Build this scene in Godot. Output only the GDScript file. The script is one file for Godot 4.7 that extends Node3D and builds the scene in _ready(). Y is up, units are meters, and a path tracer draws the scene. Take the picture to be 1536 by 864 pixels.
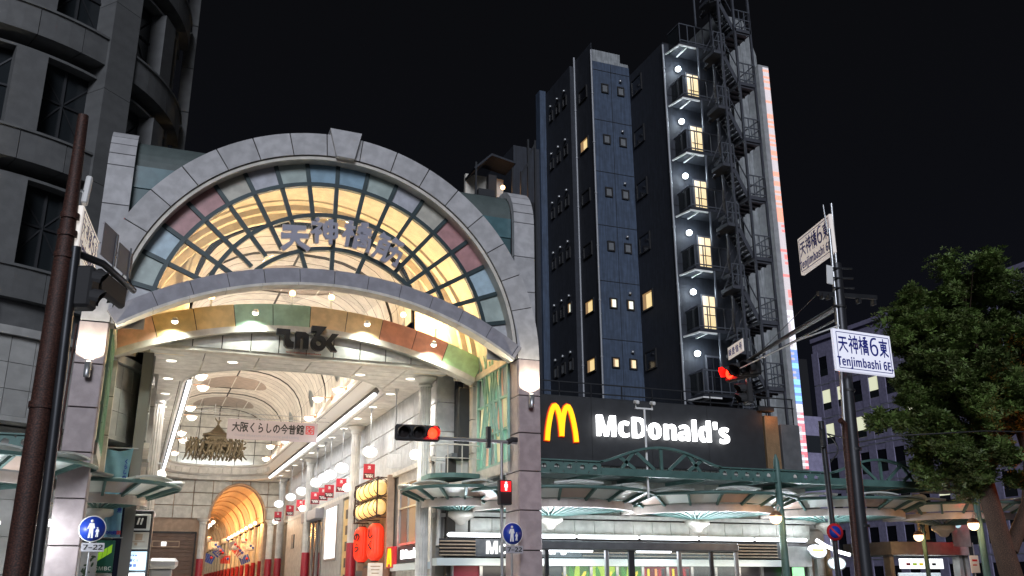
extends Node3D
# Night street corner: the arched gate of a covered shopping arcade, a hotel, a burger shop, canopies and street signs.

var org := {}
var M := {}
var boxes := {}
var nz := {}
var rng := RandomNumberGenerator.new()
const ORD := ["first", "second", "third", "fourth", "fifth", "sixth", "seventh", "eighth", "ninth", "tenth", "eleventh", "twelfth", "thirteenth", "fourteenth", "fifteenth", "sixteenth"]

# ------------------------------------------------------------------ nodes
func thing(called: String, label: String, category: String, at := Vector3.ZERO, group := "") -> Node3D:
	var o := Node3D.new()
	o.name = called
	o.position = at
	add_child(o, true)
	org[o] = at
	tag(o, label, category, group)
	return o

func tag(o: Node, label: String, category: String, group := "") -> void:
	o.set_meta("label", label)
	o.set_meta("category", category)
	if group != "":
		o.set_meta("group", group)

func org_of(p: Node) -> Vector3:
	return org[p] if org.has(p) else Vector3.ZERO

func mb() -> SurfaceTool:
	var st := SurfaceTool.new()
	st.begin(Mesh.PRIMITIVE_TRIANGLES)
	st.set_smooth_group(-1)
	return st

func part(called: String, st: SurfaceTool, m: Material, parent: Node = null) -> MeshInstance3D:
	st.generate_normals()
	var mi := MeshInstance3D.new()
	mi.name = called
	mi.mesh = st.commit()
	mi.material_override = m
	var p: Node = parent if parent else self
	mi.position = -org_of(p)
	p.add_child(mi, true)
	org[mi] = Vector3.ZERO
	return mi

func struct(called: String, st: SurfaceTool, m: Material) -> MeshInstance3D:
	var mi := part(called, st, m)
	mi.set_meta("kind", "structure")
	return mi

func inst(called: String, mesh: Mesh, m: Material, parent: Node, xf: Transform3D) -> MeshInstance3D:
	var mi := MeshInstance3D.new()
	mi.name = called
	mi.mesh = mesh
	mi.material_override = m
	xf.origin -= org_of(parent)
	mi.transform = xf
	parent.add_child(mi, true)
	return mi

func piece(called: String, size: Vector3, m: Material, parent: Node, at: Vector3, b := Basis.IDENTITY, bev := 0.012) -> MeshInstance3D:
	var key := "%.3f %.3f %.3f %.3f" % [size.x, size.y, size.z, bev]
	if not boxes.has(key):
		var st := mb()
		cbox(st, Vector3.ZERO, size, Basis.IDENTITY, bev)
		st.generate_normals()
		boxes[key] = st.commit()
	return inst(called, boxes[key], m, parent, Transform3D(b, at))

func copy_of(o: Node3D, label: String) -> Node3D:
	var c: Node3D = o.duplicate()
	c.name = o.name
	add_child(c, true)
	c.set_meta("label", label)
	org[c] = c.position
	return c

# ------------------------------------------------------------------ shapes
func quad(st: SurfaceTool, a: Vector3, b: Vector3, c: Vector3, d: Vector3) -> void:
	st.add_vertex(a); st.add_vertex(b); st.add_vertex(c)
	st.add_vertex(a); st.add_vertex(c); st.add_vertex(d)

func tri(st: SurfaceTool, a: Vector3, b: Vector3, c: Vector3) -> void:
	st.add_vertex(a); st.add_vertex(b); st.add_vertex(c)

func hexa(st: SurfaceTool, p: Array) -> void:   # 0-3 back ring, 4-7 front ring
	quad(st, p[3], p[2], p[1], p[0])
	quad(st, p[4], p[5], p[6], p[7])
	for i in 4:
		var j := (i + 1) % 4
		quad(st, p[i], p[j], p[j + 4], p[i + 4])

func box(st: SurfaceTool, c: Vector3, s: Vector3, b := Basis.IDENTITY) -> void:
	var p := []
	for z in [-0.5, 0.5]:
		for q in [[-0.5, -0.5], [-0.5, 0.5], [0.5, 0.5], [0.5, -0.5]]:
			p.append(c + b * Vector3(q[0] * s.x, q[1] * s.y, z * s.z))
	hexa(st, p)

func bx(st: SurfaceTool, x0: float, x1: float, y0: float, y1: float, z0: float, z1: float) -> void:
	box(st, Vector3((x0 + x1) / 2, (y0 + y1) / 2, (z0 + z1) / 2), Vector3(x1 - x0, y1 - y0, z1 - z0))

func cbox(st: SurfaceTool, c: Vector3, s: Vector3, b := Basis.IDENTITY, bev := 0.012) -> void:
	var h := s / 2
	bev = minf(bev, minf(h.x, minf(h.y, h.z)) * 0.6)
	var i := h - Vector3.ONE * bev
	for ax in 3:
		for sg in [-1.0, 1.0]:
			var u := (ax + 1) % 3
			var v := (ax + 2) % 3
			var q := []
			for e in [[-1, -1], [-1, 1], [1, 1], [1, -1]]:
				var p := Vector3.ZERO
				p[ax] = h[ax] * sg; p[u] = i[u] * e[0]; p[v] = i[v] * e[1]
				q.append(c + b * p)
			if sg > 0: quad(st, q[0], q[1], q[2], q[3])
			else: quad(st, q[3], q[2], q[1], q[0])
	for ax in 3:
		var u := (ax + 1) % 3
		var v := (ax + 2) % 3
		for su in [-1.0, 1.0]:
			for sv in [-1.0, 1.0]:
				var a := Vector3.ZERO; a[ax] = -i[ax]; a[u] = h[u] * su; a[v] = i[v] * sv
				var d := Vector3.ZERO; d[ax] = -i[ax]; d[u] = i[u] * su; d[v] = h[v] * sv
				var a2 := a; a2[ax] = i[ax]
				var d2 := d; d2[ax] = i[ax]
				if su * sv > 0: quad(st, c + b * d, c + b * a, c + b * a2, c + b * d2)
				else: quad(st, c + b * a, c + b * d, c + b * d2, c + b * a2)
	for sx in [-1.0, 1.0]:
		for sy in [-1.0, 1.0]:
			for sz in [-1.0, 1.0]:
				var t := [Vector3(h.x * sx, i.y * sy, i.z * sz), Vector3(i.x * sx, h.y * sy, i.z * sz), Vector3(i.x * sx, i.y * sy, h.z * sz)]
				if sx * sy * sz > 0: tri(st, c + b * t[2], c + b * t[1], c + b * t[0])
				else: tri(st, c + b * t[0], c + b * t[1], c + b * t[2])

func frame_of(dir: Vector3, up := Vector3.UP) -> Basis:
	var z := dir.normalized()
	var x := up.cross(z)
	if x.length() < 0.01:
		x = Vector3.RIGHT.cross(z)
		if x.length() < 0.01: x = Vector3.BACK.cross(z)
	x = x.normalized()
	return Basis(x, z.cross(x), z)

func bar(st: SurfaceTool, a: Vector3, b: Vector3, w: float, h: float, up := Vector3.UP) -> void:
	box(st, (a + b) / 2, Vector3(w, h, a.distance_to(b)), frame_of(b - a, up))

func tube(st: SurfaceTool, pts: Array, r, n := 8, closed := false) -> void:
	# r: a number or one radius per point
	var rings := []
	var up := Vector3(0.13, 0.97, 0.21).normalized()
	for k in pts.size():
		var d: Vector3 = (pts[mini(k + 1, pts.size() - 1)] - pts[maxi(k - 1, 0)]) if not closed else (pts[(k + 1) % pts.size()] - pts[(k - 1 + pts.size()) % pts.size()])
		var f := frame_of(d, up)
		up = f.y
		var rr: float = r[k] if r is Array else r
		var ring := []
		for i in n:
			var a := TAU * i / n
			ring.append(pts[k] + f * Vector3(cos(a) * rr, sin(a) * rr, 0))
		rings.append(ring)
	st.set_smooth_group(0)
	var m := pts.size() - (0 if closed else 1)
	for k in m:
		var r0: Array = rings[k]
		var r1: Array = rings[(k + 1) % pts.size()]
		for i in n:
			var j := (i + 1) % n
			quad(st, r0[j], r0[i], r1[i], r1[j])
	st.set_smooth_group(-1)
	if not closed:
		for i in range(1, n - 1):
			tri(st, rings[0][0], rings[0][i], rings[0][i + 1])
			var e: Array = rings[pts.size() - 1]
			tri(st, e[0], e[i + 1], e[i])

func lathe(st: SurfaceTool, prof: Array, n := 16, xf := Transform3D.IDENTITY, smooth := true) -> void:
	# prof: [radius, height] from bottom to top
	if smooth: st.set_smooth_group(0)
	for k in prof.size() - 1:
		for i in n:
			var a := TAU * i / n
			var b := TAU * (i + 1) / n
			var p := Vector3(cos(a) * prof[k][0], prof[k][1], sin(a) * prof[k][0])
			var q := Vector3(cos(b) * prof[k][0], prof[k][1], sin(b) * prof[k][0])
			var p2 := Vector3(cos(a) * prof[k + 1][0], prof[k + 1][1], sin(a) * prof[k + 1][0])
			var q2 := Vector3(cos(b) * prof[k + 1][0], prof[k + 1][1], sin(b) * prof[k + 1][0])
			if prof[k][0] < 0.0001: tri(st, xf * p, xf * p2, xf * q2)
			elif prof[k + 1][0] < 0.0001: tri(st, xf * p, xf * p2, xf * q)
			else: quad(st, xf * q, xf * p, xf * p2, xf * q2)
	st.set_smooth_group(-1)

func ball(st: SurfaceTool, c: Vector3, r: float, n := 14, sy := 1.0) -> void:
	var prof := []
	for k in 9:
		var a := -PI / 2 + PI * k / 8
		prof.append([maxf(0.0, cos(a) * r) if k > 0 and k < 8 else 0.0, sin(a) * r * sy])
	lathe(st, prof, n, Transform3D(Basis.IDENTITY, c))

func prism(st: SurfaceTool, poly: PackedVector2Array, z0: float, z1: float, xf := Transform3D.IDENTITY) -> void:
	if Geometry2D.is_polygon_clockwise(poly): poly.reverse()
	var t := Geometry2D.triangulate_polygon(poly)
	for k in range(0, t.size(), 3):
		var a := poly[t[k]]
		var b := poly[t[k + 1]]
		var c := poly[t[k + 2]]
		if (b - a).cross(c - a) > 0:
			var s := b; b = c; c = s
		tri(st, xf * Vector3(a.x, a.y, z1), xf * Vector3(b.x, b.y, z1), xf * Vector3(c.x, c.y, z1))
		tri(st, xf * Vector3(c.x, c.y, z0), xf * Vector3(b.x, b.y, z0), xf * Vector3(a.x, a.y, z0))
	for k in poly.size():
		var a := poly[k]
		var b := poly[(k + 1) % poly.size()]
		quad(st, xf * Vector3(a.x, a.y, z0), xf * Vector3(a.x, a.y, z1), xf * Vector3(b.x, b.y, z1), xf * Vector3(b.x, b.y, z0))

func arcblock(st: SurfaceTool, cx: float, cy: float, r0: float, r1: float, a0: float, a1: float, z0: float, z1: float, n := 4) -> void:
	# sector of a ring; angles in degrees from straight up, towards +x
	var poly := PackedVector2Array()
	for k in n + 1:
		var a := deg_to_rad(lerpf(a0, a1, float(k) / n))
		poly.append(Vector2(cx + sin(a) * r1, cy + cos(a) * r1))
	for k in n + 1:
		var a := deg_to_rad(lerpf(a1, a0, float(k) / n))
		poly.append(Vector2(cx + sin(a) * r0, cy + cos(a) * r0))
	var t := poly.size()
	# strips rather than a general triangulation
	for k in n:
		var p := poly[k]; var q := poly[k + 1]; var u := poly[t - 2 - k]; var v := poly[t - 1 - k]
		quad(st, Vector3(p.x, p.y, z1), Vector3(q.x, q.y, z1), Vector3(u.x, u.y, z1), Vector3(v.x, v.y, z1))
		quad(st, Vector3(v.x, v.y, z0), Vector3(u.x, u.y, z0), Vector3(q.x, q.y, z0), Vector3(p.x, p.y, z0))
	for k in t:
		var p := poly[k]; var q := poly[(k + 1) % t]
		quad(st, Vector3(p.x, p.y, z0), Vector3(q.x, q.y, z0), Vector3(q.x, q.y, z1), Vector3(p.x, p.y, z1))

func strokes(st: SurfaceTool, code: String, size: float, wide: float, thick: float, xf: Transform3D, brush := false) -> void:
	# a character as strokes on a grid of 100 by 100, y downwards, centred on xf
	var n := 0
	for s in code.split(";"):
		var pts: Array[Vector2] = []
		for q in s.split(" "):
			var v := q.split(",")
			pts.append(Vector2((float(v[0]) - 50) / 100 * size, (50 - float(v[1])) / 100 * size))
		if pts.size() < 2: continue
		var total := 0.0
		for k in pts.size() - 1: total += pts[k].distance_to(pts[k + 1])
		var run := 0.0
		var left := PackedVector2Array()
		var right := PackedVector2Array()
		for k in pts.size():
			if k > 0: run += pts[k].distance_to(pts[k - 1])
			var d0 := (pts[k] - pts[k - 1]).normalized() if k > 0 else (pts[1] - pts[0]).normalized()
			var d1 := (pts[k + 1] - pts[k]).normalized() if k < pts.size() - 1 else d0
			var d := (d0 + d1).normalized() if (d0 + d1).length() > 0.2 else d1
			var nn := Vector2(-d.y, d.x)
			var w := wide / 2 / maxf(0.6, nn.dot(Vector2(-d0.y, d0.x)))
			var at := pts[k]
			if brush:
				var t := run / total
				w *= 1.3 - 0.5 * sin(t * PI) - 0.75 * maxf(0.0, t - 0.55)
			elif k == 0: at -= d * wide * 0.3
			elif k == pts.size() - 1: at += d * wide * 0.3
			left.append(at + nn * w)
			right.append(at - nn * w)
		var off := thick + 0.00025 * n * maxf(1.0, size)
		n += 1
		for k in pts.size() - 1:
			var a := left[k]; var b := left[k + 1]; var c := right[k + 1]; var e := right[k]
			hexa(st, [xf * Vector3(e.x, e.y, 0), xf * Vector3(a.x, a.y, 0), xf * Vector3(b.x, b.y, 0), xf * Vector3(c.x, c.y, 0), xf * Vector3(e.x, e.y, off), xf * Vector3(a.x, a.y, off), xf * Vector3(b.x, b.y, off), xf * Vector3(c.x, c.y, off)])

var fonts := {}
func text(called: String, s: String, cap: float, depth: float, m: Material, parent: Node, xf: Transform3D, stretch := 1.0, face := "Droid Sans", bold := true, align := HORIZONTAL_ALIGNMENT_CENTER) -> MeshInstance3D:
	var key := face + str(bold)
	if not fonts.has(key):
		var f := SystemFont.new()
		f.font_names = PackedStringArray([face])
		f.font_weight = 700 if bold else 400
		fonts[key] = f
	var t := TextMesh.new()
	t.text = s
	t.font = fonts[key]
	t.font_size = 64
	t.pixel_size = cap / 0.714 / 64
	t.depth = depth
	t.curve_step = 2.0
	t.horizontal_alignment = align
	xf.basis = xf.basis * Basis.from_scale(Vector3(stretch, 1, 1))
	return inst(called, t, m, parent, xf)

# ------------------------------------------------------------------ materials
func noise_tex(seed_: int, freq: float, lo: float, hi: float, oct := 4, kind := FastNoiseLite.TYPE_SIMPLEX_SMOOTH) -> NoiseTexture2D:
	var f := FastNoiseLite.new()
	f.seed = seed_
	f.frequency = freq
	f.noise_type = kind
	f.fractal_octaves = oct
	var g := Gradient.new()
	g.set_color(0, Color(lo, lo, lo))
	g.set_color(1, Color(hi, hi, hi))
	g.set_offset(0, 0.25)
	g.set_offset(1, 0.75)
	var t := NoiseTexture2D.new()
	t.width = 512; t.height = 512
	t.seamless = true
	t.noise = f
	t.color_ramp = g
	return t

func lin(r: float, g: float, b: float) -> Color:
	return Color(r, g, b).linear_to_srgb()

func mat(called: String, c: Color, rough := 0.7, metal := 0.0, tex := "", scale := 1.0) -> StandardMaterial3D:
	var m := StandardMaterial3D.new()
	m.resource_name = called
	m.albedo_color = c
	m.roughness = rough
	m.metallic = metal
	if tex != "":
		m.albedo_texture = nz[tex]
		m.uv1_triplanar = true
		m.uv1_world_triplanar = true
		m.uv1_scale = Vector3.ONE * scale if tex != "streak" else Vector3(1.3, 0.10, 1.3) * scale
		m.detail_enabled = true
		m.detail_albedo = nz["cloud"]
		m.detail_blend_mode = BaseMaterial3D.BLEND_MODE_MUL
		m.uv2_triplanar = true
		m.uv2_world_triplanar = true
		m.uv2_scale = Vector3.ONE * 0.37
		m.detail_uv_layer = BaseMaterial3D.DETAIL_UV_2
	M[called] = m
	return m

func glow(called: String, c: Color, e: float, base := Color(0.8, 0.8, 0.8)) -> StandardMaterial3D:
	var m := mat(called, base, 0.5)
	m.emission_enabled = true
	m.emission = c
	m.emission_energy_multiplier = e
	return m

func glass(called: String, c: Color, alpha: float, rough := 0.05) -> StandardMaterial3D:
	var m := mat(called, Color(c.r, c.g, c.b, alpha), rough)
	m.transparency = BaseMaterial3D.TRANSPARENCY_ALPHA
	return m

func omni(parent: Node, at: Vector3, c: Color, e: float, size := 0.08) -> OmniLight3D:
	var l := OmniLight3D.new()
	l.name = "lamp_light"
	l.light_color = c
	l.light_energy = e
	l.light_size = size
	l.omni_range = 40
	l.omni_attenuation = 2
	l.shadow_enabled = true
	l.position = at - org_of(parent)
	parent.add_child(l, true)
	return l

func spot(parent: Node, at: Vector3, towards: Vector3, c: Color, e: float, angle := 50.0, size := 0.06) -> SpotLight3D:
	var l := SpotLight3D.new()
	l.name = "lamp_light"
	l.light_color = c
	l.light_energy = e
	l.light_size = size
	l.spot_range = 40
	l.spot_attenuation = 2
	l.spot_angle = angle
	l.spot_angle_attenuation = 0.8
	l.shadow_enabled = true
	l.transform = Transform3D(frame_of(-towards), at - org_of(parent))
	parent.add_child(l, true)
	return l

func area(parent: Node, at: Vector3, towards: Vector3, size: Vector2, c: Color, e: float, up := Vector3.UP) -> AreaLight3D:
	var l := AreaLight3D.new()
	l.name = "lamp_light"
	l.light_color = c
	l.light_energy = e
	l.area_size = size
	l.area_normalize_energy = true
	l.area_range = 40
	l.area_attenuation = 2
	l.shadow_enabled = true
	l.transform = Transform3D(frame_of(-towards, up), at - org_of(parent))
	parent.add_child(l, true)
	return l

const GLYPH := {
	"ten": "14,22 86,22;8,48 92,48;50,22 49,48 38,70 10,92;51,50 62,70 92,92",
	"shin": "24,6 32,16;8,26 42,26 28,44 8,62;27,48 27,96;32,50 42,60;54,22 54,70;54,22 92,22 92,70;54,46 92,46;54,70 92,70;73,6 73,96",
	"hashi": "6,28 40,28;23,6 23,96;22,34 6,66;25,40 38,56;80,6 56,10;48,24 94,24;70,10 66,26 48,42;74,26 94,42;60,36 80,36 80,48 60,48 60,36;48,96 48,56 92,56 92,94 86,92;60,68 80,68 80,82 60,82 60,68",
	"suji": "22,4 10,22;16,14 44,14;30,14 34,24;64,4 52,22;58,14 92,14;74,14 80,24;18,32 16,70 8,94;18,32 44,32 44,92 36,90;18,50 44,50;18,68 44,68;52,46 92,46 88,92 76,88;72,30 68,62 50,94",
	"higashi": "10,20 90,20;50,4 50,96;24,34 76,34 76,60 24,60 24,34;24,47 76,47;48,62 30,80 8,90;52,62 70,80 92,90",
	"dai": "10,36 90,36;50,8 48,40 34,70 8,94;52,40 66,70 92,94",
	"saka": "10,8 10,96;10,8 36,8 26,34 38,52 28,64 18,62;48,14 92,14;50,14 48,60 38,94;56,38 86,38 74,68 48,94;60,46 72,72 94,94",
	"ku": "66,8 30,50 68,94",
	"ra": "40,8 60,20;36,30 32,62 54,48 74,52 78,72 60,90 36,94",
	"shi": "34,8 32,72 44,92 66,88 82,68",
	"no": "54,20 46,64 30,84 16,66 22,38 48,18 76,26 88,52 78,78 56,92",
	"ima": "50,4 32,30 6,50;52,6 70,30 94,50;34,46 66,46;26,64 76,64 52,96",
	"mukashi": "14,24 86,24;34,6 34,42;66,6 66,42;6,42 94,42;28,54 74,54 74,94 28,94 28,54;28,74 74,74",
	"kan": "26,4 6,30;28,6 46,24;16,34 40,34 40,60 16,60 16,34;16,47 40,47;16,60 16,90 42,80;28,66 46,92;72,4 72,14;54,30 54,16 94,16 94,30;62,34 62,96;62,34 86,34 86,54 62,54;62,68 90,68 90,94 62,94",
	"toki": "10,16 36,16 36,82 10,82 10,16;10,48 36,48;54,20 90,20;72,6 72,40;46,40 96,40;46,60 96,60;82,44 82,94 72,90;56,70 64,80",
	"sa": "34,4 42,14;66,4 58,14;16,18 84,18;22,32 78,32;8,46 92,46;50,18 50,46;40,46 8,92;38,64 82,64;58,64 58,92;28,92 92,92",
	"shin2": "28,4 6,46;20,32 20,96;62,4 68,14;38,22 94,22;46,38 86,38;46,52 86,52;46,66 86,66 86,92 46,92 46,66",
	"go": "28,8 74,8 74,34 28,34 28,8;8,50 92,50;40,50 34,66 76,66 70,94 56,92",
	"logo": "4,36 20,36 20,58 28,64;34,64 34,38 48,38 50,64;58,34 74,34 62,46 56,56 62,64 70,64 74,56 66,48;94,36 80,50 94,64",
	"seal": "8,8 92,8 92,92 8,92 8,8;22,30 40,18 56,34 78,20;22,48 78,48;24,80 40,58 54,80 78,60;50,34 50,64",
}

# ------------------------------------------------------------------ start
func _ready() -> void:
	rng.seed = 20240611
	camera_and_sky()
	materials()
	more_materials()
	setting()
	gate()
	gate_lamps()
	hall()
	hall_lamps()
	second_arcade()
	bank()
	burger_shop()
	canopies()
	hotel()
	office_and_far()
	street_poles()
	signals()
	hall_things()
	shop_things()
	left_things()
	right_things()
	tree()

func camera_and_sky() -> void:
	var cam := Camera3D.new()
	cam.name = "camera"
	var pitch := atan((882.0 - 432.0) / 1394.0)
	var yaw := atan((768.0 - 189.0) * cos(pitch) / 1394.0)
	var roll := deg_to_rad(-0.3)
	var fwd := Vector3(sin(yaw) * cos(pitch), sin(pitch), -cos(yaw) * cos(pitch))
	var right := Vector3(cos(yaw), 0, sin(yaw))
	var up := right.cross(fwd)
	var r := right * cos(roll) + up * sin(roll)
	var u := -right * sin(roll) + up * cos(roll)
	cam.transform = Transform3D(Basis(r, u, -fwd), Vector3(0, 1.6, 0))
	cam.fov = rad_to_deg(2 * atan(432.0 / 1394.0))
	cam.near = 0.1
	cam.far = 3000
	add_child(cam)
	cam.current = true
	var e := Environment.new()
	e.background_mode = Environment.BG_SKY
	var sm := ProceduralSkyMaterial.new()
	sm.sky_top_color = Color(0.035, 0.037, 0.045)
	sm.sky_horizon_color = Color(0.055, 0.062, 0.095)
	sm.sky_curve = 0.18
	sm.ground_bottom_color = Color(0.05, 0.05, 0.05)
	sm.ground_horizon_color = Color(0.06, 0.06, 0.07)
	sm.sun_angle_max = 1.0
	var sky := Sky.new()
	sky.sky_material = sm
	e.sky = sky
	e.background_energy_multiplier = 1.0
	e.tonemap_mode = Environment.TONE_MAPPER_LINEAR
	e.tonemap_exposure = 1.2
	e.sdfgi_enabled = true
	e.ssao_enabled = true
	e.ssil_enabled = true
	var we := WorldEnvironment.new()
	we.name = "world_environment"
	we.environment = e
	add_child(we)
	var sun := DirectionalLight3D.new()   # what is left of the daylight: the city's glow, soft and from behind the viewer
	sun.name = "sky_glow"
	sun.light_energy = 0.5
	sun.light_color = Color(0.93, 0.95, 1.0)
	sun.light_angular_distance = 20
	sun.shadow_enabled = true
	sun.transform = Transform3D(frame_of(Vector3(-0.28, 0.42, 0.86)), Vector3(0, 60, 40))
	add_child(sun)

func materials() -> void:
	nz["stone"] = noise_tex(11, 0.11, 0.9, 1.0, 5)
	nz["fine"] = noise_tex(5, 0.3, 0.93, 1.0, 3)
	nz["cloud"] = noise_tex(23, 0.012, 0.91, 1.0, 6)
	nz["bark"] = noise_tex(31, 0.05, 0.45, 1.0, 5)
	nz["streak"] = noise_tex(77, 0.03, 0.84, 1.0, 4)
	nz["grain"] = noise_tex(41, 0.4, 0.55, 1.0, 4)
	mat("asphalt", lin(0.05, 0.05, 0.052), 0.9, 0, "grain", 1.3)
	mat("paving", lin(0.38, 0.37, 0.35), 0.75, 0, "stone", 0.8)
	mat("floor_tile", lin(0.62, 0.60, 0.57), 0.35, 0, "fine", 0.5)
	for k in 3:
		var v: float = [1.0, 0.94, 0.89][k]
		mat("ring_stone%d" % k, lin(0.53 * v, 0.525 * v, 0.535 * v), 0.6, 0, "fine", 0.6)
		mat("pillar_tile%d" % k, lin(0.46 * v, 0.385 * v, 0.385 * v), 0.45, 0, "fine", 0.5)
		mat("soffit%d" % k, lin(0.74 * v, 0.73 * v, 0.69 * v), 0.6, 0, "fine", 0.6)
		mat("wall_tile%d" % k, lin(0.66 * v, 0.65 * v, 0.60 * v), 0.5, 0, "fine", 0.8)
		mat("cream%d" % k, lin(0.72 * v, 0.66 * v, 0.57 * v), 0.6, 0, "fine", 0.5)
		mat("bank_stone%d" % k, lin(0.155 * v, 0.158 * v, 0.158 * v), 0.7, 0, "stone", 0.9)
		mat("bank_tile%d" % k, lin(0.50 * v, 0.50 * v, 0.48 * v), 0.5, 0, "fine", 0.9)
		mat("brown_panel%d" % k, lin(0.5 * v, 0.36 * v, 0.26 * v), 0.6, 0, "fine", 0.9)
	mat("pillar_base", lin(0.14, 0.105, 0.10), 0.4, 0, "fine", 0.9)
	mat("lip", lin(0.72, 0.68, 0.60), 0.55, 0, "fine", 0.6)
	mat("seg_stone", lin(0.33, 0.325, 0.36), 0.6, 0, "fine", 0.9)
	mat("gold_plaster", lin(0.86, 0.76, 0.58), 0.95, 0, "fine", 0.5)
	mat("joint_dark", lin(0.05, 0.045, 0.04), 0.9)
	mat("muntin", lin(0.035, 0.06, 0.065), 0.45, 0.2, "fine", 1.0)
	mat("roof_sheet", lin(0.10, 0.13, 0.125), 0.6, 0, "stone", 0.7)
	mat("roof_teal", lin(0.05, 0.11, 0.12), 0.4, 0, "fine", 0.7)
	mat("roof_glazing", lin(0.10, 0.19, 0.21), 0.25, 0, "fine", 0.7)
	for q in [["p_grey", 0.24, 0.245, 0.255], ["p_green", 0.20, 0.24, 0.225], ["p_blue", 0.13, 0.20, 0.25], ["p_lav", 0.24, 0.245, 0.27], ["p_beige", 0.26, 0.25, 0.215], ["p_red", 0.25, 0.135, 0.135], ["p_blue2", 0.22, 0.29, 0.33]]:
		mat(q[0], lin(q[1] * 2.2, q[2] * 2.2, q[3] * 2.2), 0.35, 0, "fine", 0.6)
	for q in [["b_salmon", 0.88, 0.55, 0.38], ["b_ochre", 0.80, 0.58, 0.25], ["b_green", 0.34, 0.52, 0.38], ["b_tan", 0.84, 0.61, 0.34], ["b_brick", 0.70, 0.31, 0.20], ["b_leaf", 0.48, 0.76, 0.38]]:
		mat(q[0], lin(q[1], q[2], q[3]), 0.5, 0, "fine", 0.6)
	glass("clear_pane", Color(0.9, 0.95, 0.95), 0.05)
	glass("canopy_glass", Color(0.86, 0.90, 0.88), 0.62, 0.25)
	glass("shop_glass", Color(0.75, 0.85, 0.85), 0.12)
	mat("letter_grey", lin(0.30, 0.30, 0.36), 0.5, 0.1)
	mat("black", lin(0.012, 0.012, 0.013), 0.5)
	mat("dark_metal", lin(0.03, 0.032, 0.036), 0.5, 0.4)
	mat("green_steel", lin(0.10, 0.20, 0.18), 0.5, 0.1, "stone", 1.2)
	mat("mint", lin(0.36, 0.62, 0.50), 0.5, 0, "fine", 1)
	mat("white_paint", lin(0.78, 0.78, 0.76), 0.5)
	mat("sign_blue", lin(0.01, 0.022, 0.26), 0.45)
	mat("red", lin(0.55, 0.02, 0.03), 0.45)
	mat("dark_red", lin(0.22, 0.012, 0.03), 0.5)
	mat("steel", lin(0.42, 0.43, 0.44), 0.35, 0.7)
	mat("rust", lin(0.12, 0.045, 0.03), 0.65, 0.1, "bark", 1.1)
	mat("rubber", lin(0.02, 0.02, 0.02), 0.6)
	mat("bronze", lin(0.19, 0.155, 0.10), 0.42, 0.6, "stone", 1.5)
	mat("banner_mauve", lin(0.40, 0.355, 0.385), 0.8)
	mat("wood", lin(0.42, 0.27, 0.14), 0.6, 0, "grain", 0.8)
	mat("shutter_brown", lin(0.17, 0.11, 0.085), 0.55, 0, "fine", 1)
	mat("copper_lamp", lin(0.55, 0.30, 0.17), 0.35, 0.6)
	glow("bulb_white", Color(1.0, 0.97, 0.90), 3.0)
	glow("bulb_warm", Color(1.0, 0.80, 0.52), 5.0)
	glow("tube_white", Color(0.95, 0.97, 1.0), 3.5)
	glow("cove_strip", Color(0.93, 0.97, 1.0), 0.42)
	glow("disc_lit", Color(0.97, 0.99, 1.0), 1.3)

func setting() -> void:
	var st := mb()
	quad(st, Vector3(-600, 0, 400), Vector3(-600, 0, -900), Vector3(900, 0, -900), Vector3(900, 0, 400))
	struct("ground", st, M.asphalt)
	st = mb()
	bx(st, -40, 40, 0, 0.13, -29, -22.5)
	struct("pavement", st, M.paving)
	st = mb()
	bx(st, 0, 9, 0.0, 0.134, -64.5, -29)
	struct("arcade_floor", st, M.floor_tile)
	st = mb()
	for k in 9: bx(st, -3.2 + k * 1.7, -2.4 + k * 1.7, 0.004, 0.008, -20.5, -17)
	struct("road_markings", st, M.white_paint)

# ------------------------------------------------------------------ the gate
func superarc(a: float, x0: float, half: float, y0: float, rise: float, n: float) -> Vector2:
	# a in radians from straight up; a superellipse above y0
	var s := sin(a)
	var c := cos(a)
	return Vector2(x0 + signf(s) * pow(absf(s), 2 / n) * half, y0 + pow(maxf(c, 0), 2 / n) * rise)

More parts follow.
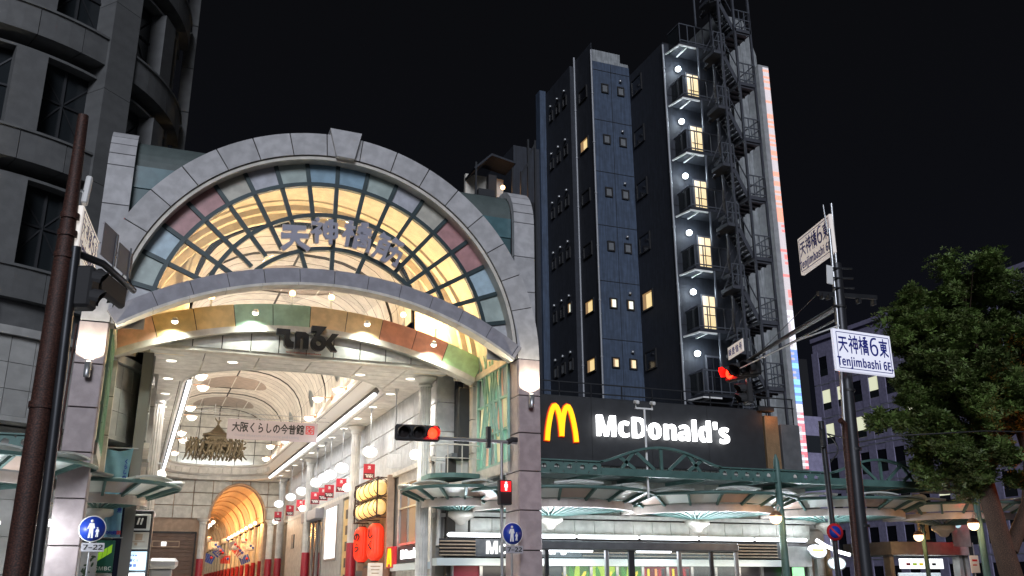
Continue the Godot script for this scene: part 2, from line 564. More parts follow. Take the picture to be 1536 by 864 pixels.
func gate() -> void:
	var t := thing("arcade_gate", "large arched gate with a stained fan window spanning the arcade entrance", "gate", Vector3(4.45, 0, -25.5))
	var cx := 4.45
	var cy := 8.1
	# arch stones
	for k in 16:
		var a0 := -82.6 + 9.85 * k - 0.0
		if k == 0: a0 = -90.0
		var a1 := -82.6 + 9.85 * (k + 1)
		if k == 15: continue
		if absf((a0 + a1) / 2) < 5: a1 = a1
		var st := mb()
		arcblock(st, cx, cy, 5.62, 6.30, a0 + 0.15, a1 - 0.15, -25.5, -25.0 - 0.004 * (k % 2), 5)
		part("arch_stone", st, M["ring_stone%d" % (k * 7 % 3)], t)
	var st := mb()
	arcblock(st, cx, cy, 5.62, 6.30, 65.15 + 0.12, 75.0 - 0.12, -25.5, -25.0, 5)
	part("arch_stone", st, M.ring_stone1, t)
	st = mb()
	arcblock(st, cx, cy, 5.62, 6.30, 75.12, 90, -25.5, -25.0, 5)
	part("arch_stone", st, M.ring_stone0, t)
	st = mb()
	arcblock(st, cx, cy, 5.60, 6.26, -90, 90, -25.52, -25.03, 60)
	part("arch_joint", st, M.joint_dark, t)
	st = mb()
	var kp := PackedVector2Array([Vector2(4.10, 14.54), Vector2(5.04, 14.52), Vector2(4.86, 13.66), Vector2(4.33, 13.68)])
	prism(st, kp, -25.6, -24.86)
	part("keystone", st, M.ring_stone0, t)
	st = mb()
	arcblock(st, cx, cy, 5.50, 5.62, -90, 90, -25.62, -25.06, 60)
	part("arch_lip", st, M.lip, t)
	# pillars: tiled front, side and base
	for side in [-1, 1]:
		var px: float = cx + side * 5.97
		st = mb()
		bx(st, px - 0.30, px + 0.30, 0.13, 8.12, -26.1, -25.06)
		part("pillar_core", st, M.joint_dark, t)
		for k in 6:
			var y1 := 8.10 - 1.1 * k
			var y0 := y1 - 1.1
			piece("pillar_tile", Vector3(0.68, 1.072, 0.06), M["pillar_tile%d" % (k % 3)], t, Vector3(px, (y0 + y1) / 2, -25.03))
			for s in [-1, 1]:
				piece("pillar_tile", Vector3(0.05, 1.072, 1.02), M["pillar_tile%d" % ((k + 1) % 3)], t, Vector3(px + s * 0.325, (y0 + y1) / 2, -25.58))
		piece("pillar_base", Vector3(0.74, 1.37, 1.16), M.pillar_base, t, Vector3(px, 0.80, -25.56))
		# upright beside the arch that bends back into the roof
		px = 4.55 + side * 5.98
		var prof := []
		for q in [Vector2(-25.56, 8.1), Vector2(-25.56, 9.25), Vector2(-25.56, 10.4), Vector2(-25.56, 11.55), Vector2(-25.56, 12.7)]: prof.append(q)
		for k in range(1, 7):
			var a := PI / 2 * k / 6
			prof.append(Vector2(-26.7 + cos(a) * 1.14, 12.7 + sin(a) * 1.42))
		prof.append(Vector2(-28.6, 14.12))
		for k in prof.size() - 1:
			var p0: Vector2 = prof[k]
			var p1: Vector2 = prof[k + 1]
			st = mb()
			var d := (p1 - p0).normalized()
			var nn := Vector2(d.y, -d.x) * 0.2   # towards the street / up
			if nn.x < 0 and absf(d.x) < 0.3: nn = -nn
			var g := d * 0.014
			p0 += g; p1 -= g
			hexa(st, [Vector3(px - 0.34, p0.y - nn.y, p0.x - nn.x), Vector3(px + 0.34, p0.y - nn.y, p0.x - nn.x), Vector3(px + 0.34, p0.y, p0.x), Vector3(px - 0.34, p0.y, p0.x),
				Vector3(px - 0.34, p1.y - nn.y, p1.x - nn.x), Vector3(px + 0.34, p1.y - nn.y, p1.x - nn.x), Vector3(px + 0.34, p1.y, p1.x), Vector3(px - 0.34, p1.y, p1.x)])
			part("shoulder_panel", st, M["ring_stone%d" % (k % 3)], t)
		# roof between the upright and the arch, set back
		var names := ["roof_panel", "roof_panel", "roof_glazing", "roof_sheet"]
		var xa: float = px - side * 0.34
		var rows := [[Vector2(-25.9, 8.9), Vector2(-25.9, 9.6), "roof_teal"], [Vector2(-25.9, 9.6), Vector2(-25.9, 10.3), "roof_teal"], [Vector2(-25.9, 10.3), Vector2(-25.9, 11.1), "roof_teal"], [Vector2(-25.9, 11.1), Vector2(-25.9, 11.7), "roof_teal"], [Vector2(-25.9, 11.7), Vector2(-25.9, 12.25), "roof_teal"], [Vector2(-25.86, 12.25), Vector2(-25.86, 12.9), "roof_glazing"]]
		var last := Vector2(-25.88, 12.9)
		for k in range(1, 9):
			var a := PI / 2 * k / 8
			var p := Vector2(-26.85 + cos(a) * 0.97, 12.9 + sin(a) * 1.05)
			rows.append([last, p, "roof_sheet"])
			last = p
		rows.append([last, Vector2(-28.8, 13.95), "roof_sheet"])
		for q in rows:
			st = mb()
			var p0: Vector2 = q[0]
			var p1: Vector2 = q[1]
			var x0: float = cx + side * sqrt(maxf(0.0, 6.1 * 6.1 - (p0.y - cy) * (p0.y - cy)))
			var x1: float = cx + side * sqrt(maxf(0.0, 6.1 * 6.1 - (p1.y - cy) * (p1.y - cy)))
			hexa(st, [Vector3(xa, p0.y - 0.05, p0.x - 0.1), Vector3(x0, p0.y - 0.05, p0.x - 0.1), Vector3(x0, p0.y, p0.x), Vector3(xa, p0.y, p0.x),
				Vector3(xa, p1.y - 0.05, p1.x - 0.1), Vector3(x1, p1.y - 0.05, p1.x - 0.1), Vector3(x1, p1.y, p1.x), Vector3(xa, p1.y, p1.x)])
			part("roof_panel", st, M[q[2]], t)
	# barrel roof over the gallery (outside) and gold vault (inside)
	st = mb()
	arcblock(st, cx, cy, 5.75, 6.15, -90, 90, -28.9, -25.52, 40)
	part("barrel_roof", st, M.roof_sheet, t)
	st = mb()
	arcblock(st, cx, cy, 5.58, 5.74, -90, 90, -28.5, -25.64, 48)
	part("gold_vault", st, M.gold_plaster, t)
	for q in [[5.40, 5.74, -28.75, -28.42], [5.22, 5.60, -29.0, -28.76], [4.98, 5.5, -29.22, -29.02]]:
		st = mb()
		arcblock(st, cx, cy + 0.12, q[0], q[1], -90, 90, q[2], q[3], 48)
		part("vault_moulding", st, M.gold_plaster, t)
	# end wall of the gallery round the hall's vault
	st = mb()
	var n := 40
	for k in n:
		var a0 := -PI / 2 + PI * k / n
		var a1 := -PI / 2 + PI * (k + 1) / n
		var i0 := superarc(a0, cx, 3.62, 10.3, 3.0, 2.5)
		var i1 := superarc(a1, cx, 3.62, 10.3, 3.0, 2.5)
		var o0 := Vector2(cx + sin(a0) * 5.6, cy + 0.12 + cos(a0) * 5.5)
		var o1 := Vector2(cx + sin(a1) * 5.6, cy + 0.12 + cos(a1) * 5.5)
		quad(st, Vector3(o0.x, o0.y, -29.24), Vector3(o1.x, o1.y, -29.24), Vector3(i1.x, i1.y, -29.24), Vector3(i0.x, i0.y, -29.24))
		quad(st, Vector3(o0.x, o0.y, -29.4), Vector3(o1.x, o1.y, -29.4), Vector3(i1.x, i1.y, -29.4), Vector3(i0.x, i0.y, -29.4))
		quad(st, Vector3(i0.x, i0.y, -29.24), Vector3(i1.x, i1.y, -29.24), Vector3(i1.x, i1.y, -29.4), Vector3(i0.x, i0.y, -29.4))
	part("gold_wall", st, M.gold_plaster, t)
	for q in [[3.62, 3.78, -29.22], [3.80, 3.9, -29.235]]:
		st = mb()
		for k in n:
			var a0 := -PI / 2 + PI * k / n
			var a1 := -PI / 2 + PI * (k + 1) / n
			var p := []
			for z in [q[2] - 0.12, q[2] + 0.1]:
				for w in [[a0, q[0]], [a0, q[1]], [a1, q[1]], [a1, q[0]]]:
					var v := superarc(w[0], cx, w[1], 10.3, 3.0 + w[1] - 3.62, 2.5)
					p.append(Vector3(v.x, v.y, z))
			hexa(st, p)
		part("archivolt", st, M.lip, t)
	# lower part of the end wall beside the vault
	for side in [-1, 1]:
		st = mb()
		bx(st, minf(cx + side * 3.62, cx + side * 5.6), maxf(cx + side * 3.62, cx + side * 5.6), 8.4, 10.3, -29.38, -29.27)
		part("gold_wall", st, M.gold_plaster, t)
		st = mb()
		bx(st, cx + side * 5.55 - 0.06, cx + side * 5.55 + 0.06, 8.1, 8.3, -29.2, -25.7)
		part("gold_ledge", st, M.gold_plaster, t)
	fan_window(t)
	# segmental arch in front
	for k in 13:
		var a0 := -33.1 + 5.55 * k
		var a1 := a0 + 5.55
		if k == 0: a0 = -34.2
		if k == 12: a1 = 34.2
		if a0 > 34: continue
		st = mb()
		arcblock(st, cx, 0.0, 9.75, 10.17, a0 + 0.05, minf(a1, 34.2) - 0.05, -25.45, -24.94 - 0.004 * (k % 2), 3)
		part("segment_stone", st, M.seg_stone, t)
	st = mb()
	arcblock(st, cx, 0.0, 9.74, 10.15, -34.2, 34.2, -25.5, -24.97, 40)
	part("arch_joint", st, M.joint_dark, t)
	for k in 12:
		st = mb()
		arcblock(st, cx, 0.0, 9.67, 9.745, -34.2 + 5.7 * k + 0.03, -34.2 + 5.7 * (k + 1) - 0.03, -25.35, -24.9, 3)
		part("segment_lip", st, M.lip, t)
	# coloured band behind
	var bands := [["b_salmon", -25.0, -19.1], ["b_ochre", -19.1, -14.25], ["b_ochre", -14.25, -9.4], ["b_green", -9.4, -4.6], ["b_green", -4.6, 0.2], ["b_tan", 0.2, 5.0], ["b_tan", 5.0, 9.8], ["b_brick", 9.8, 14.6], ["b_brick", 14.6, 19.2], ["b_leaf", 19.2, 24.6]]
	for q in bands:
		st = mb()
		arcblock(st, 4.35, -3.9, 13.25, 13.95, q[1] + 0.05, q[2] - 0.05, -28.45, -28.3, 3)
		part("coloured_panel", st, M[q[0]], t)
	st = mb()
	arcblock(st, 4.35, -3.9, 13.2, 13.93, -25, 24.6, -28.55, -28.33, 30)
	part("band_back", st, M.joint_dark, t)
	st = mb()
	arcblock(st, 4.35, -3.9, 13.06, 13.25, -25, 24.6, -28.7, -28.24, 30)
	part("band_lip", st, M.lip, t)
	# stone fascia under the band
	for k in 12:
		var x0 := -0.16 + 0.0
		x0 = -0.67 + 0.84 * k
		var x1 := x0 + 0.84
		x0 = maxf(x0, -0.16); x1 = minf(x1, 8.92)
		var poly := PackedVector2Array([Vector2(x0 + 0.016, 8.5), Vector2(x1 - 0.016, 8.5)])
		for xx in [x1 - 0.016, (x0 + x1) / 2, x0 + 0.016]:
			poly.append(Vector2(xx, -3.9 + sqrt(13.1 * 13.1 - (xx - 4.35) * (xx - 4.35))))
		st = mb()
		prism(st, poly, -28.75, -28.46)
		part("fascia_panel", st, M["soffit%d" % (k % 3)], t)
	st = mb()
	bx(st, -0.16, 8.92, 8.40, 8.505, -28.85, -28.5)
	part("fascia_ledge", st, M.lip, t)
	st = mb()
	bx(st, -0.14, 8.9, 8.5, 9.1, -28.7, -28.5)
	part("band_back", st, M.joint_dark, t)
	gate_logo(t)
	# side walls of the passage, with green lattice glazing
	for side in [-1, 1]:
		lattice(t, side)

func fan_window(t: Node3D) -> void:
	var cx := 4.45
	var cy := 8.2
	var zf := -25.45
	var cols := ["p_blue", "p_green", "p_lav", "p_beige", "p_red", "p_red", "p_blue2", "p_green", "p_grey"]
	var step := 9.75
	var rb := mb()
	for side in [-1, 1]:
		for k in 9:
			var a0 := step * k
			var a1 := step * (k + 1)
			if k == 8: a1 = 91.0
			var st := mb()
			arcblock(st, cx, cy, 4.80, 5.56, side * a0, side * a1, zf - 0.06, zf, 4)
			part("coloured_pane", st, M[cols[k]], t)
			if k < 8:
				st = mb()
				arcblock(st, cx, cy, 3.70, 4.76, side * a0, side * a1, zf - 0.02, zf - 0.005, 4)
				part("clear_pane", st, M.clear_pane, t)
			if k < 6:
				st = mb()
				arcblock(st, cx, cy, 2.9, 3.7, side * a0, side * a1, zf - 0.02, zf - 0.005, 4)
				part("clear_pane", st, M.clear_pane, t)
			if k < 2:
				st = mb()
				arcblock(st, cx, cy, 1.4, 2.9, side * k * 24.0, side * (k * 24.0 + 24.0), zf - 0.02, zf - 0.005, 4)
				part("clear_pane", st, M.clear_pane, t)
	# frame: radial bars and rings
	for k in range(-8, 9):
		var a := deg_to_rad(step * k + 0.4)
		var d := Vector3(sin(a), cos(a), 0)
		var r0 := 2.95 if absi(k) != 0 and absi(k) != 2 else 1.6
		r0 = maxf(r0, rmin(a))
		var st := mb()
		var zz := Vector3(cx, cy, zf + 0.01)
		bar(st, zz + d * r0, zz + d * 5.58, 0.12, 0.10, Vector3.BACK)
		part("muntin", st, M.muntin, t)
	for q in [[5.50, 5.62, cx, cy, 90.0], [4.72, 4.84, cx, 8.17, 85.0], [3.51, 3.63, cx + 0.05, 8.42, 77.5], [3.08, 3.20, cx + 0.12, 7.82, 59.0]]:
		var st := mb()
		arcblock(st, q[2], q[3], q[0], q[1], -q[4], q[4], zf - 0.06, zf + 0.085, 60)
		part("frame_ring", st, M.muntin, t)
	# the four brush-written characters
	var spots := [["ten", 3.34, 11.14, -6.0, 0.92], ["shin", 4.15, 11.42, -2.0, 0.86], ["hashi", 5.12, 11.42, 7.0, 0.92], ["suji", 6.07, 11.10, 17.0, 0.92]]
	for q in spots:
		var st := mb()
		strokes(st, GLYPH[q[0]], q[4], 0.105 if q[0] != "ten" else 0.15, 0.10, Transform3D(Basis(Vector3.BACK, deg_to_rad(-q[3])), Vector3(q[1], q[2], -25.30)), true)
		part("letter", st, M.letter_grey, t)

func rmin(a: float) -> float:
	# where a bar of the fan window leaves the arch that carries it
	var b := 2 * 8.2 * cos(a)
	return (-b + sqrt(b * b - 4 * (8.2 * 8.2 - 9.82 * 9.82))) / 2

func gate_logo(t: Node3D) -> void:
	var z := -28.21
	# dark rounded shapes that read as the district's name
	var o := Vector2(3.38, 8.60)
	var s := 0.66
	var polys := [
		[[0, 0.98], [0.75, 0.98], [0.75, 0.48], [0.86, 0.34], [1.0, 0.32], [1.0, 0.0], [0.62, 0.0], [0.46, 0.14], [0.44, 0.60], [0.34, 0.66], [0.0, 0.66]],
		[[1.08, 0.0], [1.08, 0.9], [1.62, 0.9], [1.84, 0.76], [1.84, 0.0], [1.56, 0.0], [1.56, 0.5], [1.48, 0.6], [1.36, 0.6], [1.36, 0.0]],
		[[1.98, 1.30], [1.98, 1.0], [2.28, 1.0], [2.12, 0.80], [2.42, 0.74], [2.84, 1.30]],
		[[2.78, 0.42], [3.16, 0.95], [3.56, 0.95], [3.14, 0.46], [3.52, 0.0], [3.18, 0.0]],
	]
	for p in polys:
		var poly := PackedVector2Array()
		for q in p: poly.append(Vector2(q[0] * 0.53, q[1] * 0.58) + o)
		var st := mb()
		prism(st, poly, z + 0.01, z + 0.20)
		part("logo_shape", st, M.black, t)
	var st := mb()
	for k in 20:
		var a0 := TAU * k / 20
		var a1 := TAU * (k + 1) / 20
		var p := []
		for zz in [z + 0.01, z + 0.20]:
			for w in [[a0, 0.09], [a0, 0.24], [a1, 0.24], [a1, 0.09]]:
				p.append(Vector3(o.x + 1.28 + cos(w[0]) * w[1], o.y + 0.22 + sin(w[0]) * w[1] * 1.02, zz))
		hexa(st, p)
	part("logo_shape", st, M.black, t)
	mat("logo_red", lin(0.5, 0.12, 0.07), 0.6)
	text("logo_lettering", "tenjinbashisuji rokuchome", 0.055, 0.01, M.logo_red, t, Transform3D(Basis.IDENTITY, Vector3(4.25, 8.50, z + 0.012)), 1.08)

func lattice(t: Node3D, side: int) -> void:
	var x := 4.45 + side * 5.55
	var s := float(-side)    # into the passage
	var st := mb()
	# solid wall pieces
	for q in [[-29.3, -28.5, 4.7, 8.2], [-28.5, -25.7, 4.85, 5.15]]:
		bx(st, minf(x, x - s * 0.2), maxf(x, x - s * 0.2), q[2], q[3], q[0], q[1])
	part("passage_wall", st, M.lip, t)
	st = mb()
	bx(st, minf(x - s * 0.12, x - s * 0.2), maxf(x - s * 0.12, x - s * 0.2), 5.1, 9.2, -28.5, -25.7)
	part("passage_wall", st, M.joint_dark, t)
	# the glazing: slanted green bars with pale panes between
	var cols := ["mint_pane", "pearl_pane", "grey_pane", "rose_pane"]
	if not M.has("mint_pane"):
		glow("mint_pane", Color(0.45, 0.85, 0.70), 0.22, lin(0.36, 0.56, 0.47))  # glow added to the pane colours, standing in for light from behind
		glow("pearl_pane", Color(0.90, 0.86, 0.60), 0.30, lin(0.70, 0.66, 0.48))
		glow("grey_pane", Color(0.45, 0.52, 0.50), 0.12, lin(0.33, 0.37, 0.36))
		glow("rose_pane", Color(0.90, 0.70, 0.55), 0.25, lin(0.70, 0.46, 0.36))
	var k := 0
	var z0 := -28.4
	for iz in 5:
		for iy in 4:
			var za := z0 + 0.54 * iz
			var ya := 5.2 + 0.98 * iy
			var lean := 0.22 * (1 if iz < 2 else -1)
			st = mb()
			var f := func(zz: float, yy: float, dx: float) -> Vector3: return Vector3(x - s * 0.1 + s * dx, yy, zz + lean * (yy - ya) / 0.98 * 0.5)
			var p := []
			for dx in [0.0, 0.03]:
				for c in [[za + 0.03, ya + 0.03], [za + 0.03, ya + 0.95], [za + 0.51, ya + 0.95], [za + 0.51, ya + 0.03]]:
					p.append(f.call(c[0], c[1], dx))
			hexa(st, p)
			part("lattice_pane", st, M[cols[(iz * 3 + iy * 5 + (iz * iy) % 2) % 4] if side > 0 else "pearl_pane"], t)
			k += 1
	for iz in 6:
		var za := z0 + 0.54 * iz
		st = mb()
		var lean := 0.30 if iz in [1, 2] else (-0.30 if iz in [3, 4] else 0.0)
		bar(st, Vector3(x - s * 0.02, 5.15, za), Vector3(x - s * 0.02, 9.15, za + lean), 0.07, 0.07)
		part("lattice_bar", st, M.mint, t)
	for iy in 5:
		st = mb()
		bar(st, Vector3(x - s * 0.03, 5.18 + 0.98 * iy, -28.45), Vector3(x - s * 0.03, 5.18 + 0.98 * iy, -25.7), 0.07, 0.07)
		part("lattice_bar", st, M.mint, t)
	for iz in 4:
		st = mb()
		bar(st, Vector3(x + s * 0.0, 5.2 + 0.3 * iz, -28.3 + 0.5 * iz), Vector3(x, 7.4 + 0.45 * iz, -27.6 + 0.5 * iz), 0.05, 0.05)
		bar(st, Vector3(x + s * 0.004, 9.1 - 0.3 * iz, -28.3 + 0.5 * iz), Vector3(x + s * 0.004, 6.6 - 0.3 * iz, -27.5 + 0.5 * iz), 0.05, 0.05)
		part("lattice_brace", st, M.mint, t)
	# pale jamb post with yellow light strips of stone
	for k2 in 4:
		piece("jamb_panel", Vector3(0.16, 1.08, 0.34), M["cream%d" % (k2 % 3)], t, Vector3(x + s * 0.05, 5.2 + 1.1 * k2, -28.72))

func gate_lamps() -> void:
	# uplights on the pillars
	for side in [-1, 1]:
		var px: float = 4.45 + side * 5.97
		var t := thing("wall_sconce", "steel cylinder uplight on the front of the gate's %s pillar" % ("left" if side < 0 else "right"), "wall lamp", Vector3(px, 6.75, -25.0), "uplights on the gate pillars")
		var st := mb()
		lathe(st, [[0.0, 6.62], [0.075, 6.62], [0.085, 6.66], [0.085, 7.0], [0.07, 7.0], [0.06, 6.95], [0.0, 6.95]], 16, Transform3D(Basis.IDENTITY, Vector3(px, 0, -24.85)))
		part("body", st, M.steel, t)
		st = mb()
		bx(st, px - 0.03, px + 0.03, 6.75, 6.87, -25.0, -24.9)
		part("bracket", st, M.steel, t)
		st = mb()
		lathe(st, [[0.0, 7.0], [0.062, 7.0], [0.05, 7.03], [0.0, 7.04]], 12, Transform3D(Basis.IDENTITY, Vector3(px, 0, -24.85)))
		part("lamp_lens", st, M.bulb_white, t)
		spot(t, Vector3(px, 7.06, -24.84), Vector3(0, 1, -0.13), Color(1.0, 0.95, 0.84), 7.0, 66, 0.03)
	# warm lamps on top of the coloured band
	var pos := [[1.43, 10.1], [3.86, 10.48], [5.1, 10.48], [7.5, 10.14], [8.62, 9.86]]
	for k in 5:
		var at := Vector3(pos[k][0], pos[k][1] + 0.02, -28.75)
		var t := thing("uplight", "warm round uplight on top of the coloured band, %s from the left" % ORD[k], "lamp", at, "warm lamps above the coloured band")
		var st := mb()
		ball(st, at + Vector3(0, 0.05, 0), 0.10, 14)
		part("bulb", st, M.bulb_warm, t)
		st = mb()
		bx(st, at.x - 0.03, at.x + 0.03, at.y - 0.35, at.y - 0.04, at.z - 0.03, at.z + 0.03)
		part("bracket", st, M.steel, t)
		omni(t, at + Vector3(0, 0.05, 0), Color(1.0, 0.85, 0.62), 4.0, 0.14)
	# downlights on its face
	pos = [[0.44, 9.07, "ochre"], [2.69, 9.56, "green"], [6.12, 9.54, "tan"], [8.31, 9.07, "brick red"]]
	for k in 4:
		var at := Vector3(pos[k][0], pos[k][1], -28.3)
		var t := thing("band_spotlight", "small chrome spotlight on the %s panel of the coloured band" % pos[k][2], "spotlight", at, "spotlights on the coloured band")
		var st := mb()
		lathe(st, [[0.0, 0.10], [0.06, 0.10], [0.085, 0.05], [0.085, 0.02]], 14, Transform3D(Basis(Vector3.RIGHT, 0.5), at + Vector3(0, 0, 0.40)))
		part("hood", st, M.steel, t)
		st = mb()
		ball(st, at + Vector3(0, -0.02, 0.40), 0.095, 12, 0.75)
		part("bulb", st, M.bulb_white, t)
		st = mb()
		bx(st, at.x - 0.02, at.x + 0.02, at.y + 0.06, at.y + 0.09, at.z, at.z + 0.40)
		part("bracket", st, M.steel, t)
		spot(t, at + Vector3(0, -0.10, 0.42), Vector3(0, -1, -0.40), Color(0.97, 1.0, 0.95), 3.6, 66, 0.03)

# ------------------------------------------------------------------ the covered hall
const HX := 4.45
const VY := 10.2
const VR := 2.85

func rounded_plan(hw: float, z0: float, z1: float, r: float) -> Array:
	var out := []
	for q in [[1, z0, 0], [1, z1, 1], [-1, z1, 2], [-1, z0, 3]]:
		var sx: float = q[0]
		var front: bool = q[2] == 0 or q[2] == 3
		var cz: float = q[1] - r if front else q[1] + r
		for k in 8:
			var f := k / 7.0
			var a: float
			match q[2]:
				0: a = lerpf(90, 0, f)
				1: a = lerpf(0, -90, f)
				2: a = lerpf(-90, -180, f)
				_: a = lerpf(-180, -270, f)
			var d := Vector2(cos(deg_to_rad(a)), sin(deg_to_rad(a)))
			out.append(Vector2(HX + sx * (hw - r) + d.x * r, cz + d.y * r))
	return out

func sweep(st: SurfaceTool, prof: Array, z0: float, z1: float, r: float) -> void:
	# prof: [half width, height, inset at the ends]
	for k in prof.size() - 1:
		var p0 := rounded_plan(prof[k][0], z0 - prof[k][2], z1 + prof[k][2], r)
		var p1 := rounded_plan(prof[k + 1][0], z0 - prof[k + 1][2], z1 + prof[k + 1][2], r)
		for i in p0.size():
			var j := (i + 1) % p0.size()
			quad(st, Vector3(p0[i].x, prof[k][1], p0[i].y), Vector3(p0[j].x, prof[k][1], p0[j].y), Vector3(p1[j].x, prof[k + 1][1], p1[j].y), Vector3(p1[i].x, prof[k + 1][1], p1[i].y))

func vp(a: float, z: float, grow := 0.0) -> Vector3:
	var v := superarc(a, HX, 3.5 + grow, VY, VR + grow, 2.5)
	return Vector3(v.x, v.y, z)

func hall() -> void:
	var t := thing("arcade_hall", "covered shopping arcade hall with panelled soffit and ribbed cream vault", "arcade", Vector3(HX, 0, -46))
	# soffit panels cut round the oblong opening
	var hole := PackedVector2Array(rounded_plan(3.5, -30.3, -64.2, 3.0))
	var flip := Transform3D(Basis(Vector3.RIGHT, Vector3.BACK, Vector3.UP), Vector3.ZERO)
	var n := 0
	var z := -28.86
	while z > -64.4:
		var dz := 0.62 if z > -33 else 1.24
		var xs := [-0.16, 1.42, 3.02, 4.62, 6.22, 7.72, 9.15] if z > -33 else [-0.16, 0.9, 2.6, 4.45, 6.3, 8.0, 9.15]
		for k in 6:
			var poly := PackedVector2Array([Vector2(xs[k] + 0.016, z - 0.016), Vector2(xs[k + 1] - 0.016, z - 0.016), Vector2(xs[k + 1] - 0.016, z - dz + 0.016), Vector2(xs[k] + 0.016, z - dz + 0.016)])
			for piece_ in Geometry2D.clip_polygons(poly, hole):
				if piece_.size() < 3: continue
				var st := mb()
				prism(st, piece_, 8.40, 8.46, flip)
				part("soffit_panel", st, M["soffit%d" % ((n * 5 + k) % 3)], t)
				n += 1
		z -= dz
	var st := mb()
	for q in [[-0.5, HX - 3.2, -28.9, -64.6], [HX + 3.2, 9.4, -28.9, -64.6], [HX - 3.2, HX + 3.2, -28.9, -30.2], [HX - 3.2, HX + 3.2, -64.25, -64.6]]:
		bx(st, q[0], q[1], 8.47, 8.62, q[3], q[2])
	part("soffit_back", st, M.joint_dark, t)
	# rim of the opening: lip, reflector trough, moulding
	st = mb()
	sweep(st, [[3.5, 8.40, 0.0], [3.46, 8.36, 0.05], [3.38, 8.40, 0.12]], -30.3, -64.2, 3.0)
	sweep(st, [[3.38, 8.40, 0.12], [3.40, 8.62, 0.10], [3.30, 8.66, 0.2]], -30.3, -64.2, 3.0)
	sweep(st, [[3.0, 9.12, 0.5], [2.94, 9.18, 0.56], [2.94, 9.26, 0.56], [3.02, 9.30, 0.5]], -30.3, -64.2, 2.6)
	part("opening_moulding", st, M.soffit0, t)
	st = mb()
	sweep(st, [[3.30, 8.64, 0.2], [3.16, 8.86, 0.3], [3.02, 9.12, 0.46]], -30.3, -64.2, 2.8)
	part("reflector", st, M.white_paint, t)
	# side walls between the moulding and the vault
	for s in [-1, 1]:
		for k in 13:
			var za := -30.6 - 2.6 * k
			st = mb()
			var xa: float = HX + s * 3.0
			var xb: float = HX + s * 3.5
			hexa(st, [Vector3(xa, 9.28, za - 0.02), Vector3(xb, VY, za - 0.02), Vector3(xb + s * 0.08, VY, za - 0.02), Vector3(xa + s * 0.08, 9.28, za - 0.02), Vector3(xa, 9.28, za - 2.58), Vector3(xb, VY, za - 2.58), Vector3(xb + s * 0.08, VY, za - 2.58), Vector3(xa + s * 0.08, 9.28, za - 2.58)])
			part("vault_wall_panel", st, M["cream%d" % (k % 3)], t)
	# vault planks with lens openings
	var ring := 0.86
	var k := 0
	z = -29.42
	var gap_at := [-31.8, -38.5, -45.2, -52.0, -58.7]
	while z > -63.8:
		var z1 := z - ring
		var g0 := 0.022
		var g1 := 0.022
		for g in gap_at:
			if absf(z - g) < ring / 2: g0 = 0.15
			if absf(z1 - g) < ring / 2: g1 = 0.15
		for seg in 4:
			st = mb()
			st.set_smooth_group(0)
			var cols := 7
			var rows := 4
			var grid := []
			for i in rows + 1:
				var zz := lerpf(z - g0, z1 + g1, float(i) / rows)
				var c := 0.0
				var h := 0.0
				for g in [-35.15, -41.85, -48.6, -55.35, -61.6]:
					var u: float = (zz - g) / 1.75
					if absf(u) < 1: c = maxf(c, 27.0 * pow(1 - u * u, 0.6))
					u = (zz - g) / 0.62
					if absf(u) < 1: h = maxf(h, 8.5 * sqrt(1 - u * u))
				c = maxf(c, 0.25)
				h = maxf(h, 0.12)
				var lo: float = [-90.0, -76.0 + h, c, 76.0 + h][seg]
				var hi: float = [-76.0 - h, -c, 76.0 - h, 90.0][seg]
				var row := []
				for j in cols + 1: row.append(vp(deg_to_rad(lerpf(lo, hi, float(j) / cols)), zz))
				grid.append(row)
			for i in rows:
				for j in cols:
					quad(st, grid[i][j], grid[i][j + 1], grid[i + 1][j + 1], grid[i + 1][j])
			part("vault_plank", st, M["cream%d" % ((k * 2 + seg) % 3)], t)
		z = z1
		k += 1
	st = mb()
	for i in 26:
		var a0 := deg_to_rad(-90 + 180.0 * i / 26)
		var a1 := deg_to_rad(-90 + 180.0 * (i + 1) / 26)
		quad(st, vp(a0, -29.42, 0.05), vp(a1, -29.42, 0.05), vp(a1, -64.2, 0.05), vp(a0, -64.2, 0.05))
	part("vault_backing", st, M.joint_dark, t)
	# recessed crown lights: ribs and brown glass inside the lens openings
	mat("lens_brown", lin(0.33, 0.26, 0.21), 0.5, 0, "fine", 0.8)
	mat("lens_grey", lin(0.13, 0.15, 0.15), 0.3)
	for g in [-35.15, -41.85, -48.6, -55.35, -61.6]:
		for i in 5:
			st = mb()
			var zc: float = g - 1.3 + 0.65 * i
			for j in 12:
				var a0 := deg_to_rad(-28 + 56.0 * j / 12)
				var a1 := deg_to_rad(-28 + 56.0 * (j + 1) / 12)
				quad(st, vp(a0, zc - 0.32, 0.02), vp(a1, zc - 0.32, 0.02), vp(a1, zc + 0.2, 0.035), vp(a0, zc + 0.2, 0.035))
				quad(st, vp(a0, zc + 0.2, 0.035), vp(a1, zc + 0.2, 0.035), vp(a1, zc + 0.32, 0.045), vp(a0, zc + 0.32, 0.045))
			part("crown_slat", st, M.lens_brown, t)
		for a in [-18.0, 0.0, 18.0]:
			st = mb()
			bar(st, vp(deg_to_rad(a), g - 1.5, 0.0), vp(deg_to_rad(a), g + 1.5, 0.0), 0.05, 0.03)
			part("crown_bar", st, M.lip, t)
		for s in [-1, 1]:
			st = mb()
			for j in 6:
				var a0 := deg_to_rad(s * (66 + 20.0 * j / 6))
				var a1 := deg_to_rad(s * (66 + 20.0 * (j + 1) / 6))
				quad(st, vp(a0, g - 0.7, 0.03), vp(a1, g - 0.7, 0.03), vp(a1, g + 0.7, 0.03), vp(a0, g + 0.7, 0.03))
			part("side_window", st, M.lens_grey, t)
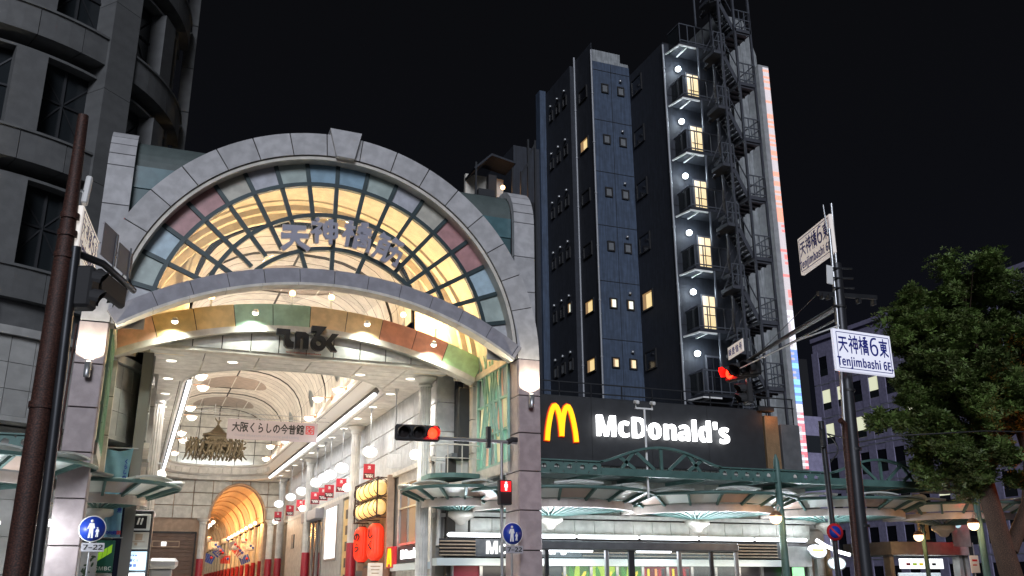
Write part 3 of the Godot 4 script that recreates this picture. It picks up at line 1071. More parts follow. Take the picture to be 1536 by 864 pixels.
	# lunette wall at the far end, in tiles
	for ix in 6:
		for iy in 5:
			var x0 := HX - 3.6 + 1.2 * ix
			var y0 := 9.2 + 0.85 * iy
			var poly := PackedVector2Array([Vector2(x0 + 0.025, y0 + 0.025), Vector2(x0 + 1.175, y0 + 0.025), Vector2(x0 + 1.175, y0 + 0.825), Vector2(x0 + 0.025, y0 + 0.825)])
			var shape := PackedVector2Array([Vector2(HX - 3.5, 9.2)])
			for j in 25:
				shape.append(superarc(deg_to_rad(-90 + 180.0 * j / 24), HX, 3.5, VY, VR, 2.5))
			shape.append(Vector2(HX + 3.5, 9.2))
			for q in Geometry2D.intersect_polygons(poly, shape):
				st = mb()
				prism(st, q, -64.1, -64.0)
				part("lunette_tile", st, M["wall_tile%d" % ((ix + iy * 2) % 3)], t)
	st = mb()
	bx(st, HX - 3.6, HX + 3.6, 8.6, 13.2, -64.3, -64.12)
	part("lunette_back", st, M.joint_dark, t)
	# row of tiles under the lunette, following the rounded end
	var rear := rounded_plan(3.05, -30.8, -63.7, 2.6)
	for i in range(8, 23):
		var a: Vector2 = rear[i]
		var b: Vector2 = rear[i + 1]
		if a.distance_to(b) > 3:
			for j in 4:
				var p0: Vector2 = a.lerp(b, j / 4.0)
				var p1: Vector2 = a.lerp(b, (j + 1) / 4.0)
				end_tile(t, p0, p1, j)
		elif i != 15 or a.distance_to(b) > 0.1:
			end_tile(t, a, b, i)
	# end wall with an arched opening into the next arcade
	var arch := PackedVector2Array()
	for j in 25:
		arch.append(superarc(deg_to_rad(-90 + 180.0 * j / 24), 6.15, 1.75, 5.9, 2.27, 2.0))
	arch.append(Vector2(7.9, 0))
	arch.append(Vector2(4.4, 0))
	for ix in 8:
		for iy in 3:
			var x0 := -0.2 + 1.17 * ix
			var y0 := 5.95 + 0.81 * iy
			var poly := PackedVector2Array([Vector2(x0 + 0.028, y0 + 0.028), Vector2(x0 + 1.142, y0 + 0.028), Vector2(x0 + 1.142, y0 + 0.782), Vector2(x0 + 0.028, y0 + 0.782)])
			for q in Geometry2D.clip_polygons(poly, arch):
				st = mb()
				prism(st, q, -64.6, -64.45)
				part("end_wall_tile", st, M["wall_tile%d" % ((ix * 2 + iy) % 3)], t)
	st = mb()
	for q in Geometry2D.clip_polygons(PackedVector2Array([Vector2(-0.2, 0), Vector2(9.2, 0), Vector2(9.2, 8.39), Vector2(-0.2, 8.39)]), arch):
		prism(st, q, -64.8, -64.62)
	part("end_wall", st, M.brown_panel2, t)
	st = mb()
	for j in 24:
		var a0 := deg_to_rad(-90 + 180.0 * j / 24)
		var a1 := deg_to_rad(-90 + 180.0 * (j + 1) / 24)
		var p := []
		for zz in [-64.7, -64.35]:
			for w in [[a0, 0.0], [a0, 0.09], [a1, 0.09], [a1, 0.0]]:
				var v := superarc(w[0], 6.15, 1.75 + w[1], 5.9, 2.27 + w[1], 2.0)
				p.append(Vector3(v.x, v.y, zz))
		hexa(st, p)
	part("arch_trim", st, M.brown_panel1, t)
	# side walls
	for s in [0, 1]:
		var xw: float = -0.02 if s == 0 else 9.02
		st = mb()
		bx(st, minf(xw, xw + (0.3 if s else -0.3)), maxf(xw, xw + (0.3 if s else -0.3)), 0.13, 8.4, -64.6, -29.6 if s else -29.3)
		part("side_wall", st, M.joint_grey, t)
		for iz in 24:
			for iy in 3:
				piece("wall_panel", Vector3(0.05, 0.845, 1.415), M["bank_tile%d" % ((iz + iy) % 3)] if s == 0 else M["wall_white%d" % ((iz * 2 + iy) % 2)], t, Vector3(xw + (-0.03 if s else 0.03), 6.22 + 0.875 * iy, -30.35 - 1.45 * iz))
		st = mb()
		bx(st, xw - (0.16 if s else 0.0), xw + (0.0 if s else 0.16), 5.60, 5.76, -64.4, -29.7)
		part("wall_cornice", st, M.lip, t)
	for iy in 4:
		piece("return_panel", Vector3(0.62, 0.96, 0.08), M["soffit%d" % (iy % 3)], t, Vector3(9.28, 5.1 + 0.98 * iy, -29.62))
		piece("return_panel", Vector3(0.26, 0.96, 0.08), M["cream%d" % (iy % 3)], t, Vector3(9.98, 5.1 + 0.98 * iy, -29.45))
	# fluted columns
	for q in [[8.6, -29.75, false], [8.6, -40.4, true], [8.6, -51.85, true], [8.6, -62.2, true], [0.35, -36.0, false], [0.35, -47.0, true], [0.35, -58.0, true], [4.02, -64.0, true], [8.25, -64.0, true]]:
		column(t, q[0], q[1], q[2], 5.9 if q[1] == -64.0 else 8.38)

func end_tile(t: Node3D, a: Vector2, b: Vector2, k: int) -> void:
	var st := mb()
	var d := (b - a) * 0.03
	var p := a + d
	var q := b - d
	var nn := Vector2(-(b - a).y, (b - a).x).normalized() * 0.05
	hexa(st, [Vector3(p.x, 8.72, p.y), Vector3(p.x, 9.14, p.y), Vector3(q.x, 9.14, q.y), Vector3(q.x, 8.72, q.y), Vector3(p.x + nn.x, 8.72, p.y + nn.y), Vector3(p.x + nn.x, 9.14, p.y + nn.y), Vector3(q.x + nn.x, 9.14, q.y + nn.y), Vector3(q.x + nn.x, 8.72, q.y + nn.y)])
	part("end_band_tile", st, M["soffit%d" % (k % 3)], t)

func column(t: Node3D, x: float, z: float, sleeve: bool, top: float) -> void:
	var st := mb()
	var n := 28
	for i in n:
		var r0 := 0.20 if i % 2 == 0 else 0.178
		var r1 := 0.178 if i % 2 == 0 else 0.20
		var a := TAU * i / n
		var b := TAU * (i + 1) / n
		var p := Vector3(x + cos(a) * r0, 0.13, z + sin(a) * r0)
		var q := Vector3(x + cos(b) * r1, 0.13, z + sin(b) * r1)
		var u := Vector3(0, top - 0.45, 0)
		quad(st, p, q, q + u, p + u)
	var c := part("column", st, M.soffit0, t)
	st = mb()
	var h := top - 0.32
	lathe(st, [[0.20, h - 0.02], [0.24, h], [0.24, h + 0.05], [0.22, h + 0.07], [0.25, h + 0.14], [0.36, h + 0.24], [0.38, h + 0.28], [0.38, h + 0.32]], 24, Transform3D(Basis.IDENTITY, Vector3(x, 0, z)))
	part("capital", st, M.soffit0, c)
	if sleeve:
		st = mb()
		lathe(st, [[0.215, 0.13], [0.215, 3.42], [0.2, 3.45]], 20, Transform3D(Basis.IDENTITY, Vector3(x, 0, z)))
		part("red_sleeve", st, M.red_sleeve, c)

func hall_lamps() -> void:
	# fluorescent strips along the opening
	for s in [-1, 1]:
		var x: float = HX + s * 3.24
		var t := thing("strip_light", "long white fluorescent strip along the %s edge of the ceiling opening" % ("left" if s < 0 else "right"), "strip light", Vector3(x, 8.45, -48), "strip lights of the arcade ceiling")
		for k in 12:
			var st := mb()
			var z0 := -33.3 - 2.38 * k
			tube(st, [Vector3(x, 8.42, z0), Vector3(x, 8.42, z0 - 2.36)], 0.065, 10)
			part("lamp_tube", st, M.tube_white, t)
		area(t, Vector3(x, 8.33, -47.5), Vector3(-s * 0.12, -1, 0), Vector2(0.2, 28), Color(0.97, 0.98, 1.0), 30.0, Vector3.BACK)
	# round downlights
	for s in [-1, 1]:
		var side := "left" if s < 0 else "right"
		for k in 12:
			var at := Vector3(0.5 if s < 0 else 8.2, 8.40, -30.2 - 2.75 * k)
			downlight(at, "%s round ceiling downlight from the gate in the %s row" % [ORD[k], side], k < 8)
	downlight(Vector3(2.3, 8.40, -29.75), "round downlight in the front soffit, left of the vault opening", true)
	downlight(Vector3(6.45, 8.40, -30.15), "round downlight in the front soffit, right of the vault opening", true)
	lunette_lamp()
	# opal bowl lamps on copper brackets
	var zs := [-33.6, -37.6, -40.8, -44.6, -48.3, -52.2, -56.2, -60.2]
	for s in [-1, 1]:
		for k in 8:
			var z: float = zs[k] + (0.8 if s < 0 else 0.0)
			var wallx: float = HX + s * 3.05
			var x: float = HX + s * (2.72 if k % 2 else 2.45)
			var y := 9.42 if k % 2 else 9.62
			var t := thing("bowl_lamp", "%s glowing opal bowl lamp from the gate along the %s side of the vault" % [ORD[k], "left" if s < 0 else "right"], "bowl lamp", Vector3(x, y, z), "bowl lamps along the vault")
			var st := mb()
			lathe(st, [[0.0, y - 0.20], [0.10, y - 0.19], [0.19, y - 0.12], [0.235, y - 0.03], [0.245, y]], 20, Transform3D(Basis.IDENTITY, Vector3(x, 0, z)))
			part("lamp_bowl", st, M.bulb_white, t)
			st = mb()
			lathe(st, [[0.255, y - 0.01], [0.26, y + 0.02], [0.24, y + 0.03]], 20, Transform3D(Basis.IDENTITY, Vector3(x, 0, z)))
			part("rim", st, M.copper_lamp, t)
			st = mb()
			tube(st, [Vector3(wallx + s * 0.06, y + 0.05, z), Vector3(x - s * 0.02, y + 0.05, z)], 0.022, 6)
			bx(st, wallx - 0.03, wallx + 0.03, y - 0.07, y + 0.15, z - 0.06, z + 0.06)
			part("bracket", st, M.copper_lamp, t)
			omni(t, Vector3(x, y + 0.12, z), Color(1.0, 0.96, 0.91), 2.7, 0.12)

func lunette_lamp() -> void:
	var t := thing("cove_lamp", "white lamp strip hidden behind the tiled ledge at the foot of the far lunette", "strip light", Vector3(HX, 9.16, -63.75))
	var st := mb()
	tube(st, [Vector3(HX - 2.4, 9.14, -63.78), Vector3(HX + 2.4, 9.14, -63.78)], 0.04, 8)
	part("lamp_tube", st, M.tube_white, t)
	area(t, Vector3(HX, 9.2, -63.72), Vector3(0, 1, -0.25), Vector2(4.8, 0.1), Color(0.92, 0.98, 1.0), 3.0)

func downlight(at: Vector3, label: String, lit: bool) -> void:
	var t := thing("downlight", label, "downlight", at, "round downlights of the arcade ceiling")
	var st := mb()
	lathe(st, [[0.155, 0.0], [0.17, -0.012], [0.18, 0.0]], 20, Transform3D(Basis.IDENTITY, at))
	part("trim", st, M.white_paint, t)
	st = mb()
	lathe(st, [[0.0, -0.012], [0.10, -0.010], [0.155, -0.002]], 20, Transform3D(Basis.IDENTITY, at))
	part("lamp_lens", st, M.bulb_white, t)
	if lit: spot(t, at - Vector3(0, 0.05, 0), Vector3.DOWN, Color(1.0, 0.97, 0.92), 5.0 if at.z < -31 else 18.0, 55, 0.1)

func second_arcade() -> void:
	var t := thing("second_arcade", "further narrow arcade with a warm orange barrel vault seen through the arched opening", "arcade", Vector3(6.15, 0, -65))
	var dir := Vector3(sin(deg_to_rad(0.5)), 0, -cos(deg_to_rad(0.5)))
	var o := Vector3(6.15, 0, -64.8)
	var right := Vector3(cos(deg_to_rad(0.5)), 0, sin(deg_to_rad(0.5)))
	var pt := func(a: float, d: float, g: float) -> Vector3:
		var v := superarc(deg_to_rad(a), 0, 1.75 + g, 5.9, 2.27 + g, 2.0)
		return o + dir * d + right * v.x + Vector3(0, v.y, 0)
	mat("vault_orange", lin(0.72, 0.52, 0.33), 0.6, 0, "fine", 0.8)
	for k in 44:
		var d0 := 0.1 + 2.0 * k
		var st := mb()
		for seg in [[-90, -34], [34, 90]]:
			for j in 6:
				var a0 := lerpf(seg[0], seg[1], j / 6.0)
				var a1 := lerpf(seg[0], seg[1], (j + 1) / 6.0)
				quad(st, pt.call(a0, d0, 0.0), pt.call(a1, d0, 0.0), pt.call(a1, d0 + 1.9, 0.0), pt.call(a0, d0 + 1.9, 0.0))
		part("vault_panel", st, M.vault_orange, t)
		if k < 14:
			for s in 4:
				st = mb()
				for j in 6:
					var a0 := lerpf(-34, 34, j / 6.0)
					var a1 := lerpf(-34, 34, (j + 1) / 6.0)
					var dd := d0 + 0.5 * s
					quad(st, pt.call(a0, dd, 0.0), pt.call(a1, dd, 0.0), pt.call(a1, dd + 0.26, 0.0), pt.call(a0, dd + 0.26, 0.0))
				part("crown_slat", st, M.brown_panel1, t)
		if k % 2 == 0:
			st = mb()
			for j in 16:
				var a0 := lerpf(-90, 90, j / 16.0)
				var a1 := lerpf(-90, 90, (j + 1) / 16.0)
				hexa(st, [pt.call(a0, d0 - 0.06, -0.07), pt.call(a0, d0 - 0.06, 0.0), pt.call(a1, d0 - 0.06, 0.0), pt.call(a1, d0 - 0.06, -0.07), pt.call(a0, d0 + 0.06, -0.07), pt.call(a0, d0 + 0.06, 0.0), pt.call(a1, d0 + 0.06, 0.0), pt.call(a1, d0 + 0.06, -0.07)])
			part("rib", st, M.brown_panel2, t)
	var st := mb()
	for j in 14:
		var a0 := lerpf(-90, 90, j / 14.0)
		var a1 := lerpf(-90, 90, (j + 1) / 14.0)
		quad(st, pt.call(a0, 0.0, 0.08), pt.call(a1, 0.0, 0.08), pt.call(a1, 89.0, 0.08), pt.call(a0, 89.0, 0.08))
	part("vault_backing", st, M.brown_panel2, t)
	for s in [-1, 1]:
		st = mb()
		for j in 22:
			var d0 := 4.0 * j
			var p: Vector3 = o + right * (s * 2.2) + dir * d0
			box(st, p + dir * 2.0 + Vector3(0, 4.6, 0), Vector3(0.2, 2.6, 3.98), frame_of(dir))
		part("upper_wall", st, M.wall_tile0, t)
		for j in 22:
			var p: Vector3 = o + right * (s * 1.9) + dir * (2.0 + 4.0 * j)
			st = mb()
			tube(st, [p, p + Vector3(0, 5.85, 0)], 0.14, 10)
			var c := part("column", st, M.wall_tile0, t)
			st = mb()
			tube(st, [p, p + Vector3(0, 3.4, 0)], 0.15, 10)
			part("red_sleeve", st, M.red_sleeve, c)
			st = mb()
			box(st, p + right * (s * 0.5) + dir * 2.0 + Vector3(0, 1.7, 0), Vector3(0.2, 3.4, 3.6), frame_of(dir))
			part("shop_front", st, M[["white_paint", "wood", "dark_red", "steel", "p_blue"][(j * 3 + s + 5) % 5]], t)
	st = mb()
	box(st, o + dir * 45 + Vector3(0, 0.07, 0), Vector3(4.4, 0.13, 90), frame_of(dir))
	part("paving", st, M.floor_tile, t)
	st = mb()
	box(st, o + dir * 89.5 + Vector3(0, 4.5, 0), Vector3(5, 9, 0.2), frame_of(dir))
	part("far_wall", st, M.wall_tile1, t)
	area(t, o + dir * 42 + Vector3(0, 7.6, 0), Vector3.DOWN, Vector2(1.0, 80), Color(1.0, 0.92, 0.80), 100.0, dir)
	for s in [-1, 1]:
		for k in 10:
			var p: Vector3 = o + right * (s * 1.35) + dir * (1.6 + 2.9 * k) + Vector3(0, 5.85, 0)
			var lt := thing("globe_lamp", "%s globe from the opening in the %s row under the orange vault" % [ORD[k], "left" if s < 0 else "right"], "globe lamp", p, "globe lamps of the second arcade")
			st = mb()
			ball(st, p, 0.12, 12)
			part("lamp_globe", st, M.bulb_white, lt)
			st = mb()
			tube(st, [p + Vector3(0, 0.1, 0), p + Vector3(0, 0.3, 0), p + right * (s * 0.4) + Vector3(0, 0.3, 0)], 0.02, 6)
			part("arm", st, M.copper_lamp, lt)
			if k % 2 == 0: omni(lt, p, Color(1.0, 0.72, 0.42), 5.0, 0.15)

# ------------------------------------------------------------------ the bank on the left
func bp(deg: float, r: float, y: float) -> Vector3:
	var a := deg_to_rad(deg)
	return Vector3(-6.57 + sin(a) * r, y, -32.24 + cos(a) * r)

func curved(st: SurfaceTool, a0: float, a1: float, r0: float, r1: float, y0: float, y1: float, n := 3) -> void:
	for k in n:
		var a := lerpf(a0, a1, float(k) / n)
		var b := lerpf(a0, a1, float(k + 1) / n)
		hexa(st, [bp(a, r0, y0), bp(a, r0, y1), bp(b, r0, y1), bp(b, r0, y0), bp(a, r1, y0), bp(a, r1, y1), bp(b, r1, y1), bp(b, r1, y0)])

func bank() -> void:
	var t := thing("bank_building", "dark grey stone office building with a rounded corner and curved floor bands", "building", Vector3(-6.57, 0, -32.24))
	var R := 6.51
	var st := mb()
	curved(st, 0, 90, 3.0, R - 1.0, 0, 26, 18)
	bx(st, -20, -6.57, 0, 26, -36, -26.9)
	part("core_wall", st, M.joint_dark, t)
	for f in 5:
		var top := 9.77 + 3.86 * f
		for k in 8:
			st = mb()
			curved(st, 11.25 * k + 0.1, 11.25 * (k + 1) - 0.1, R - 1.0, R, top - 0.85, top, 3)
			part("floor_band", st, M["bank_stone%d" % ((k + f) % 3)], t)
		st = mb()
		curved(st, 0, 90, R - 0.6, R + 0.06, top - 0.0, top + 0.07, 20)
		part("ledge", st, M.bank_stone0, t)
		st = mb()
		curved(st, 0, 90, R - 0.9, R - 0.28, top - 1.26, top - 1.18, 20)
		part("ledge", st, M.bank_stone0, t)
		st = mb()
		bx(st, -20, -6.57, top - 0.85, top, -26.9, -25.73)
		part("floor_band", st, M.bank_stone1, t)
		for a in [11.25, 33.75, 56.25, 78.75]:
			window_bay(t, a - 9.6, a + 9.6, R - 0.62, top + 0.08, top + 2.62)
		if f < 4:
			for a in [0.0, 22.5, 67.5]:
				pier(t, a, 0.42, R - 1.0, R - 0.14, top + 0.07, top + 2.58, f)
	for k in 6:
		pier(t, 45.0, 0.50, R - 1.0, R + 0.10, 9.85 + 3.0 * k, 9.85 + 3.0 * (k + 1) - 0.015, k)
	for k in 8:
		pier(t, 80.0, 0.16, R - 0.8, R - 0.3, 8.2 + 2.2 * k, 8.2 + 2.2 * (k + 1) - 0.01, k)
	# end fin beside the arcade
	for k in 12:
		piece("fin_panel", Vector3(0.42, 1.78, 1.3), M["bank_stone%d" % (k % 3)] if k > 1 else M.bank_tile1, t, Vector3(-0.02, 6.4 + 1.8 * k, -33.0))
	# tiled drum of the lower floor
	for iy in 3:
		for k in 16:
			st = mb()
			curved(st, 5.625 * k + 0.09, 5.625 * (k + 1) - 0.09, R - 0.3, R + 0.02, 5.85 + 0.685 * iy, 5.85 + 0.685 * iy + 0.67, 2)
			part("drum_tile", st, M["bank_tile%d" % ((k + iy * 2) % 3)], t)
	st = mb()
	curved(st, 0, 90, R - 0.9, R + 0.16, 7.91, 8.13, 24)
	part("cornice", st, M.bank_tile1, t)
	st = mb()
	curved(st, 0, 90, R - 0.9, R + 0.05, 5.71, 5.84, 24)
	part("drum_lip", st, M.bank_tile1, t)
	st = mb()
	curved(st, 0, 90, R - 1.0, R - 0.25, 8.13, 8.9, 24)
	part("core_wall", st, M.bank_stone2, t)
	for iy in 6:
		for k in 12:
			st = mb()
			curved(st, 7.5 * k + 0.1, 7.5 * (k + 1) - 0.1, R - 1.0, R - 0.55, 0.15 + 0.92 * iy, 0.15 + 0.92 * iy + 0.905, 2)
			part("wall_tile", st, M["bank_tile%d" % ((k + iy) % 3)], t)
	# lit notice panel above the cornice
	st = mb()
	curved(st, 16, 23, R - 0.2, R + 0.03, 8.15, 8.88, 3)
	part("notice_panel", st, M.notice, t)
	st = mb()
	for k in 14:
		var a0 := TAU * k / 14
		var a1 := TAU * (k + 1) / 14
		tri(st, bp(20.2, R + 0.04, 8.5), bp(20.2 + cos(a0) * 1.9, R + 0.04, 8.5 + sin(a0) * 0.1), bp(20.2 + cos(a1) * 1.9, R + 0.04, 8.5 + sin(a1) * 0.1))
	part("dark_emblem", st, M.black, t)

func pier(t: Node3D, a: float, half: float, r0: float, r1: float, y0: float, y1: float, k: int) -> void:
	var d := half / r1 * 180 / PI
	var st := mb()
	hexa(st, [bp(a - d, r0, y0), bp(a - d, r0, y1), bp(a + d, r0, y1), bp(a + d, r0, y0), bp(a - d, r1, y0), bp(a - d, r1, y1), bp(a + d, r1, y1), bp(a + d, r1, y0)])
	part("pier", st, M["bank_stone%d" % (k % 3)], t)

func window_bay(t: Node3D, a0: float, a1: float, r: float, y0: float, y1: float) -> void:
	var st := mb()
	var A := bp(a0, r, y0); var B := bp(a1, r, y0); var up := Vector3(0, y1 - y0, 0)
	quad(st, A, B, B + up, A + up)
	var w := part("window", st, M.night_glass, t)
	st = mb()
	var mid := (A + B) / 2
	for q in [[A, A + up], [B, B + up], [mid, mid + up], [A + up * 0.55, B + up * 0.55], [A, B], [A + up, B + up]]:
		bar(st, q[0], q[1], 0.07, 0.09, Vector3(0.3, 0.2, 1))
	part("window_frame", st, M.dark_metal, w)
	st = mb()
	for q in [[A, mid + up * 0.55], [B, mid + up * 0.55], [A + up, mid + up * 0.55], [B + up, mid + up * 0.55]]:
		bar(st, q[0], q[1], 0.045, 0.05, Vector3(0.3, 0.2, 1))
	part("window_brace", st, M.dark_metal, w)

# ------------------------------------------------------------------ the burger shop
func burger_shop() -> void:
	var t := thing("burger_restaurant", "restaurant with pale stone tiled front, slatted fascia and a large black sign box", "restaurant", Vector3(16, 0, -30))
	var st := mb()
	bx(st, 9.3, 23.3, 0.1, 5.7, -36, -29.3)
	part("core_wall", st, M.joint_dark, t)
	# stone tiles: front and chamfered corner
	for iy in 4:
		var y: float = [3.47, 4.24, 4.80, 5.36][iy]
		for k in 18:
			piece("stone_tile", Vector3(0.725, 0.56, 0.08), M["wall_tile%d" % ((k * 2 + iy) % 3)], t, Vector3(10.35 + 0.737 * k, y, -29.03))
		var b := Basis(Vector3.UP, deg_to_rad(-45))
		piece("stone_tile", Vector3(1.1, 0.56, 0.08), M["wall_tile%d" % ((iy) % 3)], t, Vector3(9.52, y, -29.42), b)
	st = mb()
	bx(st, 9.95, 23.5, 3.80, 3.92, -29.1, -28.88)
	bar(st, Vector3(9.96, 3.86, -28.96), Vector3(9.0, 3.86, -29.9), 0.2, 0.12)
	part("string_course", st, M.soffit0, t)
	st = mb()
	bx(st, 9.9, 23.4, 2.56, 3.10, -29.1, -28.98)
	part("fascia", st, M.shop_grey, t)
	# timber slats of the fascia
	for q in [[8.95, 10.15], [13.9, 21.7]]:
		for k in 5:
			piece("slat", Vector3(q[1] - q[0], 0.045, 0.05), M.slat_wood, t, Vector3((q[0] + q[1]) / 2, 2.60 + 0.105 * k, -28.94))
		st = mb()
		bx(st, q[0], q[1], 2.56, 3.1, -29.0, -28.97)
		part("slat_back", st, M.black, t)
	text("fascia_lettering", "McDonald's", 0.40, 0.06, M.letter_glow, t, Transform3D(Basis.IDENTITY, Vector3(11.9, 2.83, -28.93)), 0.92)
	st = mb()
	bx(st, 8.8, 22.0, 2.28, 2.50, -29.2, -28.72)
	part("white_band", st, M.band_white, t)
	# windows below with lit posters behind
	var x := 9.4
	var cols := ["dark_red", "pos_dark", "pos_beige", "pos_dark", "pos_leaf", "pos_lime", "pos_leaf", "pos_stripe", "pos_stripe", "pos_dark", "pos_dark", "pos_dark", "pos_dark"]
	for k in 13:
		var x1 := x + 0.97
		st = mb()
		bx(st, x + 0.03, x1 - 0.03, 0.2, 2.27, -29.14, -29.1)
		var w := part("window", st, M[cols[k]], t)
		st = mb()
		for q in [[x, x + 0.05], [x1 - 0.05, x1]]: bx(st, q[0], q[1], 0.13, 2.27, -29.16, -29.02)
		part("window_frame", st, M.steel, w)
		if cols[k] == "pos_leaf" or cols[k] == "pos_lime":
			for j in 5:
				st = mb()
				var p := PackedVector2Array()
				var c := Vector2(x + 0.15 + 0.16 * j, 1.75 + 0.12 * (j % 3))
				for i in 9: p.append(c + Vector2(cos(TAU * i / 9) * 0.10, sin(TAU * i / 9) * 0.42).rotated(0.5 - 0.3 * j))
				prism(st, p, -29.095 + 0.003 * j, -29.092 + 0.003 * j)
				part("poster_print", st, M[["pos_yellow", "pos_green", "pos_lime"][j % 3]], w)
		elif cols[k] == "pos_stripe":
			for j in 6:
				st = mb()
				bx(st, x + 0.06 + 0.145 * j, x + 0.15 + 0.145 * j, 0.3, 2.2, -29.095, -29.085)
				part("poster_print", st, M[["red", "pos_yellow", "dark_red", "pos_orange", "red", "pos_dark"][j]], w)
		x = x1
	area(t, Vector3(15.5, 2.2, -28.3), Vector3(0, -0.4, -1), Vector2(11, 0.2), Color(1, 0.95, 0.88), 4.0)
	# sign box
	st = mb()
	cbox(st, Vector3(15.5, 6.76, -29.1), Vector3(12.0, 2.36, 0.5), Basis.IDENTITY, 0.03)
	var sign_ := part("sign_box", st, M.sign_box, t)
	st = mb()
	for xx in [12.0, 14.35, 16.7, 19.05]: bx(st, xx - 0.01, xx + 0.01, 5.6, 7.93, -28.852, -28.845)
	part("sign_seam", st, M.black, sign_)
	var arch := "7,98 9,76 13,52 18,30 23,15 28,7 32,6 36,9 40,17 44,32 47,50 49,70 50,84;93,98 91,76 87,52 82,30 77,15 72,7 68,6 64,9 60,17 56,32 53,50 51,70 50,84"
	st = mb()
	strokes(st, arch, 1.32, 0.23, 0.05, Transform3D(Basis.from_scale(Vector3(0.96, 0.96, 1)), Vector3(13.17, 6.98, -28.85)))
	part("arch_logo_edge", st, M.logo_orange, sign_)
	st = mb()
	strokes(st, arch, 1.30, 0.165, 0.10, Transform3D(Basis.from_scale(Vector3(0.96, 0.96, 1)), Vector3(13.17, 6.98, -28.84)))
	part("arch_logo", st, M.logo_yellow, sign_)
	text("sign_lettering", "McDonald's", 0.72, 0.10, M.letter_white, sign_, Transform3D(Basis.IDENTITY, Vector3(17.15, 6.93, -28.74)), 0.98)
	for k in 4: omni(t, Vector3(14.9 + 1.5 * k, 6.9, -28.45), Color(0.95, 0.98, 1.0), 0.09, 0.2)
	# boxes at the right end of the sign
	piece("side_panel", Vector3(0.62, 2.0, 0.3), M.wood, t, Vector3(21.95, 6.75, -29.1))
	piece("plant_box", Vector3(0.85, 1.7, 0.8), M.shop_grey, t, Vector3(22.75, 6.6, -29.3))
	piece("awning_lamp", Vector3(0.7, 0.16, 0.4), M.dark_metal, t, Vector3(21.6, 7.95, -28.9))
	omni(t, Vector3(21.9, 7.7, -28.55), Color(1, 0.62, 0.3), 0.16, 0.08)
	# parapet and roof
	st = mb()
	bx(st, 9.3, 23.4, 5.66, 5.78, -36, -28.95)
	part("roof", st, M.shop_grey, t)
	st = mb()
	for y in [8.15, 8.5]: bx(st, 9.6, 23.3, y, y + 0.04, -29.32, -29.28)
	for k in 12: bx(st, 9.6 + 1.24 * k, 9.63 + 1.24 * k, 5.8, 8.5, -29.32, -29.28)
	part("roof_railing", st, M.dark_metal, t)
	# wall towards the arcade: shop window, small sign, projecting arch sign
	st = mb()
	bx(st, 8.97, 9.3, 0.13, 5.6, -34.3, -30.0)
	part("side_wall", st, M.soffit1, t)
	for k in 2:
		st = mb()
		bx(st, 8.93, 8.965, 3.1, 5.2, -32.6 - 1.12 * k, -31.5 - 1.12 * k)
		var w := part("window", st, M.warm_window if k == 0 else M.warm_window2, t)
		st = mb()
		for q in [[3.05, 3.13], [4.32, 4.37], [5.18, 5.26]]: bx(st, 8.88, 8.96, q[0], q[1], -32.6 - 1.12 * k, -31.5 - 1.12 * k)
		for zz in [-32.6, -31.5]: bx(st, 8.875, 8.962, 3.05, 5.26, zz - 1.12 * k - 0.04, zz - 1.12 * k + 0.04)
		part("window_frame", st, M.steel, w)
	st = mb()
	bx(st, 8.85, 8.96, 2.46, 3.0, -33.6, -30.4)
	var sg := part("side_sign", st, M.sign_box, t)
	text("sign_lettering", "McDonald's", 0.30, 0.03, M.letter_white, sg, Transform3D(Basis(Vector3.UP, -PI / 2), Vector3(8.83, 2.73, -32.0)), 1.0)
	st = mb()
	cbox(st, Vector3(8.80, 2.68, -34.3), Vector3(0.16, 0.74, 0.9))
	sg = part("projecting_sign", st, M.red, t)
	st = mb()
	strokes(st, arch, 0.62, 0.085, 0.02, Transform3D(Basis(Vector3.UP, -PI / 2), Vector3(8.715, 2.68, -34.3)))
	part("arch_logo", st, M.logo_yellow, sg)
	st = mb()
	bx(st, 8.75, 8.97, 2.2, 2.42, -34.3, -30.0)
	part("white_band", st, M.band_white, t)
	# downpipe at the corner
	st = mb()
	tube(st, [Vector3(9.1, 5.5, -29.55), Vector3(9.1, 3.2, -29.55), Vector3(9.06, 2.9, -29.5)], 0.07, 8)
	part("downpipe", st, M.soffit0, t)
	# fluorescent tubes above the fascia
	var xs := [9.1, 11.3, 13.6, 15.95, 18.3, 20.6, 21.95, 22.9]
	for k in 7:
		var a: float = xs[k] + 0.03
		var b: float = xs[k + 1] - 0.03
		var l := thing("tube_lamp", "%s white tube lamp from the left in the row above the restaurant's fascia" % ORD[k], "tube light", Vector3((a + b) / 2, 3.2, -28.8), "tube lamps along the shop front")
		st = mb()
		tube(st, [Vector3(a, 3.20, -28.72), Vector3(a + 0.05, 3.20, -28.72), Vector3(b - 0.05, 3.20, -28.72), Vector3(b, 3.20, -28.72)], [0.03, 0.062, 0.062, 0.03], 10)
		part("lamp_tube", st, M.tube_white, l)
		st = mb()
		bx(st, a + 0.1, b - 0.1, 3.24, 3.29, -28.98, -28.7)
		part("fitting", st, M.white_paint, l)
		area(l, Vector3((a + b) / 2, 3.2, -28.62), Vector3(0, 0.45, 1), Vector2(b - a, 0.1), Color(0.93, 0.96, 1.0), 9.0)
		area(l, Vector3((a + b) / 2, 3.38, -28.75), Vector3(0, 1, -0.2), Vector2(b - a, 0.1), Color(0.93, 0.96, 1.0), 0.4)
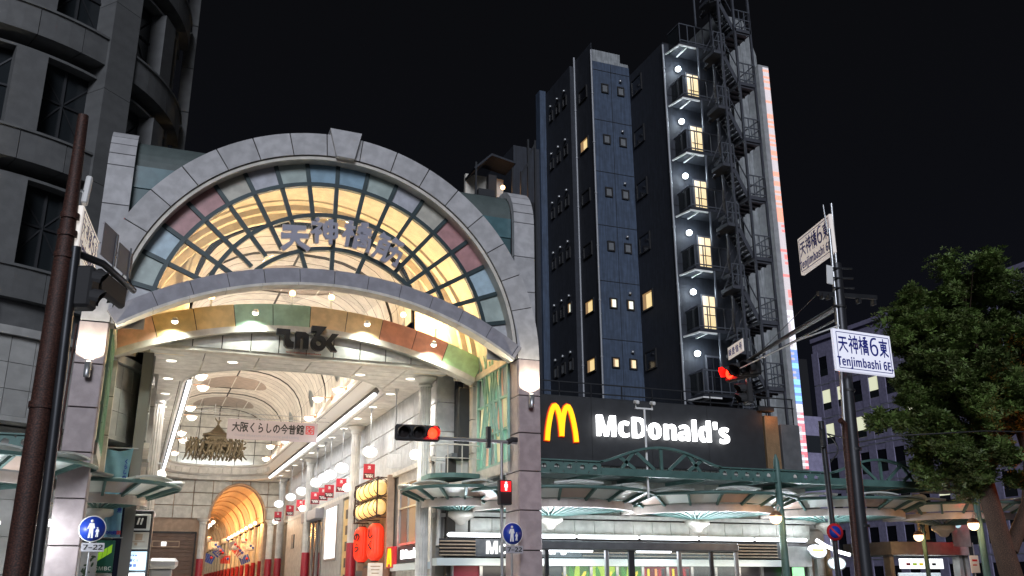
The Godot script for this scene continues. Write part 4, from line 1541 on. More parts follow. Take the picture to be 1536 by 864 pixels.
	for q in [[12.35, 14.05, "left"], [15.7, 17.0, "right"]]:
		var l := thing("tube_lamp", "%s one of two tube lamps hanging low before the restaurant's fascia" % q[2], "tube light", Vector3((q[0] + q[1]) / 2, 2.75, -28.5), "tube lamps along the shop front")
		st = mb()
		tube(st, [Vector3(q[0], 2.76, -28.5), Vector3(q[1], 2.76, -28.5)], 0.06, 10)
		part("lamp_tube", st, M.tube_white, l)
		st = mb()
		bx(st, q[0], q[1], 2.83, 2.87, -28.56, -28.44)
		part("fitting", st, M.white_paint, l)
		area(l, Vector3((q[0] + q[1]) / 2, 2.68, -28.5), Vector3(0, -1, 0.2), Vector2(q[1] - q[0], 0.1), Color(0.95, 0.97, 1.0), 1.6)
	# glazed screen standing in front
	var s := thing("glass_screen", "grey framed glass wind screen with a deep header standing before the restaurant", "glass screen", Vector3(15.4, 0.13, -27.4))
	st = mb()
	cbox(st, Vector3(15.3, 2.86, -27.4), Vector3(7.2, 0.28, 0.3), Basis.IDENTITY, 0.04)
	part("header", st, M.shop_grey, s)
	var px := [11.93, 14.0, 14.88, 16.65, 17.87, 18.85]
	for k in 6:
		piece("post", Vector3(0.12 if k != 2 else 0.2, 2.6, 0.12), M.dark_metal if k % 2 == 0 else M.steel, s, Vector3(px[k], 1.43, -27.4))
		if k < 5:
			piece("pane", Vector3(px[k + 1] - px[k] - 0.14, 2.5, 0.01), M.shop_glass, s, Vector3((px[k] + px[k + 1]) / 2, 1.45, -27.4), Basis.IDENTITY, 0.001)

# ------------------------------------------------------------------ canopies
func canopies() -> void:
	var t := thing("street_canopy", "green steel pavement canopy of fan shaped glass roofs on the right", "canopy", Vector3(18, 0.13, -27))
	for q in [[12.75, -90.0, 90.0, 2.7, 3.45], [18.4, -90.0, 90.0, 2.7, 3.45], [24.05, -90.0, 90.0, 2.7, 3.45], [29.7, -90.0, 60.0, 2.7, 3.45]]:
		fan(t, Vector3(q[0], 0, -28.95), q[3], q[4], q[1], q[2], 10)
	fan(t, Vector3(9.75, 0.1, -29.2), 1.25, 1.95, -110.0, 10.0, 5)
	beam(t, 10.85, 19.3, 15.05)
	beam(t, 19.46, 27.78, 23.7)
	for x in [19.38, 27.85]:
		var st := mb()
		tube(st, [Vector3(x, 0.13, -25.5), Vector3(x, 2.2, -25.5), Vector3(x, 4.85, -25.5), Vector3(x, 5.5, -25.5), Vector3(x, 5.75, -25.5)] if x < 20 else [Vector3(x, 0.13, -25.5), Vector3(x, 2.2, -25.5), Vector3(x, 4.85, -25.5), Vector3(x - 0.18, 6.5, -25.5), Vector3(x - 0.44, 8.32, -25.5)], [0.15, 0.125, 0.105, 0.10, 0.03] if x < 20 else [0.15, 0.125, 0.105, 0.10, 0.09], 12)
		part("post", st, M.green_steel, t)
	# purlins from the beam to the wall, and the gutter behind
	for x in [11.5, 13.4, 15.3, 17.2, 19.4, 21.3, 23.2, 25.1, 27.0]:
		var st := mb()
		bar(st, Vector3(x, 4.95, -25.55), Vector3(x, 5.05, -28.9), 0.07, 0.16)
		part("purlin", st, M.green_steel, t)
	var st := mb()
	bx(st, 10.8, 30, 5.08, 5.16, -28.9, -26.6)
	part("roof_sheet", st, M.roof_sheet, t)
	st = mb()
	for k in 36: bx(st, 11.0 + 0.24 * k, 11.02 + 0.24 * k, 5.16, 5.42, -27.62, -27.6)
	bx(st, 10.9, 19.6, 5.42, 5.45, -27.63, -27.59)
	part("roof_fence", st, M.dark_metal, t)
	# left side
	t = thing("street_canopy", "green steel pavement canopy with a curved tip beside the gate's left pillar", "canopy", Vector3(-5, 0.13, -26))
	fan(t, Vector3(-1.0, -0.1, -29.1), 1.2, 2.1, -20.0, 100.0, 5)
	fan(t, Vector3(-4.2, 0.0, -26.0), 2.3, 3.2, -90.0, 80.0, 10)
	beam(t, -10.5, -1.95, -6.3)
	for q in [["copper_lamp", 4.05], ["white_paint", 4.3]]:
		st = mb()
		bx(st, -9, -2.1, q[1], q[1] + 0.12, -24.6, -24.4)
		part("edge_strip", st, M[q[0]], t)

func fan(t: Node3D, c: Vector3, r0: float, r1: float, a0: float, a1: float, n: int) -> void:
	var at := func(a: float, r: float, y: float) -> Vector3: return c + Vector3(sin(deg_to_rad(a)) * r, y, cos(deg_to_rad(a)) * r)
	var st := mb()
	var yi := 4.02
	var yo := 4.46
	for k in n * 2 + 1:
		var a := lerpf(a0, a1, k / (n * 2.0))
		bar(st, at.call(a, 0.25, 3.86), at.call(a, r0, yi + 0.06), 0.045, 0.06)
		if k % 2 == 0: bar(st, at.call(a, r0, yi + 0.14), at.call(a, r1, yo), 0.07, 0.10)
	var fr := part("fan_ribs", st, M.green_steel, t)
	st = mb()
	var m := n * 3
	for k in m:
		var a := lerpf(a0, a1, float(k) / m)
		var b := lerpf(a0, a1, float(k + 1) / m)
		hexa(st, [at.call(a, r0 - 0.05, yi - 0.08), at.call(a, r0 - 0.05, yi + 0.16), at.call(b, r0 - 0.05, yi + 0.16), at.call(b, r0 - 0.05, yi - 0.08), at.call(a, r0 + 0.05, yi - 0.08), at.call(a, r0 + 0.05, yi + 0.16), at.call(b, r0 + 0.05, yi + 0.16), at.call(b, r0 + 0.05, yi - 0.08)])
	part("curved_beam", st, M.fan_beam, fr)
	st = mb()
	var pts := []
	for k in m + 1: pts.append(at.call(lerpf(a0, a1, float(k) / m), r1, yo + 0.02))
	tube(st, pts, 0.055, 8)
	part("rim", st, M.green_steel, fr)
	for k in n:
		var a := lerpf(a0, a1, (k + 0.04) / n)
		var b := lerpf(a0, a1, (k + 0.96) / n)
		var mid := (a + b) / 2
		st = mb()
		for w in [[a, mid], [mid, b]]:
			quad(st, at.call(w[0], 0.5, 3.96), at.call(w[1], 0.5, 3.96), at.call(w[1], r0 - 0.06, yi + 0.13), at.call(w[0], r0 - 0.06, yi + 0.13))
		part("glass_panel", st, M.canopy_glass, fr)
		st = mb()
		for w in [[a, mid], [mid, b]]:
			quad(st, at.call(w[0], r0 + 0.07, yi + 0.2), at.call(w[1], r0 + 0.07, yi + 0.2), at.call(w[1], r1 - 0.05, yo + 0.05), at.call(w[0], r1 - 0.05, yo + 0.05))
		part("glass_panel", st, M.canopy_glass if k % 3 != 1 else M.canopy_glass2, fr)
		if k % 2 == 0:   # arched cap over every second panel
			st = mb()
			for j in 6:
				var p := []
				for dr in [-0.5, 0.12]:
					for q in [[j, 0.0], [j, 0.045], [j + 1, 0.045], [j + 1, 0.0]]:
						var f: float = q[0] / 6.0
						p.append(at.call(lerpf(a - (b - a) * 0.25, b + (b - a) * 0.25, f) , r1 + dr, yo + 0.10 + 0.07 * sin(f * PI) + q[1]))
				hexa(st, p)
			part("roof_cap", st, M.cap_white, fr)
	st = mb()
	var prof := [[0.08, 3.42], [0.16, 3.46], [0.22, 3.56], [0.38, 3.66], [0.44, 3.70], [0.44, 3.84], [0.40, 3.86]]
	lathe(st, prof, 20, Transform3D(Basis.IDENTITY, c + Vector3(0, 0, -0.02)))
	part("corbel", st, M.lip, fr)

func beam(t: Node3D, x0: float, x1: float, xc: float) -> void:
	var z := -25.5
	var st := mb()
	bx(st, x0, x1, 4.83, 4.87, z - 0.10, z + 0.10)
	for q in [[x0, xc - 2.05], [xc + 2.05, x1]]: bx(st, q[0], q[1], 5.21, 5.25, z - 0.08, z + 0.08)
	var b := part("truss_beam", st, M.green_steel, t)
	# web with round holes near both ends of the arch
	st = mb()
	var x := x0
	while x < x1 - 0.01:
		var w := minf(0.42, x1 - x)
		var mid := x + w / 2
		var d := absf(mid - xc)
		if d < 2.05: bx(st, x, x + w, 4.87, 5.06, z - 0.02, z + 0.02)
		elif d < 4.0 and w > 0.4: plate_hole(st, mid, 5.04, w, 0.34, 0.085, z - 0.02, z + 0.02)
		else: bx(st, x, x + w, 4.87, 5.21, z - 0.02, z + 0.02)
		x += w
	part("web", st, M.green_steel, b)
	st = mb()
	var curve := func(u: float) -> float: return 5.23 + 0.52 * pow(1 - u * u, 1.5)
	for k in 20:
		var u0 := -1.0 + k / 10.0
		var u1 := -1.0 + (k + 1) / 10.0
		bar(st, Vector3(xc + u0 * 2.15, curve.call(u0), z), Vector3(xc + u1 * 2.15, curve.call(u1), z), 0.16, 0.07)
	for q in [[0.0, 0.0], [-0.25, -0.42], [0.25, 0.42], [-0.95, -0.68], [0.95, 0.68], [-1.4, -0.45], [1.4, 0.45]]:
		bar(st, Vector3(xc + q[0], 5.06, z), Vector3(xc + q[1] * 2.15, curve.call(q[1]) - 0.02, z), 0.06, 0.10)
	part("arch_brace", st, M.green_steel, b)

func plate_hole(st: SurfaceTool, cx: float, cy: float, w: float, h: float, r: float, z0: float, z1: float) -> void:
	for k in 16:
		var a0 := TAU * k / 16
		var a1 := TAU * (k + 1) / 16
		var o := []
		for a in [a0, a1]:
			var d := Vector2(cos(a), sin(a))
			var s := minf(w / 2 / maxf(absf(d.x), 0.001), h / 2 / maxf(absf(d.y), 0.001))
			o.append([d * r + Vector2(cx, cy), d * s + Vector2(cx, cy)])
		for z in [z0, z1]:
			quad(st, Vector3(o[0][0].x, o[0][0].y, z), Vector3(o[0][1].x, o[0][1].y, z), Vector3(o[1][1].x, o[1][1].y, z), Vector3(o[1][0].x, o[1][0].y, z))
		quad(st, Vector3(o[0][0].x, o[0][0].y, z0), Vector3(o[1][0].x, o[1][0].y, z0), Vector3(o[1][0].x, o[1][0].y, z1), Vector3(o[0][0].x, o[0][0].y, z1))

# ------------------------------------------------------------------ the hotel
func hotel() -> void:
	var t := thing("hotel_building", "tall dark blue hotel with lit windows and a stepped facade", "building", Vector3(23, 0, -39))
	var st := mb()
	bx(st, 22.66, 26.2, 0, 28.4, -44, -36)
	part("front_wall", st, M.hotel_dark, t)
	st = mb()
	bx(st, 20.4, 22.66, 0, 28.9, -46, -39.6)
	part("blue_wall", st, M.hotel_blue, t)
	st = mb()
	bx(st, 20.44, 22.96, 28.9, 29.5, -44, -40.2)
	bx(st, 21.0, 22.9, 29.5, 30.6, -44, -41)
	part("roof_house", st, M.hotel_grey, t)
	st = mb()
	bx(st, 20.36, 20.4, 0, 30.0, -41.6, -39.61)
	bx(st, 20.0, 20.39, 0, 29.6, -45, -41.6)
	bx(st, 18.0, 20.0, 0, 26.0, -50, -45.2)
	part("side_wall", st, M.hotel_dark, t)
	st = mb()
	bx(st, 19.62, 20.0, 0, 29.8, -45.6, -45.0)
	part("fin_wall", st, M.hotel_blue, t)
	# grey wall at the right end, stepped at the top
	st = mb()
	prism(st, PackedVector2Array([Vector2(26.2, 5.8), Vector2(28.5, 5.8), Vector2(28.5, 28.9), Vector2(27.8, 31.0), Vector2(26.2, 31.0)]), -44, -36.02)
	part("grey_wall", st, M.hotel_grey, t)
	# windows
	var ys := [27.3, 24.25, 21.2, 18.2, 15.15, 12.1]
	for k in 6:
		for j in 2:
			var x := 21.1 + 0.97 * j
			hotel_window(t, Vector3(x, ys[k], -39.6), Vector3(0, 0, 1), 0.30, 0.42, "win_white" if k == 4 else ("win_warm" if k == 5 else "win_dim"))
		hotel_window(t, Vector3(20.36, ys[k] + 0.05, -40.7), Vector3(-1, 0, 0), 0.85, 0.62, "win_warm" if k in [1, 4, 5] else "win_off")
		hotel_window(t, Vector3(22.66, ys[k] + 0.1, -38.8), Vector3(-1, 0, 0), 0.95, 0.85, "win_warm" if k == 4 else "win_off")
		for j in 3:
			hotel_window(t, Vector3(20.0, ys[k] + 0.4, -42.3 - 0.95 * j), Vector3(-1, 0, 0), 0.34, 0.5, "win_white" if k == 4 and j == 0 else ("win_dim" if k == 5 else "win_off"))
			st = mb()
			lathe(st, [[0.0, 0.0], [0.09, 0.0], [0.07, 0.12], [0.0, 0.16]], 8, Transform3D(Basis.IDENTITY, Vector3(19.93, ys[k] + 1.0, -42.3 - 0.95 * j)))
			part("vent_cowl", st, M.steel, t)
		st = mb()
		lathe(st, [[0.0, 0.0], [0.09, 0.0], [0.07, 0.12], [0.0, 0.16]], 8, Transform3D(Basis.IDENTITY, Vector3(22.05, ys[k] + 0.55, -39.53)))
		part("vent_cowl", st, M.steel, t)
	# floor joints and upright joints of the cladding
	for k in 9:
		for q in [[20.4, 22.66, -39.585], [22.68, 26.2, -35.985]]:
			st = mb()
			bx(st, q[0], q[1], 4.2 + 3.02 * k, 4.23 + 3.02 * k, q[2] - 0.03, q[2])
			part("cladding_joint", st, M.hotel_black, t)
	for x in [21.5]:
		st = mb()
		bx(st, x, x + 0.02, 5, 28.9, -39.61, -39.59)
		part("cladding_joint", st, M.hotel_black, t)
	# downpipes
	for q in [[22.62, -35.94, 5.8, 28.2], [20.33, -39.55, 5.8, 29.5], [20.3, -41.62, 5.8, 30.2]]:
		st = mb()
		tube(st, [Vector3(q[0], q[2], q[1]), Vector3(q[0], q[3], q[1])], 0.055, 8)
		for k in 8: tube(st, [Vector3(q[0], q[2] + 2.9 * k + 0.7, q[1]), Vector3(q[0], q[2] + 2.9 * k + 0.78, q[1])], 0.075, 8)
		part("downpipe", st, M.pipe_grey, t)
	# balconies with a lamp and a lit door on each floor
	for k in 7:
		var y := 9.85 + 3.0 * k
		st = mb()
		cbox(st, Vector3(23.9, y - 0.08, -35.42), Vector3(1.86, 0.16, 1.14))
		var b := part("balcony", st, M.hotel_dark, t)
		st = mb()
		for q in [[Vector3(22.98, y + 1.05, -34.88), Vector3(24.82, y + 1.05, -34.88)], [Vector3(22.98, y + 1.05, -34.88), Vector3(22.98, y + 1.05, -36)], [Vector3(22.98, y + 0.1, -34.88), Vector3(24.82, y + 0.1, -34.88)]]:
			bar(st, q[0], q[1], 0.05, 0.05)
		for xx in [22.98, 23.45, 23.9, 24.36, 24.82]: bar(st, Vector3(xx, y, -34.88), Vector3(xx, y + 1.05, -34.88), 0.04, 0.04)
		bar(st, Vector3(23.98, y + 1.05, -34.86), Vector3(23.98, y + 2.84, -34.86), 0.07, 0.07)
		part("railing", st, M.rail_grey, b)
		st = mb()
		bx(st, 22.99, 23.005, y + 0.12, y + 1.0, -35.95, -34.9)
		part("railing_panel", st, M.night_glass, b)
		st = mb()
		for q in [[Vector3(22.9, y - 0.2, -34.9), Vector3(23.9, y - 0.2, -34.9)], [Vector3(22.95, y - 0.2, -34.9), Vector3(22.75, y - 0.2, -35.9)], [Vector3(23.4, y - 0.2, -34.9), Vector3(23.4, y - 0.2, -35.9)]]:
			bar(st, q[0], q[1], 0.07, 0.07)
		part("slab_frame", st, M.white_paint, b)
		if k < 6:
			st = mb()
			cbox(st, Vector3(24.3, y + 1.02, -36.0), Vector3(0.8, 2.06, 0.06))
			var d := part("door", st, M.door_frame, t)
			st = mb()
			bx(st, 23.97, 24.63, y + 0.1, y + 1.95, -35.965, -35.955)
			part("lit_window", st, M["win_warm" if k > 0 else "win_off"], d)
			st = mb()
			bx(st, 24.28, 24.32, y + 0.1, y + 1.95, -35.952, -35.94)
			bx(st, 24.0, 24.6, y + 1.0, y + 1.04, -35.952, -35.94)
			part("glazing_bar", st, M.dark_metal, d)
			st = mb()
			ball(st, Vector3(23.40, y + 2.05, -35.86), 0.15, 14)
			var w := part("wall_lamp", st, M.lamp_cool, t)
			st = mb()
			cbox(st, Vector3(23.40, y + 2.05, -35.98), Vector3(0.22, 0.22, 0.06))
			part("lamp_base", st, M.steel, w)
			omni(t, Vector3(23.40, y + 2.05, -35.62), Color(0.90, 0.96, 1.0), 1.0, 0.12)
	fire_escape()
	# vertical screen sign on the corner
	var s := thing("screen_sign", "tall narrow lit screen sign running up the hotel's right edge", "sign", Vector3(28.0, 6.6, -35.3))
	st = mb()
	bx(st, 27.7, 28.35, 6.6, 27.6, -36.0, -34.95)
	part("casing", st, M.hotel_grey2, s)
	var y := 6.7
	var k := 0
	while y < 27.4:
		var h := 0.13
		var c: String
		var f := (y - 6.7) / 20.7
		var n := fmod(sin(k * 12.9898) * 43758.5453, 1.0)
		n = absf(n)
		if f < 0.14: c = "led_pink" if n < 0.55 else "led_white"
		elif f < 0.27: c = "led_blue" if n < 0.6 else "led_cyan"
		elif f < 0.36: c = "led_white"
		elif f < 0.58: c = "led_red" if n < 0.5 else "led_pale"
		else: c = "led_pale" if n < 0.7 else "led_orange"
		for j in 2:
			st = mb()
			bx(st, 27.98 + 0.18 * j, 28.15 + 0.18 * j, y, y + h - 0.01, -34.95, -34.93)
			part("screen_module", st, M[c if j == 1 or n > 0.4 else "led_pale"], s)
		y += h
		k += 1
	area(s, Vector3(28.03, 17, -34.85), Vector3(-0.3, 0, 1), Vector2(0.5, 20), Color(1, 0.8, 0.85), 2.0)

func hotel_window(t: Node3D, at: Vector3, out: Vector3, w: float, h: float, m: String) -> void:
	var b := frame_of(out)
	var st := mb()
	box(st, at + out * 0.02, Vector3(w, h, 0.03), b)
	var p := part("window", st, M[m], t)
	st = mb()
	for s in [-1, 1]:
		box(st, at + b * Vector3(s * (w / 2 + 0.03), 0, 0.03), Vector3(0.07, h + 0.13, 0.09), b)
		box(st, at + b * Vector3(0, s * (h / 2 + 0.03), 0.03), Vector3(w - 0.02, 0.07, 0.085), b)
	part("window_frame", st, M.black, p)
	if m == "win_warm" or m == "win_white":
		st = mb()
		var k := absf(fmod(sin(at.y * 12.9 + at.x * 7.3) * 43758.5, 1.0))
		box(st, at + b * Vector3(-w * 0.5 + w * (0.12 + 0.12 * k), 0, 0.04), Vector3(w * (0.22 + 0.22 * k), h, 0.006), b)
		if k > 0.4: box(st, at + b * Vector3(0, h * (0.5 - 0.1 * k), 0.045), Vector3(w, h * 0.2 * k, 0.006), b)
		part("curtain", st, M.curtain_lit, p)

func fire_escape() -> void:
	var t := thing("fire_escape", "dark steel fire escape zigzagging up the hotel wall", "fire escape", Vector3(24.4, 5.8, -33.8))
	for k in 9:
		var y := 6.9 + 3.0 * k
		var st := mb()
		bx(st, 24.6, 25.55, y - 0.18, y, -34.9, -32.9)
		bx(st, 24.85, 25.55, y - 0.18, y - 0.02, -35.9, -34.92)
		for j in 5: bar(st, Vector3(24.62, y - 0.22, -33.0 - 0.42 * j), Vector3(25.53, y - 0.22, -33.0 - 0.42 * j), 0.06, 0.1)
		part("landing", st, M.escape_steel, t)
		st = mb()
		bx(st, 23.3, 23.95, y + 1.34, y + 1.5, -33.9, -32.95)
		part("half_landing", st, M.escape_steel, t)
		# railings
		st = mb()
		for q in [[Vector3(24.6, y, -32.92), Vector3(25.53, y, -32.92)], [Vector3(25.53, y, -32.92), Vector3(25.53, y, -34.9)]]:
			for h in [0.12, 0.55, 1.05]: bar(st, q[0] + Vector3(0, h, 0), q[1] + Vector3(0, h, 0), 0.045, 0.045)
			for j in 4: bar(st, q[0].lerp(q[1], j / 3.0), q[0].lerp(q[1], j / 3.0) + Vector3(0, 1.05, 0), 0.04, 0.04)
		for h in [0.5, 1.0]: bar(st, Vector3(23.3, y + 1.5 + h, -32.95), Vector3(23.95, y + 1.5 + h, -32.95), 0.045, 0.045)
		for xx in [23.3, 23.6, 23.95]: bar(st, Vector3(xx, y + 1.5, -32.95), Vector3(xx, y + 2.5, -32.95), 0.04, 0.04)
		part("railing", st, M.rail_dark, t)
		for f in 2:
			st = mb()
			var z := -33.45 if f == 0 else -34.3
			var a := Vector3(24.65, y, z) if f == 0 else Vector3(23.9, y + 1.45, z)
			var b := Vector3(23.9, y + 1.42, z) if f == 0 else Vector3(24.65, y + 2.95, z)
			for s in [-0.36, 0.36]:
				bar(st, a + Vector3(0, 0, s), b + Vector3(0, 0, s), 0.05, 0.2)
				bar(st, a + Vector3(0, 0.95, s), b + Vector3(0, 0.95, s), 0.04, 0.04)
			part("stringer", st, M.escape_steel, t)
			for j in 7:
				piece("tread", Vector3(0.26, 0.04, 0.70), M.escape_steel, t, a.lerp(b, (j + 0.5) / 7.0))
	var st := mb()
	for q in [[23.75, -32.95], [25.53, -32.95], [24.62, -32.95], [25.53, -34.9], [24.62, -34.9]]:
		bx(st, q[0] - 0.05, q[0] + 0.05, 5.8, 33.5, q[1] - 0.05, q[1] + 0.05)
	part("mast", st, M.escape_steel, t)
	t.position.x += 0.3

func office_and_far() -> void:
	var t := thing("office_block", "lavender grey office block with rows of tall windows behind the tree", "building", Vector3(66, 0, -52))
	var st := mb()
	bx(st, 61.15, 75, 0, 24.7, -72.9, -20)
	part("wall", st, M.office_wall, t)
	for fl in 7:
		for k in 20:
			var z := -71.6 + 2.12 * k
			var y := 22.1 - 3.3 * fl
			var lit := (fl == 1 and k in [0, 1, 3, 7]) or (fl == 2 and k in [0, 2, 3, 5]) or (fl == 1 and k > 9 and k % 4 == 0) or (fl == 4 and k % 5 == 1)
			st = mb()
			bx(st, 61.06, 61.1, y - 0.95, y + 0.95, z - 0.55, z + 0.55)
			var w := part("window", st, M["win_office" if lit else "win_off"], t)
			st = mb()
			bx(st, 61.03, 61.055, y - 0.95, y - 0.30, z - 0.55, z + 0.55)
			part("lower_sash", st, M.night_glass, w)
		st = mb()
		bx(st, 60.99, 61.15, 20.35 - 3.3 * fl - 0.03, 20.35 - 3.3 * fl + 0.03, -72.9, -20)
		part("floor_line", st, M.hotel_grey, t)
		# wall piers between the windows stand proud of the glass
		for k in 21:
			piece("pier", Vector3(0.12, 3.22, 0.96), M.office_wall, t, Vector3(61.06, 22.05 - 3.3 * fl, -72.66 + 2.12 * k), Basis.IDENTITY, 0.02)
		st = mb()
		bx(st, 61.02, 61.14, 23.07 - 3.3 * fl, 24.44 - 3.3 * fl, -72.9, -20)
		part("spandrel", st, M.office_wall, t)
	st = mb()
	bx(st, 60.9, 75.2, 24.7, 25.1, -73, -20)
	part("parapet", st, M.office_wall, t)
	t = thing("dark_building", "unlit dark building standing behind the gap right of the hotel", "building", Vector3(44, 0, -60))
	st = mb()
	bx(st, 46, 54.5, 0, 21, -76, -66)
	part("wall", st, M.hotel_black, t)
	for k in 5:
		for j in 4: hotel_window(t, Vector3(47.2 + 1.8 * j, 7.0 + 3.0 * k, -66.0), Vector3(0, 0, 1), 1.0, 1.4, "win_off")
	t = thing("low_grey_building", "low pale grey building with a dark ribbon window beside the lit screen sign", "building", Vector3(42, 0, -51))
	st = mb()
	bx(st, 39.6, 42.0, 0, 12.4, -56, -50)
	part("wall", st, M.office_wall, t)
	st = mb()
	bx(st, 39.7, 41.9, 10.0, 11.1, -50.0, -49.95)
	part("ribbon_window", st, M.night_glass, t)
	t = thing("rear_building", "unlit black building rising between the gate and the hotel", "building", Vector3(15.5, 0, -38))
	st = mb()
	bx(st, 12.5, 15.5, 0, 18.4, -46, -36.2)
	part("wall", st, M.hotel_black, t)
	st = mb()
	for x in [14.75, 15.1, 15.45]: bx(st, x - 0.04, x + 0.04, 8, 21.5 if x > 15 else 19.8, -36.15, -36.05)
	for q in [[14.75, 15.1, 19.6], [15.1, 15.45, 20.6]]: bar(st, Vector3(q[0], q[2], -36.1), Vector3(q[1], q[2] + 0.7, -36.1), 0.08, 0.08)
	part("roof_mast", st, M.dark_metal, t)
	# lit roof shed
	t = thing("roof_shed", "small lit shed on the black building's roof above the gate's right shoulder", "shed", Vector3(13.6, 18.4, -37))
	st = mb()
	prism(st, PackedVector2Array([Vector2(12.65, 19.9), Vector2(13.5, 20.75), Vector2(14.7, 20.5), Vector2(14.7, 20.42), Vector2(13.5, 20.64), Vector2(12.7, 19.82)]), -38.0, -36.6)
	part("roof", st, M.hotel_dark, t)
	st = mb()
	bx(st, 12.7, 14.6, 18.4, 20.2, -38.2, -38.0)
	part("back_wall", st, M.lip, t)
	st = mb()
	for x in [12.75, 14.55]: bx(st, x - 0.04, x + 0.04, 18.4, 20.2, -36.7, -36.62)
	bx(st, 13.6, 14.0, 18.4, 20.0, -37.6, -37.3)
	bx(st, 12.9, 13.7, 18.4, 18.95, -37.0, -36.7)
	part("post", st, M.dark_metal, t)
	st = mb()
	ball(st, Vector3(14.15, 19.25, -36.9), 0.11, 12)
	part("bulb", st, M.bulb_warm, t)
	omni(t, Vector3(14.15, 19.25, -36.9), Color(1.0, 0.66, 0.4), 0.22, 0.1)

# ------------------------------------------------------------------ street poles and signs
func name_sign(called: String, label: String, c: Vector3, b: Basis, w: float, h: float, lit: String, group: String, weight := 1.0) -> Node3D:
	var t := thing(called, label, "street sign", c, group)
	var st := mb()
	cbox(st, c, Vector3(w, h, 0.09), b, 0.015)
	part("panel", st, M[lit], t)  # face material glows by itself in place of street light
	st = mb()
	var e := 0.035
	for q in [[0.0, h / 2 - e - 0.03, w - 2 * e - 0.06, 0.014], [0.0, -h / 2 + e + 0.03, w - 2 * e - 0.06, 0.014]]:
		box(st, c + b * Vector3(q[0], q[1], 0.047), Vector3(q[2], q[3], 0.004), b)
	for s in [-1, 1]: box(st, c + b * Vector3(s * (w / 2 - e - 0.03), 0, 0.047), Vector3(0.014, h - 2 * e - 0.074, 0.004), b)
	part("border", st, M.sign_blue, t)
	st = mb()
	var cs := h * 0.44
	var k := 0
	for g in ["ten", "shin", "hashi", "", "higashi"]:
		if g != "":
			strokes(st, GLYPH[g], cs, cs * 0.10 * weight, 0.0015, Transform3D(b * Basis.from_scale(Vector3(0.70, 1.05, 1)), c + b * Vector3(w * (-0.36 + 0.178 * k), h * 0.165, 0.045)))
		k += 1
	part("characters", st, M.sign_blue, t)
	text("number", "6", h * 0.44, 0.004, M.sign_blue, t, Transform3D(b, c + b * Vector3(w * 0.175, h * 0.165, 0.049)), 0.9, "Droid Sans", false)
	text("lettering", "Tenjimbashi 6E.", h * 0.205, 0.004, M.sign_blue, t, Transform3D(b, c + b * Vector3(0, -h * 0.27, 0.049)), 0.80)
	st = mb()
	for s in [-1, 1]: box(st, c + b * Vector3(s * w * 0.2, 0, -0.07), Vector3(0.05, h * 0.9, 0.05), b)
	part("bracket", st, M.dark_metal, t)
	return t

